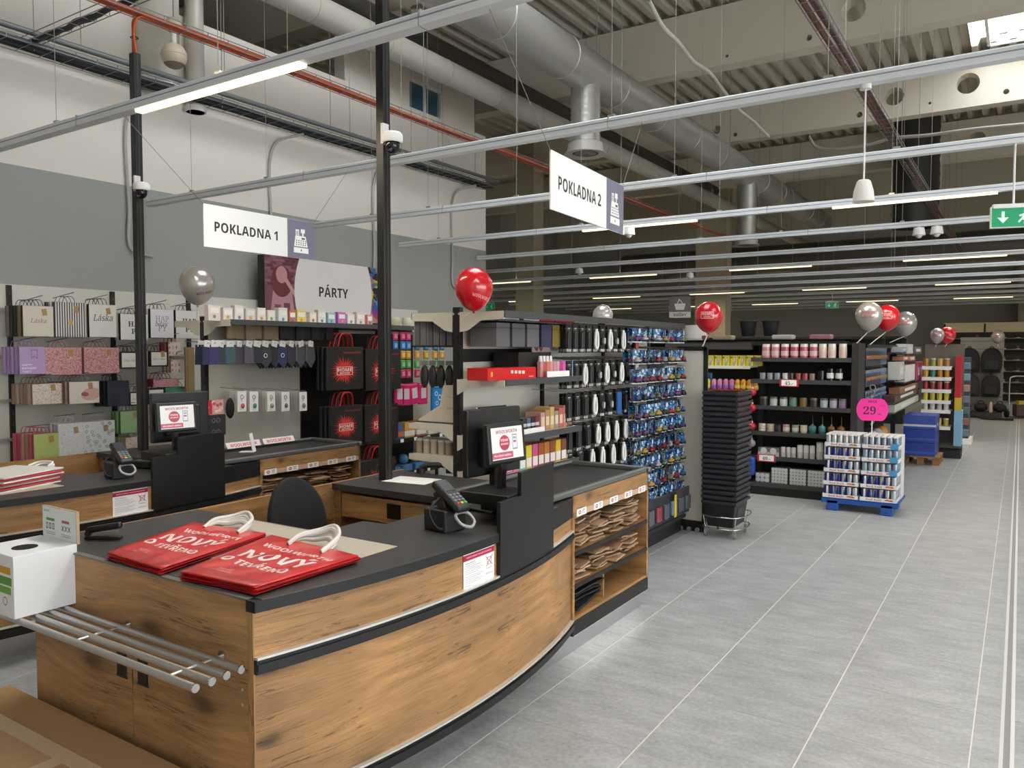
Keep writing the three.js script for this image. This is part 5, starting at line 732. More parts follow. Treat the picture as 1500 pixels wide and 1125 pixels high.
// ---------------------------------------------------------------- gift bag wall
{
  const PX = -7.78, t = thing('wall_shelving', 'white backed wall fixture with black slotted uprights carrying the gift bags', 'shelving', [PX, 0, -3.2]);
  part(t, 'back_panel', bx(-0.02, 0, 0.1, 2.3, -6.1, 5), mat('#d9d5cb', 0.7)); part(t, 'base_shelf', bx(0, 0.35, 0.12, 0.15, -6.1, 5), DARK);
  [13, 164, 275, 390, 480, 560, -90].forEach((px) => { const z = onX(px, 470, PX).z + 3.2; const u = part(t, 'upright', bx(0, 0.03, 0, 2.29, z - 0.02, z + 0.02), BLACKM); for (let k = 0; k < 18; k++) part(u, 'slot', bx(0.0295, 0.031, 0.5 + k * 0.1, 0.53 + k * 0.1, z - 0.004, z + 0.004), mat('#4a4a4c', 0.6)); });
  [2.05, 1.62, 1.22, 0.86].forEach((y) => part(t, 'hang_rail', bx(0.02, 0.05, y, y + 0.03, -5.2, 0.6), mat('#b9b9b7', 0.35, 0.6)));
  const X = -7.42;
  const art = {
    cream: (g) => { fill(g, '#d9cfbd', 0, 0, 128, 128); write(g, 'Láska', 64, 62, 25, '#857a6d', 'center', 'italic', 'serif'); write(g, '♥♥', 66, 86, 15, '#3d3a38'); },
    stripes: (g) => { fill(g, '#e2ded6', 0, 0, 128, 128); for (let i = 0; i < 13; i++) fill(g, '#33343c', i * 10, 0, 4.5, 128); g.fillStyle = '#c0a346'; g.beginPath(); g.ellipse(66, 76, 10, 8, 0, 0, 7); g.fill(); },
    love: (g) => { fill(g, '#e0dcd3', 0, 0, 128, 128); write(g, 'Láska', 64, 52, 34, '#4a4745', 'center', 'italic', 'serif'); write(g, '♥', 66, 82, 20, '#c08f74'); },
    happy: (g) => { fill(g, '#e3e1dc', 0, 0, 128, 128); write(g, 'HAP', 72, 50, 34, '#26262a', 'center', 'bold', 'serif'); write(g, 'PY', 72, 86, 34, '#26262a', 'center', 'bold', 'serif'); },
    bday: (g) => { fill(g, '#e3e1e4', 0, 0, 128, 128); write(g, 'HAP', 64, 44, 36, '#9a8fb0', 'center', 'normal', 'serif'); write(g, 'PY', 64, 84, 40, '#8d86a2', 'center', 'normal', 'serif'); write(g, 'bday', 58, 66, 30, '#6f6a80', 'center', 'italic', 'serif'); },
    lilac: (g) => { fill(g, '#b89cc4', 0, 0, 128, 128); g.strokeStyle = '#7d6590'; g.lineWidth = 3; g.beginPath(); g.moveTo(58, 14); g.lineTo(88, 14); g.lineTo(88, 54); g.lineTo(72, 44); g.lineTo(60, 54); g.closePath(); g.stroke(); write(g, 'HAPPY', 36, 84, 15, '#ece2f0'); write(g, 'BIRTHDAY', 46, 100, 15, '#ece2f0'); write(g, 'PARTY', 36, 116, 15, '#ece2f0'); },
    glitter: (g) => { fill(g, '#cc9a98', 0, 0, 128, 128); for (let i = 0; i < 1500; i++) fill(g, ['#b0585c', '#e3c9c2', '#8d4a52', '#d9aaa8', '#c47f86'][i % 5], rr(0, 128), rr(0, 128), 2.6, 2.6); },
    terrazzo: (g) => { fill(g, '#ddd2c4', 0, 0, 128, 128); for (let i = 0; i < 320; i++) fill(g, ['#b06a5a', '#6f5a4e', '#c99a6a', '#8a7a70'][i % 4], rr(0, 128), rr(0, 128), 2.6, 2.6); },
    blush: (g) => { fill(g, '#ddd3c8', 0, 0, 128, 128); g.fillStyle = '#d3a99f'; g.beginPath(); g.ellipse(92, 74, 44, 36, -0.4, 0, 7); g.fill(); g.fillStyle = '#9a5a52'; g.beginPath(); g.ellipse(66, 74, 16, 12, 0.2, 0, 7); g.fill(); },
    navy: (g) => { fill(g, '#2b303f', 0, 0, 128, 128); for (let i = 0; i < 3; i++) write(g, ['HAPPY', 'BIRTH', 'DAY'][i], 44, 76 + i * 18, 16, '#12141c'); },
    frame: (g) => { fill(g, '#1f2023', 0, 0, 128, 128); fill(g, '#e0dcd2', 10, 10, 108, 108); write(g, 'Pro Tebe', 62, 66, 20, '#8d8274', 'center', 'italic', 'serif'); },
    green: (g) => { fill(g, '#9dbf8c', 0, 0, 128, 128); },
    lime: (g) => { fill(g, '#b9c877', 0, 0, 128, 128); },
    dots: (g) => { fill(g, '#dedfe2', 0, 0, 128, 128); for (let i = 0; i < 120; i++) fill(g, ['#8a8da0', '#b0a26a', '#9a8fa8'][i % 3], rr(0, 128), rr(0, 128), 2.2, 2.2); },
    rings: (g) => { fill(g, '#dddee0', 0, 0, 128, 128); g.lineWidth = 1.6; g.strokeStyle = '#777a80'; for (let i = 0; i < 34; i++) { g.beginPath(); g.ellipse(rr(0, 128), rr(0, 128), 5, 4, 0, 0, 7); g.stroke(); } },
    teal: (g) => { fill(g, '#4f8a78', 0, 0, 128, 128); for (let i = 0; i < 90; i++) fill(g, '#8fc0ae', rr(0, 128), rr(0, 128), 2.5, 2.5); fill(g, '#c0384e', 36, 40, 60, 46); fill(g, '#e6d2d2', 46, 54, 40, 16); },
    flower: (g) => { fill(g, '#dcd0c6', 0, 0, 128, 128); for (let i = 0; i < 14; i++) { g.fillStyle = ['#b5766a', '#caa79a', '#8a5a4e'][i % 3]; g.beginPath(); g.ellipse((i * 37) % 110 + 10, (i * 53) % 110 + 10, 10, 6, i, 0, 7); g.fill(); } },
  };
  const M = {}; for (const k of Object.keys(art)) M[k] = printMat(128, 128, art[k], k === 'glitter' ? 0.4 : 0.6);
  const bag = (a, b, c, d, k, side, n, label, tagged = true) => {
    const r = rectX(a, b, c, d, X), dep = 0.1;
    for (let i = 0; i < n; i++) {
      const g = thing('gift_bag', i ? `gift bag hanging directly behind the ${label}` : label + ' on the wall', 'gift bag', [X - i * 0.045, r.y, r.c + 0.012 * i], Math.PI / 2 - 0.05, i ? `bags behind the ${label}` : undefined);
      part(g, 'bag_body', B(r.w, r.h, 0.035), i ? mat(side[i % side.length], 0.6) : mat(side[0], 0.6), [0, 0, -0.02]);
      if (!i) { part(g, 'printed_front', new THREE.PlaneGeometry(r.w * 0.99, r.h * 0.99), M[k], [0, 0, 0.0]); if (tagged) part(g, 'gift_tag', B(0.04, 0.06, 0.002), mat('#b08d5c', 0.8), [r.w * 0.2, r.h * 0.3, 0.004], [0, 0, 0.15], 'brown paper tag'); }
      part(g, 'handle', tube([[-r.w * 0.2, r.h / 2, -0.02], [-r.w * 0.12, r.h / 2 + 0.05, -0.02], [r.w * 0.12, r.h / 2 + 0.05, -0.02], [r.w * 0.2, r.h / 2, -0.02]], 0.003, 12, 5), mat(side[0], 0.6));
    }
    part(t, 'hook', rod([X - 0.3 - PX, r.hi + 0.05, r.c + 3.2], [X + 0.08 - PX, r.hi + 0.09, r.c + 3.2], 0.004, 6), HOOK);
  };
  const K = ['#1f1f22', '#c9c0b0', '#26262a'], Lm = ['#a98fb8', '#9a80aa'], Pk = ['#b58482', '#a06e70'], Bg = ['#9a8272', '#b0998a', '#8d7666'], Nv = ['#1c2029', '#232833'], Wh = ['#c9cacc', '#b5b6ba'];
  bag(34, 448, 78, 493, 'cream', ['#2a2727', '#7d6a58', '#1d1c1c'], 5, 'cream gift bag with script lettering and tiny hearts');
  bag(80, 443, 125, 494, 'stripes', ['#55555c', '#d0ccc5'], 3, 'black and white striped gift bag');
  bag(131, 446, 170, 494, 'love', K, 4, 'white gift bag with script lettering and gold heart');
  bag(177, 460, 216, 498, 'happy', K, 3, 'white HAPPY gift bag half behind the black post', false);
  bag(221, 453, 254, 495, 'bday', K, 4, 'white gift bag with pale violet HAPPY lettering', false);
  bag(258, 455, 292, 496, 'happy', K, 3, 'white HAPPY gift bag beside the gondola upright', false);
  bag(29, 508, 66, 548, 'lilac', Lm, 5, 'plain lilac gift bag with white lettering', false);
  bag(67, 509, 119, 549, 'glitter', Pk, 3, 'pink glitter gift bag beside the lilac one');
  bag(124, 509, 174, 547, 'glitter', Pk, 4, 'pink glitter gift bag beside the black upright');
  bag(176, 515, 210, 540, 'frame', K, 4, 'black framed small gift bag half behind the black post', false);
  bag(220, 514, 246, 537, 'frame', K, 3, 'black framed gift bag with brown tag beside the post');
  bag(247, 501, 264, 521, 'flower', ['#8a3a3c', '#a85a50'], 3, 'small flowered gift bag of the upper pair', false);
  bag(251, 527, 268, 546, 'flower', ['#c9b5a5', '#b09a8c'], 3, 'small flowered gift bag of the lower pair', false);
  bag(48, 562, 90, 592, 'terrazzo', Bg, 6, 'speckled cream gift bag');
  bag(102, 559, 145, 591, 'blush', Bg, 6, 'cream and blush gift bag with brown tag');
  bag(158, 558, 189, 595, 'navy', Nv, 4, 'plain dark navy gift bag', false);
  bag(190, 574, 212, 594, 'frame', K, 2, 'small framed gift bag beside the navy one', false);
  bag(217, 569, 241, 592, 'frame', K, 3, 'small framed gift bag beside the teal one', false);
  bag(243, 567, 279, 592, 'teal', ['#356a5c', '#4a8070'], 3, 'teal gift bag with a red square', false);
  bag(50, 635, 86, 678, 'lime', ['#b5476a', '#c9606a', '#a08a6a', '#c98f86'], 6, 'lime green gift bag with brown tag');
  bag(86, 620, 122, 672, 'dots', Wh, 3, 'white gift bag with tiny dots');
  bag(123, 617, 168, 670, 'rings', Wh, 3, 'white gift bag with thin ring pattern');
  bag(177, 602, 206, 634, 'green', ['#5f8a5a', '#7aa470'], 3, 'plain mint green gift bag');
  bag(185, 640, 214, 675, 'terrazzo', ['#c9bfae', '#b5a894'], 4, 'beige gift bag low beside the rear monitor', false);
  bag(262, 595, 282, 640, 'flower', ['#3d5f7a', '#5a4a3c'], 3, 'tall patterned gift bag beside the gondola upright', false);
  bag(225, 555, 262, 566, 'glitter', ['#8a1f4a', '#6f1a3c'], 4, 'deep magenta gift bag under the small flowered ones', false);
  { const q = onX(277, 520, -7.35); const r = thing('kraft_roll', 'tall sheet of brown kraft wrap hanging beside the gondola upright', 'wrapping paper', [-7.35, 1.35, q.z]); part(r, 'sheet', B(0.03, 0.75, 0.1), mat('#a08560', 0.8)); part(r, 'fold', B(0.034, 0.75, 0.01), mat('#8a7050', 0.8), [0, 0, 0.03]); }
  // empty wire grid left of the bags
  const g = thing('wire_grid', 'empty black wire grid with loose hooks left of the gift bags', 'grid', [-7.7, 0, -2.4]); for (let i = 0; i < 9; i++) part(g, 'upright_wire', rod([0.02, 0.5, 0.62 - i * 0.13], [0.02, 2.05, 0.62 - i * 0.13], 0.004, 5), BLACK); for (let j = 0; j < 8; j++) { part(g, 'cross_wire', rod([0.02, 0.6 + j * 0.2, -0.45], [0.02, 0.6 + j * 0.2, 0.7], 0.004, 5), BLACK); for (let i = 0; i < 3; i++) part(g, 'loose_hook', tube([[0.02, 0.55 + j * 0.2, -0.35 + i * 0.3], [0.2, 0.55 + j * 0.2, -0.35 + i * 0.3], [0.22, 0.6 + j * 0.2, -0.35 + i * 0.3]], 0.004, 10, 5), BLACK); }
}
{ // PÁRTY sign
  const r = rectX(388, 376, 556, 468, -7.6), t = thing('category_sign', 'large white sign reading PÁRTY with party pictures at both ends', 'sign', [-7.6, r.y - 0.06, r.c - 0.06], Math.PI / 2), w = r.w + 0.12, h = r.h;
  part(t, 'frame_box', B(w, h, 0.12), mat('#2d3330', 0.6), [0, 0, -0.065]);
  part(t, 'printed_face', new THREE.PlaneGeometry(w, h), printMat(1024, 400, (g) => {
    fill(g, '#7a4a55', 0, 0, 1024, 400); let s = 7; const q = () => (s = (s * 16807) % 2147483647) / 2147483647;
    for (let y = 0; y < 10; y++) for (let x = 0; x < 6; x++) fill(g, ['#6a3c48', '#8a5560', '#5a303c', '#945f6c'][Math.floor(q() * 4)], x * 44 + (y % 2) * 20, y * 18, 40, 15);
    g.fillStyle = '#b98a94'; g.beginPath(); g.moveTo(30, 400); g.lineTo(60, 210); g.lineTo(200, 200); g.lineTo(230, 400); g.fill(); g.fillStyle = '#6b2f36'; g.beginPath(); g.ellipse(125, 150, 78, 95, 0, 0, 7); g.fill(); g.fillStyle = '#c78f90'; g.beginPath(); g.ellipse(125, 110, 42, 52, 0, 0, 7); g.fill(); g.strokeStyle = '#c7989a'; g.lineWidth = 26; g.beginPath(); g.moveTo(135, 110); g.lineTo(230, 230); g.stroke(); fill(g, '#8a4a5c', 70, 290, 46, 110); fill(g, '#7a3c50', 140, 280, 46, 120); fill(g, '#4a5568', 230, 240, 60, 160);
    fill(g, '#a8868a', 800, 0, 224, 400); for (let i = 0; i < 90; i++) { g.fillStyle = ['#c8452f', '#d9922f', '#3a6fa8', '#b03a70', '#3b8a60', '#2a2430', '#d9b83a'][Math.floor(q() * 7)]; g.beginPath(); g.ellipse(820 + q() * 210, q() * 260, 10 + q() * 30, 8 + q() * 22, q() * 3, 0, 7); g.fill(); }
    [['#d8902f', 0], ['#c8412f', 1.1], ['#8a3f9a', 2.2], ['#2f5fa8', 3.2], ['#4fa0c0', 4.2], ['#d05f2f', 5.2]].forEach(([c, a]) => { g.fillStyle = c; g.beginPath(); g.moveTo(955, 290); g.arc(955, 290, 66, a, a + 1.1); g.fill(); });
    g.fillStyle = '#e9e5e2'; g.beginPath(); g.moveTo(262, 0); g.quadraticCurveTo(180, 200, 262, 400); g.lineTo(852, 400); g.quadraticCurveTo(930, 200, 852, 0); g.fill(); write(g, 'PÁRTY', 540, 195, 86, '#2a282b');
  }, 0.55), [0, 0, -0.003]);
  for (const s of [-1, 1]) part(t, 'wall_arm', B(0.03, 0.03, 0.2), BLACK, [s * w * 0.35, 0, -0.2]);
}
// ---------------------------------------------------------------- balloons
{
  const print = (base, ink, word, sub) => canvasTex(1024, 512, (g) => { fill(g, base, 0, 0, 1024, 512); if (word === 'HOME') { g.strokeStyle = ink; g.lineWidth = 6; g.strokeRect(180, 215, 150, 66); write(g, 'HOME', 255, 236, 44, ink); write(g, 'BEYOND', 255, 266, 20, ink); } else { g.save(); g.translate(256, 330); g.rotate(sub || 0); write(g, word, 0, 0, 32, ink); g.restore(); } });
  const redW = new THREE.MeshPhysicalMaterial({ map: print('#c40d1c', '#f0a9a6', 'WOOLWORTH', 0.2), roughness: 0.22, clearcoat: 0.6, clearcoatRoughness: 0.1 }), redH = new THREE.MeshPhysicalMaterial({ map: print('#c40d1c', '#e8b5b2', 'HOME'), roughness: 0.22, clearcoat: 0.6 });
  const silW = new THREE.MeshPhysicalMaterial({ map: print('#aea8a2', '#7d3a3c', 'WOOLWORTH', -0.15), roughness: 0.22, metalness: 0.4, clearcoat: 0.7 }), silH = new THREE.MeshPhysicalMaterial({ map: print('#a9a6a3', '#b5434a', 'HOME'), roughness: 0.22, metalness: 0.4, clearcoat: 0.7 });
  function bodyGeo() { const g = new THREE.SphereGeometry(1, 32, 24), p = g.attributes.position; for (let i = 0; i < p.count; i++) { const y = p.getY(i), k = y < 0 ? 1 - 0.16 * y * y : 1; p.setX(i, p.getX(i) * k); p.setZ(i, p.getZ(i) * k); if (y < 0) p.setY(i, y * 1.18); } g.computeVertexNormals(); return g; }
  const G = bodyGeo(), knot = new THREE.ConeGeometry(0.09, 0.14, 10), RIB = mat('#d8d6d0', 0.5);
  [[289, 416, 25, -3.95, silW, 'silver balloon tied to the upright of the rear gondola', [288, 478], true], [694, 421, 28, -3.85, redW, 'large red balloon tied to the upright of the front gondola', [676, 468], true], [883, 462, 15, -6.4, silW, 'silver balloon half hidden behind the top shelf of the front gondola', [883, 490]], [1038, 463, 20, -7.03, redH, 'single red balloon on a white stick beside the basket stack', [1029, 508]], [1273, 462, 19, -9.4, silH, 'silver balloon on a stick, larger of the two above the hair goods', [1254, 504]], [1300, 464, 17, -9.9, redH, 'red balloon on a stick between the two silver balloons', [1274, 505]], [1326, 473, 16, -11.7, silH, 'silver balloon on a stick, smaller of the two above the hair goods', [1303, 502]], [1373, 491, 10, -14.05, silH, 'small silver balloon above the sweets rack', [1370, 508]], [1388, 490, 11, -14.15, redW, 'small red balloon above the sweets rack', [1384, 508]], [1462, 493, 8.5, -22.4, silH, 'small distant silver balloon before the backpack wall', [1462, 508]], [1022, 486, 0, 0, null, '', null]].forEach(([px, py, pr, z, m, l, st, long]) => {
    if (!m) return;
    const c = onZ(px, py, z), R = c.clone().sub(camera.position).dot(cf) * pr / F, b = onZ(st[0], st[1], z), dir = Math.atan2(-c.x, -c.z);
    const t = thing('balloon', l, 'balloon', [c.x, c.y, z]);
    const body = part(t, 'balloon_body', G, m, [0, 0, 0], [0, dir + (m === silW || m === redW ? 0.55 : -0.1), 0]); body.scale.set(R, R * 1.06, R);
    part(t, 'knot', knot, m === silW || m === silH ? mat('#8d8781', 0.4) : mat('#a01018', 0.4), [0, -R * 1.27, 0], null).scale.setScalar(R);
    part(t, 'stick', rod([0, -R * 1.2, 0], [b.x - c.x, b.y - c.y, 0], long ? 0.004 : 0.006, 6), RIB);
  });
}
// ---------------------------------------------------------------- stack of shopping baskets
{
  const X = -2.24, Z = -7.06, W = 0.31, D = 0.42, BK = mat('#1a1b1e', 0.42), RIMM = mat('#2f3035', 0.35);
  const t0 = thing('trolley_base', 'low chrome wire trolley on castors under the basket stack', 'trolley', [X, 0, Z]);
  const wr = (pts, r = 0.006) => part(t0, 'frame_wire', tube(pts, r, 40, 6, true), CHROME); wr([[-0.15, 0.2, -0.2], [0.16, 0.2, -0.2], [0.16, 0.2, 0.2], [-0.15, 0.2, 0.2]]); wr([[-0.14, 0.09, -0.19], [0.15, 0.09, -0.19], [0.15, 0.09, 0.19], [-0.14, 0.09, 0.19]]);
  for (const [sx, sz] of [[-1, -1], [1, -1], [1, 1], [-1, 1]]) { part(t0, 'corner_wire', rod([sx * 0.15, 0.2, sz * 0.19], [sx * 0.13, 0.07, sz * 0.17], 0.006), CHROME); part(t0, 'castor_fork', B(0.02, 0.05, 0.035), STEEL, [sx * 0.13, 0.055, sz * 0.17]); part(t0, 'castor_wheel', cyl(0.032, 0.032, 0.02, 16), mat('#77787a', 0.5), [sx * 0.13, 0.034, sz * 0.17], [0, 0.3, Math.PI / 2]); }
  const outer = (k) => [[-W / 2 + k, -D / 2 + k], [W / 2 - k, -D / 2 + k], [W / 2 - k, D / 2 - k], [-W / 2 + k, D / 2 - k]];
  const ring = (k0, k1, y0, y1) => { const s = new THREE.Shape(outer(k0).map((p) => new THREE.Vector2(p[0], p[1]))); s.holes.push(new THREE.Path(outer(k1).map((p) => new THREE.Vector2(p[0], p[1])))); return new THREE.ExtrudeGeometry(s, { depth: y1 - y0, bevelEnabled: false }).rotateX(-Math.PI / 2).translate(0, y0, 0); };
  const wall = () => { const a = outer(0.012), b = outer(0.04), ps = [], ix = []; a.forEach((p, i) => { ps.push(p[0], 0.23, p[1], b[i][0], 0, b[i][1]); }); for (let i = 0; i < 4; i++) { const j = (i + 1) % 4; ix.push(i * 2, i * 2 + 1, j * 2, j * 2, i * 2 + 1, j * 2 + 1); } ix.push(1, 3, 5, 1, 5, 7); const g = new THREE.BufferGeometry(); g.setAttribute('position', new THREE.Float32BufferAttribute(ps, 3)); g.setIndex(ix); const q = g.toNonIndexed(); q.computeVertexNormals(); q.setAttribute('uv', new THREE.Float32BufferAttribute(new Float32Array(q.attributes.position.count * 2), 2)); return q; };
  const b0 = thing('shopping_basket', 'black plastic shopping basket, lowest of the tall stack on the wire trolley', 'basket', [X, 0.1, Z], 0, 'shopping baskets in the stack');
  part(b0, 'walls', wall(), BK); part(b0, 'rim', merge([ring(-0.006, 0.016, 0.224, 0.238), ring(-0.006, -0.001, 0.212, 0.224)]), RIMM); part(b0, 'handle', merge([bx(-W / 2 + 0.02, W / 2 - 0.02, 0.238, 0.246, 0.012, 0.028), bx(-W / 2 + 0.02, W / 2 - 0.02, 0.238, 0.246, -0.028, -0.012)]), mat('#101012', 0.4)); part(b0, 'label_panel', B(0.002, 0.09, 0.18), mat('#3a332f', 0.5), [W / 2 - 0.022, 0.12, 0], [0, 0, -0.12]); part(b0, 'rib', merge([0.06, -0.06].map((x) => bx(x - 0.003, x + 0.003, 0.01, 0.2, D / 2 - 0.03, D / 2 - 0.02))), BK);
  b0.userData.label = 'black plastic shopping basket in the tall nested stack on the wire trolley';
  for (let i = 1; i < 22; i++) { const c = copy(b0, [X + rr(-0.003, 0.003), 0.1 + i * 0.047, Z + rr(-0.003, 0.003)]); if (i === 21) { c.userData.label = 'black shopping basket with red handle, topmost of the tall stack'; delete c.userData.group; c.getObjectByName('handle').material = mat('#a01c22', 0.4); } }
}
// ---------------------------------------------------------------- candle shelves facing the tills
{
  const Z = -9.25, X0 = -2.66, X1 = -1.54, rowsPx = [524, 555.5, 593.5, 631, 667, 705], ys = rowsPx.map((p) => onZ(1105, p, Z).y);
  const t = thing('candle_shelving', 'black end shelving full of candles behind the energy drink pallet', 'shelving', [X0, 0, Z]);
  part(t, 'back_panel', bx(0, X1 - X0, 0.04, 1.78, -0.47, -0.45), mat('#1c1c1e', 0.6)); for (const x of [0, X1 - X0]) part(t, 'side_upright', bx(x - 0.02, x + 0.05, 0, 1.77, -0.45, x ? -0.02 : -0.38), mat('#252527', 0.5)); part(t, 'top_board', bx(0, X1 - X0, 1.75, 1.78, -0.46, -0.1), BLACKM);
  ys.forEach((y, i) => { const s = part(t, 'shelf', bx(0, X1 - X0 - 0.02, y - 0.03, y, -0.45, i === 5 ? 0.05 : 0), mat('#2c2c2e', 0.5)); part(s, 'shelf_edge', bx(0, X1 - X0 - 0.02, y - 0.045, y + 0.003, i === 5 ? 0.045 : -0.005, i === 5 ? 0.055 : 0.006), mat('#3d3c3c', 0.45)); }); part(t, 'plinth', bx(0, X1 - X0, 0, 0.1, -0.45, 0.03), BLACK);
  const xOf = (px) => onZ(px, 600, Z).x;
  const row = ['on the top candle shelf', 'on the second candle shelf', 'on the third candle shelf', 'on the fourth candle shelf', 'on the fifth candle shelf'];
  function jar(px, w, r, hpx, glass, wax, lid, label, o = {}) {
    const R = onZ(px + w / 2, 600, Z).x - xOf(px - w / 2), rad = R / 2 * 0.94, h = hpx / F * 11 * 0.93, g = thing(o.name || 'candle_jar', `${label} ${row[r]}`, 'candle', [xOf(px), ys[r], Z - 0.07 - (o.back || 0)]);
    part(g, 'glass', cyl(rad, rad * 0.97, h, 18), glass, [0, h / 2 + 0.001, 0]); if (wax) part(g, 'label_band', cyl(rad * 1.015, rad * 1.0, h * 0.45, 18), wax, [0, h * 0.42, 0]); if (lid) part(g, 'lid', cyl(rad * 0.9, rad * 0.95, h * 0.28, 18), lid, [0, h * 1.14, 0]); return g;
  }
  const GL = (c) => mat(c, 0.18), clearLid = mat('#cfc8c6', 0.1);
  [[1119, '#b97f86', 'pale pink'], [1132.5, '#b9808a', 'rose pink'], [1146.5, '#a04a60', 'deep pink'], [1160.5, '#a34c62', 'crimson pink'], [1174.5, '#a55066', 'raspberry'], [1188.5, '#a8546a', 'dusky red'], [1202, '#c9bba4', 'cream'], [1215.5, '#ccbfa8', 'ivory'], [1231.5, '#c7b9a2', 'vanilla']].forEach(([px, c, w]) => jar(px, 13, 0, 14, GL(c), mat('#c9a7a4', 0.6), clearLid, w + ' large lidded candle jar'));
  [[1114.5, '#8d8f8e', 'first glassy'], [1125, '#8a8d8c', 'second glassy'], [1135.5, '#8f9190', 'third glassy'], [1147.5, '#cfccc6', 'white'], [1156, '#3a3330', 'dark'], [1166.5, '#9a4a48', 'red'], [1176.5, '#8f4444', 'dull red'], [1187, '#8a7a66', 'striped'], [1200, '#141416', 'black']].forEach(([px, c, w]) => jar(px, px > 1194 ? 12 : 9.5, 1, px > 1194 ? 12 : 8.5, GL(c), null, null, w + ' small candle glass'));
  for (const [px, w] of [[1213.5, 'inner'], [1226.5, 'outer']]) jar(px, 11.5, 1, 15, GL('#1b1b1d'), mat('#cfcdc6', 0.6), null, `black candle jar with white label, ${w} one of the pair`);
  [[1116.5, '#3a3431', 'smoky'], [1131, '#a9b0a8', 'milky'], [1145.5, '#b9bab0', 'white'], [1159.5, '#5d7f72', 'green'], [1174.5, '#7a5f3d', 'amber patterned'], [1190, '#3d3733', 'brown'], [1205, '#a3b3b0', 'pale aqua'], [1219, '#b0b0c0', 'pale lilac'], [1232.5, '#8a7390', 'violet']].forEach(([px, c, w]) => jar(px, 12.5, 2, 9, GL(c), null, mat('#5a5550', 0.3), w + ' wide candle glass'));
  for (const [px, c, w] of [[1115, '#c9beae', 'white'], [1127, '#b9a88e', 'cream'], [1138, '#2a2a2b', 'black']]) { const g = thing('candle_tin_stack', `${w} stack of three flat candle tins on the fourth candle shelf`, 'candle', [xOf(px), ys[3], Z - 0.07]); for (let i = 0; i < 3; i++) part(g, 'tin', cyl(0.043, 0.043, 0.026, 18), mat(c, 0.5), [0, 0.014 + i * 0.029, 0]); }
  [[1150, '#b08488', 'rose'], [1163.5, '#8c9478', 'sage'], [1176, '#c4b594', 'cream']].forEach(([px, c, w]) => jar(px, 11, 3, 10, GL(c), mat('#cbbfae', 0.6), null, w + ' candle glass'));
  [[1188.5, '#4a7a78', 'teal', 'inner'], [1203, '#4d807c', 'teal', 'outer'], [1216.5, '#7d522f', 'amber', 'inner'], [1231, '#7a4f2c', 'amber', 'outer']].forEach(([px, c, w, k]) => { const g = thing('reed_diffuser', `${w} scent bottle with thin neck, ${k} one of the ${w} pair`, 'scent bottle', [xOf(px), ys[3], Z - 0.07]); part(g, 'bottle', lathe([[0.001, 0], [0.04, 0], [0.042, 0.07], [0.035, 0.085], [0.012, 0.095], [0.012, 0.11]], 16), GL(c)); part(g, 'reed', cyl(0.002, 0.002, 0.1, 5), KRAFT, [0.003, 0.15, 0], [0, 0, 0.05]); });
  { const g = thing('candle_box', 'grey printed box with two round windows on the fifth candle shelf', 'box', [xOf(1126), ys[4], Z - 0.08]); part(g, 'carton', B(0.24, 0.1, 0.12), mat('#6d6e70', 0.5), [0, 0.05, 0]); part(g, 'front_panel', B(0.24, 0.05, 0.004), mat('#b9b2b0', 0.5), [0, 0.025, 0.062]); for (const s of [-1, 1]) part(g, 'round_window', cyl(0.036, 0.036, 0.004, 18), mat('#d0cecb', 0.4), [s * 0.055, 0.064, 0.063], [Math.PI / 2, 0, 0]); }
  [[1146, 8, 13], [1154, 7, 13], [1161.5, 7.5, 13], [1171, 9, 17], [1180, 8.5, 17], [1189, 8.5, 17], [1200, 10.5, 22], [1211, 10.5, 22], [1222, 10.5, 22], [1233, 10.5, 22]].forEach(([px, w, h], i) => { const g = thing('pillar_candle', `wrapped white pillar candle of the ${h < 15 ? 'short' : h < 20 ? 'medium' : 'tall'} size on the fifth candle shelf`, 'candle', [xOf(px), ys[4], Z - 0.07], 0, `${h} size pillar candles`); const R = (xOf(px + w / 2) - xOf(px - w / 2)) / 2 * 0.95, H = h / F * 10.2; part(g, 'wax', lathe([[0.001, 0], [R, 0], [R, H - 0.008], [R - 0.008, H], [0.001, H]], 18), mat('#d6d3cc', 0.45)); part(g, 'paper_band', cyl(R * 1.01, R * 1.01, H * 0.3, 18), mat('#bfbcb4', 0.6), [0, H * 0.3, 0]); part(g, 'wick', cyl(0.002, 0.002, 0.012, 5), BLACK, [0, H + 0.006, 0]); });
  const disc = new THREE.CylinderGeometry(0.0185, 0.0185, 0.008, 14).rotateX(Math.PI / 2), TL = mat('#cfd0cf', 0.35, 0.3);
  [[1118, 3, 2, 0.052, 0], [1143, 5, 5, 0.036, 1], [1170, 5, 5, 0.036, 2], [1197, 5, 5, 0.036, 3], [1224, 5, 5, 0.036, 4]].forEach(([px, nx, ny, p, i]) => { const g = thing('tealight_pack', ['small pack of six large tealights on the bottom candle shelf', 'pack of many tealights beside the small pack of six', 'second large tealight pack on the bottom candle shelf', 'third large tealight pack on the bottom candle shelf', 'large tealight pack behind the drinks pallet'][i], 'tealights', [xOf(px), ys[5], Z - 0.03]); part(g, 'wrap', B(nx * p + 0.006, ny * p + 0.004, 0.16), mat('#8f9192', 0.15), [0, ny * p / 2, -0.06]); for (let a = 0; a < nx; a++) for (let b = 0; b < ny; b++) { const m = part(g, 'tealight', disc, TL, [(a - (nx - 1) / 2) * p, (b + 0.5) * p, 0.024]); if (p > 0.04) m.scale.set(1.35, 1.35, 1); } });
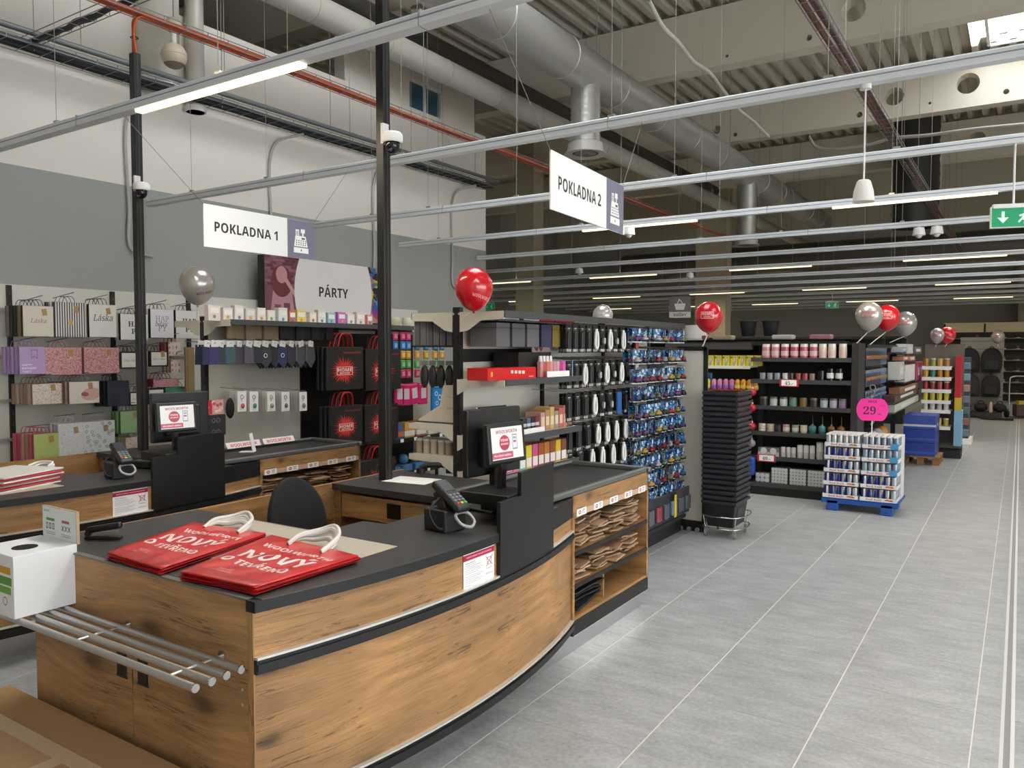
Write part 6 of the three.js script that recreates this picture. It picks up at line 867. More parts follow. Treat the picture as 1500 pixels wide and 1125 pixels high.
  const priceTag = (px, py, s, l) => { const q = onZ(px, py, Z + 0.02), g = thing('price_card', l, 'price card', [q.x, q.y, Z + 0.025]); part(g, 'card', B(0.21, 0.085, 0.004), mat('#b5282f', 0.5)); part(g, 'print', new THREE.PlaneGeometry(0.21, 0.085), printMat(160, 64, (c) => { fill(c, '#b5282f', 0, 0, 160, 64); fill(c, '#f1efec', 16, 6, 128, 50); write(c, s, 80, 34, 42, '#29282a', 'center', 'bold', 'serif'); }, 0.5), [0, 0, 0.003]); };
  priceTag(1156, 561, '45.-', 'red and white price card reading 45 on the second candle shelf'); priceTag(1123, 671, '40.-', 'red and white price card reading 40 on the fifth candle shelf');
  // bay of drinks left of the candles
  const b = thing('drinks_shelving', 'black shelving bay behind the basket stack with yellow and orange goods', 'shelving', [-3.75, 0, Z - 0.05]);
  part(b, 'back_panel', bx(0, 1.07, 0.04, 1.78, -0.47, -0.45), mat('#1c1c1e', 0.6)); const yb1 = onZ(1070, 536, Z).y, yb2 = onZ(1070, 571, Z).y; for (const y of [yb1, yb2, 0.95, 0.6, 0.2]) { const s = part(b, 'shelf', bx(0, 1.07, y - 0.02, y, -0.45, 0), y === yb1 ? CREAM : mat('#2c2c2e', 0.5)); part(s, 'shelf_edge', bx(0, 1.07, y - 0.035, y + 0.002, 0, 0.008), y === yb1 ? CREAM : mat('#3d3c3c', 0.45)); } part(b, 'top_board', bx(0, 1.07, 1.7, 1.78, -0.46, 0), mat('#353331', 0.6)); part(b, 'plinth', bx(0, 1.07, 0, 0.1, -0.45, 0.02), BLACK);
  const yart = printMat(96, 72, (g) => { fill(g, '#c9b93a', 0, 0, 96, 72); g.fillStyle = '#8d9096'; g.beginPath(); g.moveTo(30, 72); g.lineTo(52, 10); g.lineTo(80, 20); g.lineTo(60, 72); g.fill(); g.fillStyle = '#d5d6d8'; g.beginPath(); g.moveTo(46, 60); g.lineTo(56, 18); g.lineTo(66, 24); g.fill(); fill(g, '#4d6a2a', 4, 8, 20, 14); }, 0.4);
  for (let i = 0; i < 7; i++) { const px = 1036 + i * 11.6, g = thing('yellow_carton', 'yellow carton with grey figure on the cream shelf behind the basket stack', 'carton', [xOf(px), yb1, Z - 0.12], 0, 'yellow cartons'); part(g, 'carton', B(0.088, 0.125, 0.06), mat('#c9b93a', 0.5), [0, 0.063, 0]); part(g, 'print', new THREE.PlaneGeometry(0.086, 0.122), yart, [0, 0.063, 0.031]); }
  [['#9fae3a', 'lime'], ['#c0799a', 'first pink'], ['#b8709a', 'second pink'], ['#bd769c', 'third pink'], ['#b96f96', 'fourth pink'], ['#c98a24', 'first orange'], ['#cf9026', 'second orange'], ['#c98a24', 'third orange'], ['#cd8e28', 'fourth orange']].forEach(([c, w], i) => { const g = thing('syrup_bottle', `${w} plump juice bottle behind the basket stack`, 'bottle', [xOf(1033 + i * 8.7), yb2, Z - 0.1]); part(g, 'bottle', lathe([[0.001, 0], [0.034, 0], [0.035, 0.06], [0.03, 0.072], [0.034, 0.085], [0.03, 0.11], [0.015, 0.125], [0.001, 0.127]], 14), mat(c, 0.25)); part(g, 'label', cyl(0.0362, 0.0362, 0.035, 14), mat(i > 0 && i < 5 ? '#8a4f9a' : '#d9b04a', 0.5), [0, 0.035, 0]); });
  for (let i = 0; i < 4; i++) { const g = thing('ornament', `${['upper red', 'large red', 'lower red', 'silver'][i]} glossy ornament showing right of the basket stack`, 'ornament', [xOf(1104), [1.2, 1.02, 0.8, 0.6][i], Z + 0.06]); part(g, 'ball', new THREE.SphereGeometry(0.045, 16, 12), mat(i === 3 ? '#8a8684' : '#a5202a', 0.15)); part(g, 'cap', cyl(0.012, 0.012, 0.02, 10), STEEL, [0, 0.052, 0]); part(g, 'string', rod([0, 0.06, 0], [0, 0.1, 0], 0.002), WIRE); }
  solo('blue_pack', 'blue soft pack low behind the basket stack', 'pack', RB(0.1, 0.22, 0.08, 0.03), mat('#23499a', 0.35), [xOf(1103), 0.33, Z + 0.05]); solo('blue_pouch', 'tall blue pouch beside the end panel', 'pouch', RB(0.07, 0.2, 0.05, 0.02), mat('#2d6aa0', 0.35), [xOf(1031), yb2 + 0.1, Z - 0.2]);
}
// ---------------------------------------------------------------- pallet of energy drink trays
{
  const Z = -8.72, t = thing('display_pallet', 'blue quarter pallet under the stacked energy drink trays', 'pallet', [-1.37, 0, Z - 0.3]), BL = mat('#1d4f96', 0.5);
  for (let i = 0; i < 5; i++) part(t, 'deck_board', B(0.74, 0.02, 0.09), BL, [0, 0.125, -0.24 + i * 0.12]); for (const x of [-0.26, 0.26]) for (const z of [-0.22, 0.24]) part(t, 'foot_block', RB(0.12, 0.115, 0.12, 0.01), BL, [x, 0.0575, z]); part(t, 'skirt', B(0.74, 0.04, 0.02), BL, [0, 0.1, 0.29]);
  const canArt = (a, b) => printMat(64, 96, (g) => { fill(g, a, 0, 0, 64, 96); g.fillStyle = b; g.beginPath(); g.moveTo(0, 96); g.lineTo(0, 30); g.lineTo(32, 0); g.lineTo(64, 0); g.lineTo(30, 96); g.fill(); for (const x of [8, 40]) { g.fillStyle = '#b5382c'; g.fillRect(x, 44, 12, 4); g.fillStyle = '#c9a23a'; g.fillRect(x + 4, 49, 4, 3); } }, 0.25, { metalness: 0.5 });
  const cb = canArt('#22307a', '#b9bec6'), cs = canArt('#b4bcc6', '#93a3b5'), cw = canArt('#d5d8da', '#c0c4c8'), trayArt = printMat(256, 40, (g) => { fill(g, '#dcdad8', 0, 0, 256, 40); write(g, 'Red Bull', 96, 21, 27, '#b5343a', 'center', 'bold', 'serif'); g.fillStyle = '#d08a2a'; g.beginPath(); g.ellipse(206, 20, 20, 10, 0.3, 0, 7); g.fill(); g.fillStyle = '#b5482a'; g.beginPath(); g.ellipse(190, 16, 16, 7, -0.4, 0, 7); g.ellipse(224, 18, 14, 7, 0.5, 0, 7); g.fill(); }, 0.6);
  const can = lathe([[0.001, 0], [0.02, 0], [0.0262, 0.008], [0.0262, 0.1], [0.0225, 0.113], [0.0215, 0.114], [0.001, 0.112]], 14), WT = mat('#d7d6d4', 0.6);
  const H = 0.137;
  for (let s = 0; s < 2; s++) for (let k = 0; k < 5; k++) {
    const x = s ? -1.185 : -1.55, m = k === 4 ? (s ? cs : cw) : s ? (k > 1 ? cs : cb) : cb, g = thing('drink_tray', `${['lowest', 'second', 'third', 'fourth', 'topmost'][k]} tray of energy drink cans in the ${s ? 'stack beside the aisle' : 'stack beside the candles'}`, 'drink tray', [x + (k - 2) * 0.004, 0.135 + k * H, Z - 0.14]);
    part(g, 'tray_base', B(0.345, 0.006, 0.26), WT, [0, 0.003, 0]); for (const e of [-1, 1]) { part(g, 'tray_wall', B(0.345, 0.038, 0.003), WT, [0, 0.021, e * 0.13]); part(g, 'tray_wall', B(0.003, 0.038, 0.26), WT, [e * 0.173, 0.021, 0]); }
    part(g, 'tray_print', new THREE.PlaneGeometry(0.34, 0.037), trayArt, [0, 0.021, 0.1325]); if (s && k > 1) part(g, 'blue_sticker', B(0.07, 0.06, 0.002), mat('#3f8fc0', 0.5), [0.13, 0.03, 0.134]);
    for (let a = 0; a < 6; a++) for (let b = 0; b < 4; b++) if (b === 3 || a === 5 || k === 4 || a === 0) part(g, 'can', can, m, [(a - 2.5) * 0.0565, 0.008, (b - 1.5) * 0.0625], [0, a * 0.7, 0]);
    if (k === 4) for (let a = 0; a < 6; a++) part(g, 'top_wrap', B(0.045, 0.012, 0.25), mat('#dcdcdc', 0.35), [(a - 2.5) * 0.0565, 0.122, 0]);
  }
  // rear pair keeps the pallet full
  for (let s = 0; s < 2; s++) solo('drink_carton', s ? 'white drink carton column at the back beside the aisle' : 'white drink carton column at the back beside the candles', 'carton', B(0.345, 0.66, 0.26), mat('#cfd0d2', 0.5), [s ? -1.185 : -1.55, 0.466, Z - 0.405]);
  const q = onZ(1278, 600, Z - 0.28), g = thing('price_sign', 'bright pink round sign reading AKCE 29 on a thin stick', 'price sign', [q.x, q.y, Z - 0.27], 0.25), sh = new THREE.Shape(); for (let i = 0; i < 40; i++) { const a = i / 40 * Math.PI * 2, R = 0.155, x = R * Math.cos(a), y = Math.max(-0.117, Math.min(0.117, R * Math.sin(a))); i ? sh.lineTo(x, y) : sh.moveTo(x, y); }
  part(g, 'disc', new THREE.ExtrudeGeometry(sh, { depth: 0.006, bevelEnabled: false }), mat('#e0218a', 0.5));
  const f = new THREE.ShapeGeometry(sh), u = f.attributes.uv, ps = f.attributes.position; for (let i = 0; i < u.count; i++) u.setXY(i, ps.getX(i) / 0.31 + 0.5, ps.getY(i) / 0.24 + 0.5);
  part(g, 'print', f, printMat(256, 200, (c) => { fill(c, '#ea2a92', 0, 0, 256, 200); write(c, 'AKCE', 128, 28, 30, '#3a1230'); write(c, '29', 106, 108, 96, '#33142c', 'center', 'bold', 'serif'); write(c, 'Kč', 186, 138, 22, '#6a2358'); fill(c, '#8a2a68', 190, 62, 40, 5); }, 0.5), [0, 0, 0.007]);
  part(g, 'stick', rod([0, -0.11, 0], [0, -(q.y - 0.81), 0], 0.005), WHITE);
}
// ---------------------------------------------------------------- gondola along the aisle beyond the candles
{
  const X = -1.5, t = thing('aisle_shelving', 'black gondola along the aisle hung with hair goods behind the drinks pallet', 'shelving', [-1.95, 0, -9.75]);
  part(t, 'back_panel', bx(-0.02, 0, 0.1, 1.75, -3.0, 0), mat('#232325', 0.6)); part(t, 'top_board', bx(-0.05, 0.48, 1.72, 1.76, -3.0, 0.02), BLACKM); part(t, 'base_shelf', bx(0, 0.62, 0.12, 0.16, -3.0, -0.2), DARK); part(t, 'plinth', bx(0, 0.55, 0, 0.12, -3.0, -0.2), BLACK); part(t, 'side_panel', bx(0.0, 0.42, 0.05, 1.74, -0.02, 0), mat('#2a2a2c', 0.5)); part(t, 'end_upright', bx(0.36, 0.42, 0, 1.72, -3.02, -2.98), BLACKM);
  [[507, 538, 'top', '#39404f'], [541, 568, 'second', '#3d4960'], [572, 592, 'third', '#37495f'], [594, 612, 'fourth', '#3a4d63']].forEach(([a, b, w, c], ri) => { for (let i = 0; i < 17; i++) { const z = -9.86 - i * 0.098, y = onX(1270, (a + b) / 2, X).y, h = (b - a) * 0.0072, g = thing('hair_tie_card', `dark blue hair accessory card in the ${w} row beside the candle shelves`, 'hair goods', [X, y, z], Math.PI / 2, `hair goods, ${w} row`); part(g, 'card', B(0.07, h, 0.006), mat(i > 11 ? '#4a6a8f' : c, 0.3)); part(g, 'header', B(0.072, h * 0.2, 0.007), mat('#7d8798', 0.4), [0, h * 0.4, 0.001]); part(g, 'clip', RB(0.05, h * 0.18, 0.012, 0.004), ri < 2 ? mat('#a06f3a', 0.35) : mat('#5d7d94', 0.35), [0, -h * 0.05, 0.008]); } });
  const box = (px, py, pw, ph, z, c, l, name = 'goods_box', cat = 'box') => { const r = rectX(px, py, px + pw, py + ph, -1.34), g = thing(name, l, cat, [-1.42, r.lo, r.c]); part(t, 'ledge', bx(0.02, 0.6, r.lo - 0.012, r.lo, r.c + 9.75 - r.w * 0.5, r.c + 9.75 + r.w * 0.5), mat('#3a3a3c', 0.5)); part(g, 'carton', RB(0.14, r.h, Math.max(0.05, r.w * 0.9), 0.006), mat(c, 0.4), [0, r.h / 2, 0]); part(g, 'label', B(0.004, r.h * 0.4, r.w * 0.5), mat('#d9d6d2', 0.5), [0.071, r.h * 0.5, 0]); };
  box(1322, 508, 8, 8, 0, '#9c9ca6', 'grey lilac box on the top of the hair goods'); box(1329, 504, 10, 14, 0, '#c9c7c4', 'white box with blue motif on the top shelf'); box(1340, 508, 12, 10, 0, '#5f5566', 'dull purple box on the top shelf'); box(1324, 522, 8, 6, 0, '#b97a5c', 'copper toned pack below the top boxes'); box(1333, 522, 9, 6, 0, '#c08a72', 'salmon pack below the top boxes'); box(1318, 530, 8, 26, 0, '#b9bab5', 'white stacked carton in the middle of the aisle gondola'); box(1327, 534, 15, 24, 0, '#d0cfcb', 'large white carton with diamond labels'); box(1343, 530, 10, 27, 0, '#a8385c', 'dark pink bottle row beside the white carton'); box(1318, 564, 30, 10, 0, '#8a5f4a', 'brown striped towels folded on the aisle gondola'); box(1310, 574, 36, 9, 0, '#4a3030', 'dark red goods under the brown towels'); box(1310, 586, 38, 10, 0, '#b9bdb0', 'pale green white cups row on the aisle gondola');
  const y3 = onX(1320, 640, -1.4).y; part(t, 'lower_shelf', bx(0, 0.55, y3 - 0.03, y3, -2.6, -0.6), mat('#3a3a3c', 0.5)); part(t, 'lower_shelf', bx(0, 0.58, onX(1300, 632, -1.4).y - 0.45, onX(1300, 632, -1.4).y - 0.43, -2.9, -0.4), mat('#3a3a3c', 0.5));
  [['#cfd2c8', 'first'], ['#c9ccc2', 'second'], ['#d3d5cc', 'third']].forEach(([c, w], i) => { const g = thing('storage_carton', `${w} white and green carton in the row on the lower shelf beside the drinks pallet`, 'carton', [-1.52, y3, -10.5 - i * 0.4]); part(g, 'carton', B(0.24, 0.1, 0.36), mat(c, 0.5), [0, 0.05, 0]); part(g, 'green_band', B(0.242, 0.03, 0.362), mat('#7fae6a', 0.5), [0, 0.085, 0]); });
  for (let i = 0; i < 3; i++) { const g = thing('ball_ornament', ['first grey glossy ball on the lower shelf', 'second grey glossy ball on the lower shelf', 'amber glossy ball on the lower shelf'][i], 'ornament', [-1.5, y3 + 0.1, -10.45 - i * 0.38]); part(g, 'ball', new THREE.SphereGeometry(0.075, 18, 14), mat(i === 2 ? '#b5782a' : '#8f9096', 0.15), [0, 0.075, 0]); part(g, 'foot', cyl(0.03, 0.04, 0.02, 12), WHITE, [0, 0.005, 0]); }
  { const g = thing('rope_coil', 'twisted grey cord hanging beside the pink price sign', 'cord', [-1.46, 1.0, -10.1]); part(g, 'cord', tube([...Array(14)].map((_, i) => [0.015 * Math.sin(i * 1.8), 0.22 - i * 0.032, 0.02 * Math.cos(i * 1.8)]), 0.014, 60, 6), mat('#8a8d88', 0.6)); part(g, 'loop', new THREE.TorusGeometry(0.03, 0.006, 6, 14), mat('#8a8d88', 0.6), [0, 0.25, 0]); }
  for (let i = 0; i < 4; i++) { const g = thing('glass_vase', `brown glass vase ${['nearest the drinks', 'second from the drinks', 'third from the drinks', 'farthest from the drinks'][i]} on the low shelf`, 'vase', [-1.5, 0.4, -10.4 - i * 0.22]); part(g, 'vase', lathe([[0.001, 0], [0.05, 0], [0.075, 0.08], [0.06, 0.16], [0.045, 0.18], [0.04, 0.18], [0.055, 0.15], [0.001, 0.01]], 16), mat('#6d5a4a', 0.15)); part(g, 'rim', new THREE.TorusGeometry(0.043, 0.004, 6, 18).rotateX(Math.PI / 2), mat('#8a7766', 0.2), [0, 0.18, 0]); }
  { const g = thing('base_carton', 'long white and green carton on the base deck beside the aisle', 'carton', [-1.5, 0.16, -11.3]); part(g, 'carton', B(0.3, 0.14, 1.0), mat('#cfd3c9', 0.5), [0, 0.07, 0]); part(g, 'green_print', B(0.302, 0.04, 1.002), mat('#86b26e', 0.5), [0, 0.11, 0]); }
  // stack of blue boxes on a wooden pallet
  const w = thing('wooden_pallet', 'small wooden pallet in the aisle under blue boxes', 'pallet', [-1.2, 0, -13.2]); for (let i = 0; i < 5; i++) part(w, 'board', B(0.5, 0.02, 0.1), mat('#9a7347', 0.8), [0, 0.12, -0.28 + i * 0.14]); for (const x of [-0.2, 0, 0.2]) for (const z of [-0.25, 0, 0.25]) part(w, 'block', B(0.09, 0.11, 0.1), mat('#8a6540', 0.8), [x, 0.055, z]);
  for (let j = 0; j < 3; j++) for (let i = 0; i < 2; i++) { const g = thing('blue_box', `dark blue carton ${['lowest', 'middle', 'topmost'][j]} in the ${i ? 'rear' : 'near'} stack on the wooden pallet`, 'box', [-1.22, 0.132 + j * 0.2, -13.02 - i * 0.34]); part(g, 'carton', RB(0.42, 0.196, 0.32, 0.004), mat(j === 2 ? '#3a4fa0' : '#27408f', 0.4), [0, 0.098, 0]); part(g, 'white_band', B(0.422, 0.03, 0.322), mat(j === 2 ? '#c9ccd4' : '#3f58a8', 0.5), [0, 0.05, 0]); part(g, 'side_window', B(0.004, 0.13, 0.16), mat(i ? '#2b2b30' : '#1d2f70', 0.4), [0.211, 0.1, 0]); }
}
// ---------------------------------------------------------------- sweets rack and the far end of the hall
{
  const Z = -13.9, t = thing('sweets_rack', 'sweets rack with white shelves and red side beyond the aisle gondola', 'shelving', [-1.3, 0, Z]), ys = [537, 553, 571, 587, 601, 625].map((p) => onZ(1380, p, Z).y), x0 = 0.0, x1 = 0.56;
  part(t, 'back_panel', bx(x0, x1, 0.05, 1.78, -0.4, -0.38), mat('#6a675e', 0.6)); ys.forEach((y) => { const s = part(t, 'shelf', bx(x0, x1 - 0.15, y - 0.02, y, -0.38, 0), WHITE); part(s, 'shelf_edge', bx(x0, x1 - 0.15, y - 0.05, y + 0.005, 0, 0.008), WHITE); }); part(t, 'red_side', bx(x1 - 0.1, x1 - 0.02, 0.95, 1.6, -0.35, 0.02), mat('#b8222c', 0.4)); part(t, 'yellow_side', bx(x1 - 0.1, x1 - 0.02, 0.75, 0.95, -0.35, 0.02), mat('#c9a92c', 0.4)); part(t, 'blue_side', bx(x1 - 0.1, x1 - 0.0, 0.2, 0.75, -0.35, 0.02), mat('#7fb0cc', 0.4)); part(t, 'plinth', bx(x0, x1, 0, 0.12, -0.38, 0), BLACK);
  const sets = [[['#b0803a', 'amber'], ['#8a9a4a', 'olive'], ['#c0a04a', 'gold']], [['#c99a2a', 'yellow'], ['#3f8a7a', 'teal'], ['#b8862f', 'honey']], [['#a3303a', 'red'], ['#8a3a3a', 'brick'], ['#b84a4f', 'cherry']], [['#c9bf3a', 'lemon'], ['#b9a92f', 'mustard'], ['#d0c24a', 'pale yellow']], [['#d5d3cc', 'white'], ['#c9c7c0', 'cream'], ['#bdbbb4', 'grey white']], [['#b8a24a', 'straw'], ['#a8b0a0', 'sage'], ['#c9b45a', 'corn']]];
  ys.forEach((y, r) => { for (let i = 0; i < 4; i++) { const [c, w] = sets[r][i % 3], g = thing('sweets_tub', `${w} tub in the ${['top', 'second', 'third', 'fourth', 'fifth', 'lowest'][r]} row of the sweets rack`, 'sweets', [-1.3 + 0.05 + i * 0.098, y, Z - 0.08], 0, `${w} tubs, row ${r + 1}`); part(g, 'tub', cyl(0.04, 0.036, 0.11, 12), mat(c, 0.3), [0, 0.056, 0]); part(g, 'lid', cyl(0.042, 0.042, 0.016, 12), mat(i % 2 ? '#d9d5cc' : c, 0.4), [0, 0.119, 0]); } });
  // tall mixed display right of it
  const d = thing('mixed_display', 'tall narrow mixed display beside the red side of the sweets rack', 'display', [-0.95, 0, -16.4]); part(d, 'body', B(0.4, 1.55, 0.5), mat('#38434a', 0.5), [0, 0.78, 0]); ['#6a7f90', '#8a5a5c', '#4a6a66', '#6a6880', '#94786c', '#6f8a94', '#5a7488'].forEach((c, i) => { for (let k = 0; k < 3; k++) part(d, 'goods_pack', RB(0.12, 0.13 - 0.02 * (k % 2), 0.1, 0.02), mat(k === 1 ? '#a8a49c' : c, 0.4), [0.02 + (k - 1) * 0.13, 0.2 + i * 0.2, 0.22]); }); part(d, 'base', B(0.5, 0.1, 0.6), WHITE, [0, 0.05, 0]);
  { const g = thing('mixed_display', 'low pale display box at the aisle edge beyond the blue boxes', 'display', [-1.02, 0, -14.6]); part(g, 'body', B(0.4, 0.45, 0.5), mat('#c9c8c0', 0.5), [0, 0.23, 0]); for (let i = 0; i < 4; i++) part(g, 'yellow_pack', RB(0.09, 0.12, 0.12, 0.02), mat('#b89a34', 0.4), [-0.13 + i * 0.09, 0.5, 0.1]); }
  // backpacks on the slat wall
  const bz = -22.8, b = thing('backpack_stand', 'grey slat stand hung with black backpacks at the end of the aisle', 'stand', [-0.82, 0, bz]); part(b, 'slat_board', B(0.95, 2.0, 0.06), mat('#8a867e', 0.6), [0, 1.0, -0.3]); for (let i = 0; i < 9; i++) part(b, 'slat_groove', B(0.95, 0.012, 0.008), mat('#55524d', 0.6), [0, 0.3 + i * 0.2, -0.268]); part(b, 'base', B(0.92, 0.14, 0.65), mat('#2b2b2d', 0.5), [0, 0.07, 0]);
  function backpack(x, y, s, c, l) { const g = thing('backpack', l, 'backpack', [x, y, bz - 0.08]); const a = new THREE.Shape(); a.moveTo(-0.17 * s, -0.26 * s); a.lineTo(0.17 * s, -0.26 * s); a.quadraticCurveTo(0.2 * s, -0.24 * s, 0.19 * s, 0.05 * s); a.quadraticCurveTo(0.17 * s, 0.27 * s, 0, 0.28 * s); a.quadraticCurveTo(-0.17 * s, 0.27 * s, -0.19 * s, 0.05 * s); a.quadraticCurveTo(-0.2 * s, -0.24 * s, -0.17 * s, -0.26 * s); part(g, 'bag', new THREE.ExtrudeGeometry(a, { depth: 0.1, bevelEnabled: true, bevelSize: 0.03, bevelThickness: 0.05, bevelSegments: 4 }).translate(0, 0, -0.05), mat(c, 0.8)); part(g, 'front_pocket', RB(0.32 * s, 0.24 * s, 0.06, 0.03, 3), mat(c, 0.7), [0, -0.12 * s, 0.11]); part(g, 'grab_loop', new THREE.TorusGeometry(0.04, 0.01, 6, 14), mat('#101012', 0.7), [0, 0.3 * s, 0]); for (const e of [-1, 1]) part(g, 'strap', tube([[e * 0.12, 0.22 * s, -0.1], [e * 0.18, 0, -0.13], [e * 0.14, -0.28 * s, -0.08]], 0.02, 12, 6), mat('#141416', 0.8)); }
  backpack(-1.08, 1.42, 1.02, '#19191b', 'large black backpack hanging beside the sweets rack, upper row'); backpack(-0.6, 1.42, 1.02, '#1a1a1d', 'large black backpack hanging upper row, toward the far shelves'); backpack(-1.04, 0.78, 0.9, '#2b2c2e', 'dark grey backpack hanging in the lower row'); backpack(-0.6, 0.78, 0.9, '#1f1c1e', 'black backpack with red detail in the lower row');
  [[-1.15, 'first'], [-0.8, 'second'], [-0.4, 'third']].forEach(([x, w]) => { const g = thing('travel_bag', `${w} dark bag lying on the base of the backpack stand`, 'bag', [x, 0.14, bz + 0.05]); part(g, 'bag', new THREE.SphereGeometry(0.15, 16, 12).scale(1, 0.75, 0.8), mat('#1b1b1f', 0.7), [0, 0.11, 0]); part(g, 'handle', new THREE.TorusGeometry(0.06, 0.012, 6, 14), mat('#101012', 0.7), [0, 0.21, 0]); }); solo('drink_bottle', 'pink and white drinking bottle on the base of the backpack stand', 'bottle', lathe([[0.001, 0], [0.035, 0], [0.035, 0.2], [0.02, 0.23], [0.02, 0.26], [0.001, 0.26]], 14), mat('#c9a8a8', 0.4), [-0.58, 0.14, bz + 0.22]);
  // far shelves with shoes and pale header
  const f = thing('far_shelving', 'dark wall shelving with shoes and a pale cream header at the back', 'shelving', [-0.2, 0, -30]); part(f, 'back_panel', B(2.4, 2.3, 0.06), mat('#3a3733', 0.7), [-0.8, 1.15, -0.4]); part(f, 'header', B(2.4, 0.32, 0.05), mat('#e6d6b8', 0.6), [-0.8, 2.42, -0.35]); for (let i = 0; i < 6; i++) part(f, 'shelf', B(2.36, 0.03, 0.35), mat('#77736b', 0.5), [-0.8, 0.25 + i * 0.36, -0.2]); for (let i = 0; i < 3; i++) part(f, 'upright', B(0.05, 2.55, 0.06), BLACK, [-1.98 + i * 1.17, 1.27, -0.33]);
  for (let r = 0; r < 6; r++) for (let i = 0; i < 6; i++) { const c = pick(['#2a2a2c', '#5a3a38', '#3a4048', '#7a4a46', '#8a8078', '#4a3f3a']); const g = thing('shoe', `shoe on the ${['lowest', 'second', 'third', 'fourth', 'fifth', 'top'][r]} shelf of the far wall`, 'shoe', [-2.0 + i * 0.38, 0.265 + r * 0.36, -30.15], 0.3, `shoes, far shelf ${r + 1}`); part(g, 'upper', RB(0.1, 0.09, 0.26, 0.04, 3), mat(c, 0.6), [0, 0.06, 0]); part(g, 'sole', B(0.1, 0.02, 0.27), mat('#c9c5bd', 0.6), [0, 0.011, 0]); }
  // hand truck at the right edge
  const h = onY(1492, 612, 0), k = thing('hand_truck', 'grey hand truck with tubular handle standing at the far right aisle', 'hand truck', [h.x, 0, h.z], 0.4); part(k, 'handle_frame', tube([[-0.22, 0.05, 0], [-0.22, 0.9, 0], [-0.2, 1.0, 0], [0.2, 1.0, 0], [0.22, 0.9, 0], [0.22, 0.05, 0]], 0.016, 50, 8), mat('#b5b5b2', 0.35, 0.6)); for (const y of [0.35, 0.6]) part(k, 'crossbar', rod([-0.22, y, 0], [0.22, y, 0], 0.012), STEEL); part(k, 'toe_plate', B(0.44, 0.012, 0.25), DARK, [0, 0.03, 0.12]); for (const s of [-1, 1]) part(k, 'wheel', cyl(0.11, 0.11, 0.05, 18), BLACK, [s * 0.24, 0.11, -0.08], [0, 0, Math.PI / 2]); part(k, 'load', RB(0.32, 0.3, 0.24, 0.02), mat('#4a3a30', 0.6), [0, 0.2, 0.14]); part(k, 'yellow_pack', B(0.2, 0.08, 0.2), mat('#b8a034', 0.5), [0, 0.39, 0.14]);
  const q = onY(1470, 616, 0); solo('strap_heap', 'black strap lying on the tiles beside the hand truck', 'strap', tube([[-0.7, 0.012, 0.05], [-0.5, 0.05, -0.05], [-0.3, 0.02, 0.06], [0, 0.012, 0], [0.3, 0.012, 0.02]], 0.03, 40, 6), mat('#1d1d1f', 0.8), [q.x - 0.1, 0.02, q.z]);
}
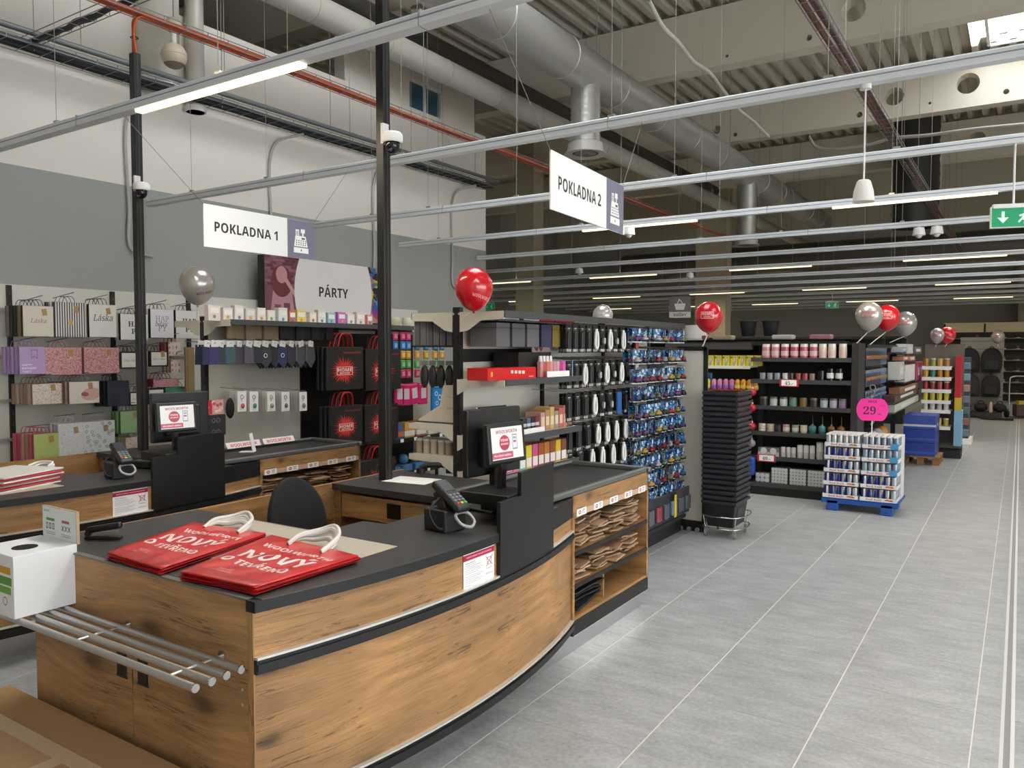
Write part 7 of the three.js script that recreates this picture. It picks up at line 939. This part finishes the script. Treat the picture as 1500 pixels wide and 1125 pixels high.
// ---------------------------------------------------------------- dark gondolas filling the hall behind
{
  [[-4.4, -10.6, 3.4, 1.72, 'black gondola row behind the drinks bay'], [-4.6, -13.4, 4.6, 1.84, 'second black gondola row behind the candle shelves'], [-4.9, -16.6, 5.4, 1.95, 'third black gondola row in the dark hall'], [-9.5, -13.5, 3.2, 1.8, 'black gondola row beyond the end of the white wall'], [-5.2, -20, 6, 2.0, 'fourth black gondola row far in the hall']].forEach(([x, z, w, h, l], n) => {
    const t = thing('hall_gondola', l, 'shelving', [x, 0, z]); part(t, 'back_panel', B(w, h - 0.1, 0.05), mat('#2a2927', 0.7), [0, h / 2, 0]); for (const y of [0.16, 0.6, 1.0, 1.35, h - 0.03]) { const s = part(t, 'shelf', B(w, 0.025, 0.42), mat('#3a3938', 0.6), [0, y, 0.2]); part(s, 'shelf_edge', B(w, 0.045, 0.012), mat('#242323', 0.5), [0, 0, 0.21]); } part(t, 'plinth', B(w, 0.14, 0.4), BLACK, [0, 0.07, 0.18]);
    for (let i = 0; i < Math.floor(w / 0.3); i++) for (const y of [1.0, 1.35]) { const c = pick(['#4a4540', '#5d5a55', '#3a4048', '#6a4a44', '#7a766e']), sh = 0.16 + 0.1 * rnd(); solo('stock_box', `muted stock box on the ${y > 1.2 ? 'upper' : 'middle'} shelf of the ${['first', 'second', 'third', 'side', 'fourth'][n]} hall gondola`, 'box', RB(0.2 + 0.05 * rnd(), sh, 0.2, 0.01), mat(c, 0.6), [x - w / 2 + 0.17 + i * 0.3, y + 0.0135 + sh / 2, z + 0.25], null, `stock on ${y} of gondola ${n + 1}`); }
  });
  // goods on top of the rows
  [[1097, 476, '#23262e', 'first'], [1130, 475, '#22252d', 'second']].forEach(([px, py, c, w]) => { const q = onZ(px, 488, -16.5), g = thing('round_pot', `${w} dark round pot on top of the third gondola row`, 'pot', [q.x, 1.97, -16.45]); part(g, 'pot', lathe([[0.001, 0], [0.13, 0], [0.17, 0.3], [0.18, 0.31], [0.16, 0.31], [0.12, 0.02], [0.001, 0.02]], 20), mat(c, 0.5)); part(g, 'rim', new THREE.TorusGeometry(0.175, 0.012, 8, 24).rotateX(Math.PI / 2), mat(c, 0.4), [0, 0.305, 0]); });
  { const q = onZ(1020, 486, -13.4), g = thing('lamp_shade', 'white box shaped lamp shade on a gondola behind the single red balloon', 'lamp shade', [q.x, 1.86, -13.3]); part(g, 'shade', cyl(0.19, 0.22, 0.26, 20), WHITE, [0, 0.13, 0]); part(g, 'band', cyl(0.222, 0.224, 0.02, 20), mat('#cfccc4', 0.6), [0, 0.02, 0]); }
  [[1025, 'beside the lamp shade'], [1063, 'left of the dark pots'], [1150, 'behind the candle jars'], [1205, 'above the candle jars']].forEach(([px, w], i) => { const q = onZ(px, 497, -13.4); solo('folded_textile', `${['rosy', 'cream', 'white', 'pink'][i]} folded textile on the second gondola row ${w}`, 'textile', RB(0.34, 0.08, 0.24, 0.03), mat(['#8a4a58', '#b9a88e', '#c9c7c2', '#b88488'][i], 0.8), [q.x, 1.9, -13.3]); });
  { const p = onZ(996, 450, -14.92), s = thing('aisle_sign', 'small grey hanging basket sign in front of the dark hall', 'sign', [p.x, p.y, -14.92], 0.3); part(s, 'board', B(0.42, 0.42, 0.01), mat('#6d6a6e', 0.6)); part(s, 'print', new THREE.PlaneGeometry(0.42, 0.42), printMat(128, 128, (g) => { fill(g, '#6a676c', 0, 0, 128, 92); fill(g, '#cfccc6', 0, 92, 128, 36); g.fillStyle = '#d9d8d6'; g.beginPath(); g.moveTo(30, 42); g.lineTo(98, 42); g.lineTo(88, 80); g.lineTo(40, 80); g.fill(); g.strokeStyle = '#d9d8d6'; g.lineWidth = 5; g.beginPath(); g.moveTo(48, 42); g.lineTo(60, 16); g.lineTo(80, 42); g.stroke(); write(g, 'KOŠÍKY', 64, 111, 22, '#4a484c'); }, 0.6), [0, 0, 0.006]); part(s, 'hanger', rod([0, 0.21, 0], [0, STRIP_Y - p.y, 0], 0.003), WIRE); }
}

// ---------------------------------------------------------------- draw
scene.traverse((o) => { if (o.isMesh) { o.castShadow = true; o.receiveShadow = true; } if (o.isLight && o.isRectAreaLight !== true) o.castShadow = true; });
renderer.render(scene, camera);
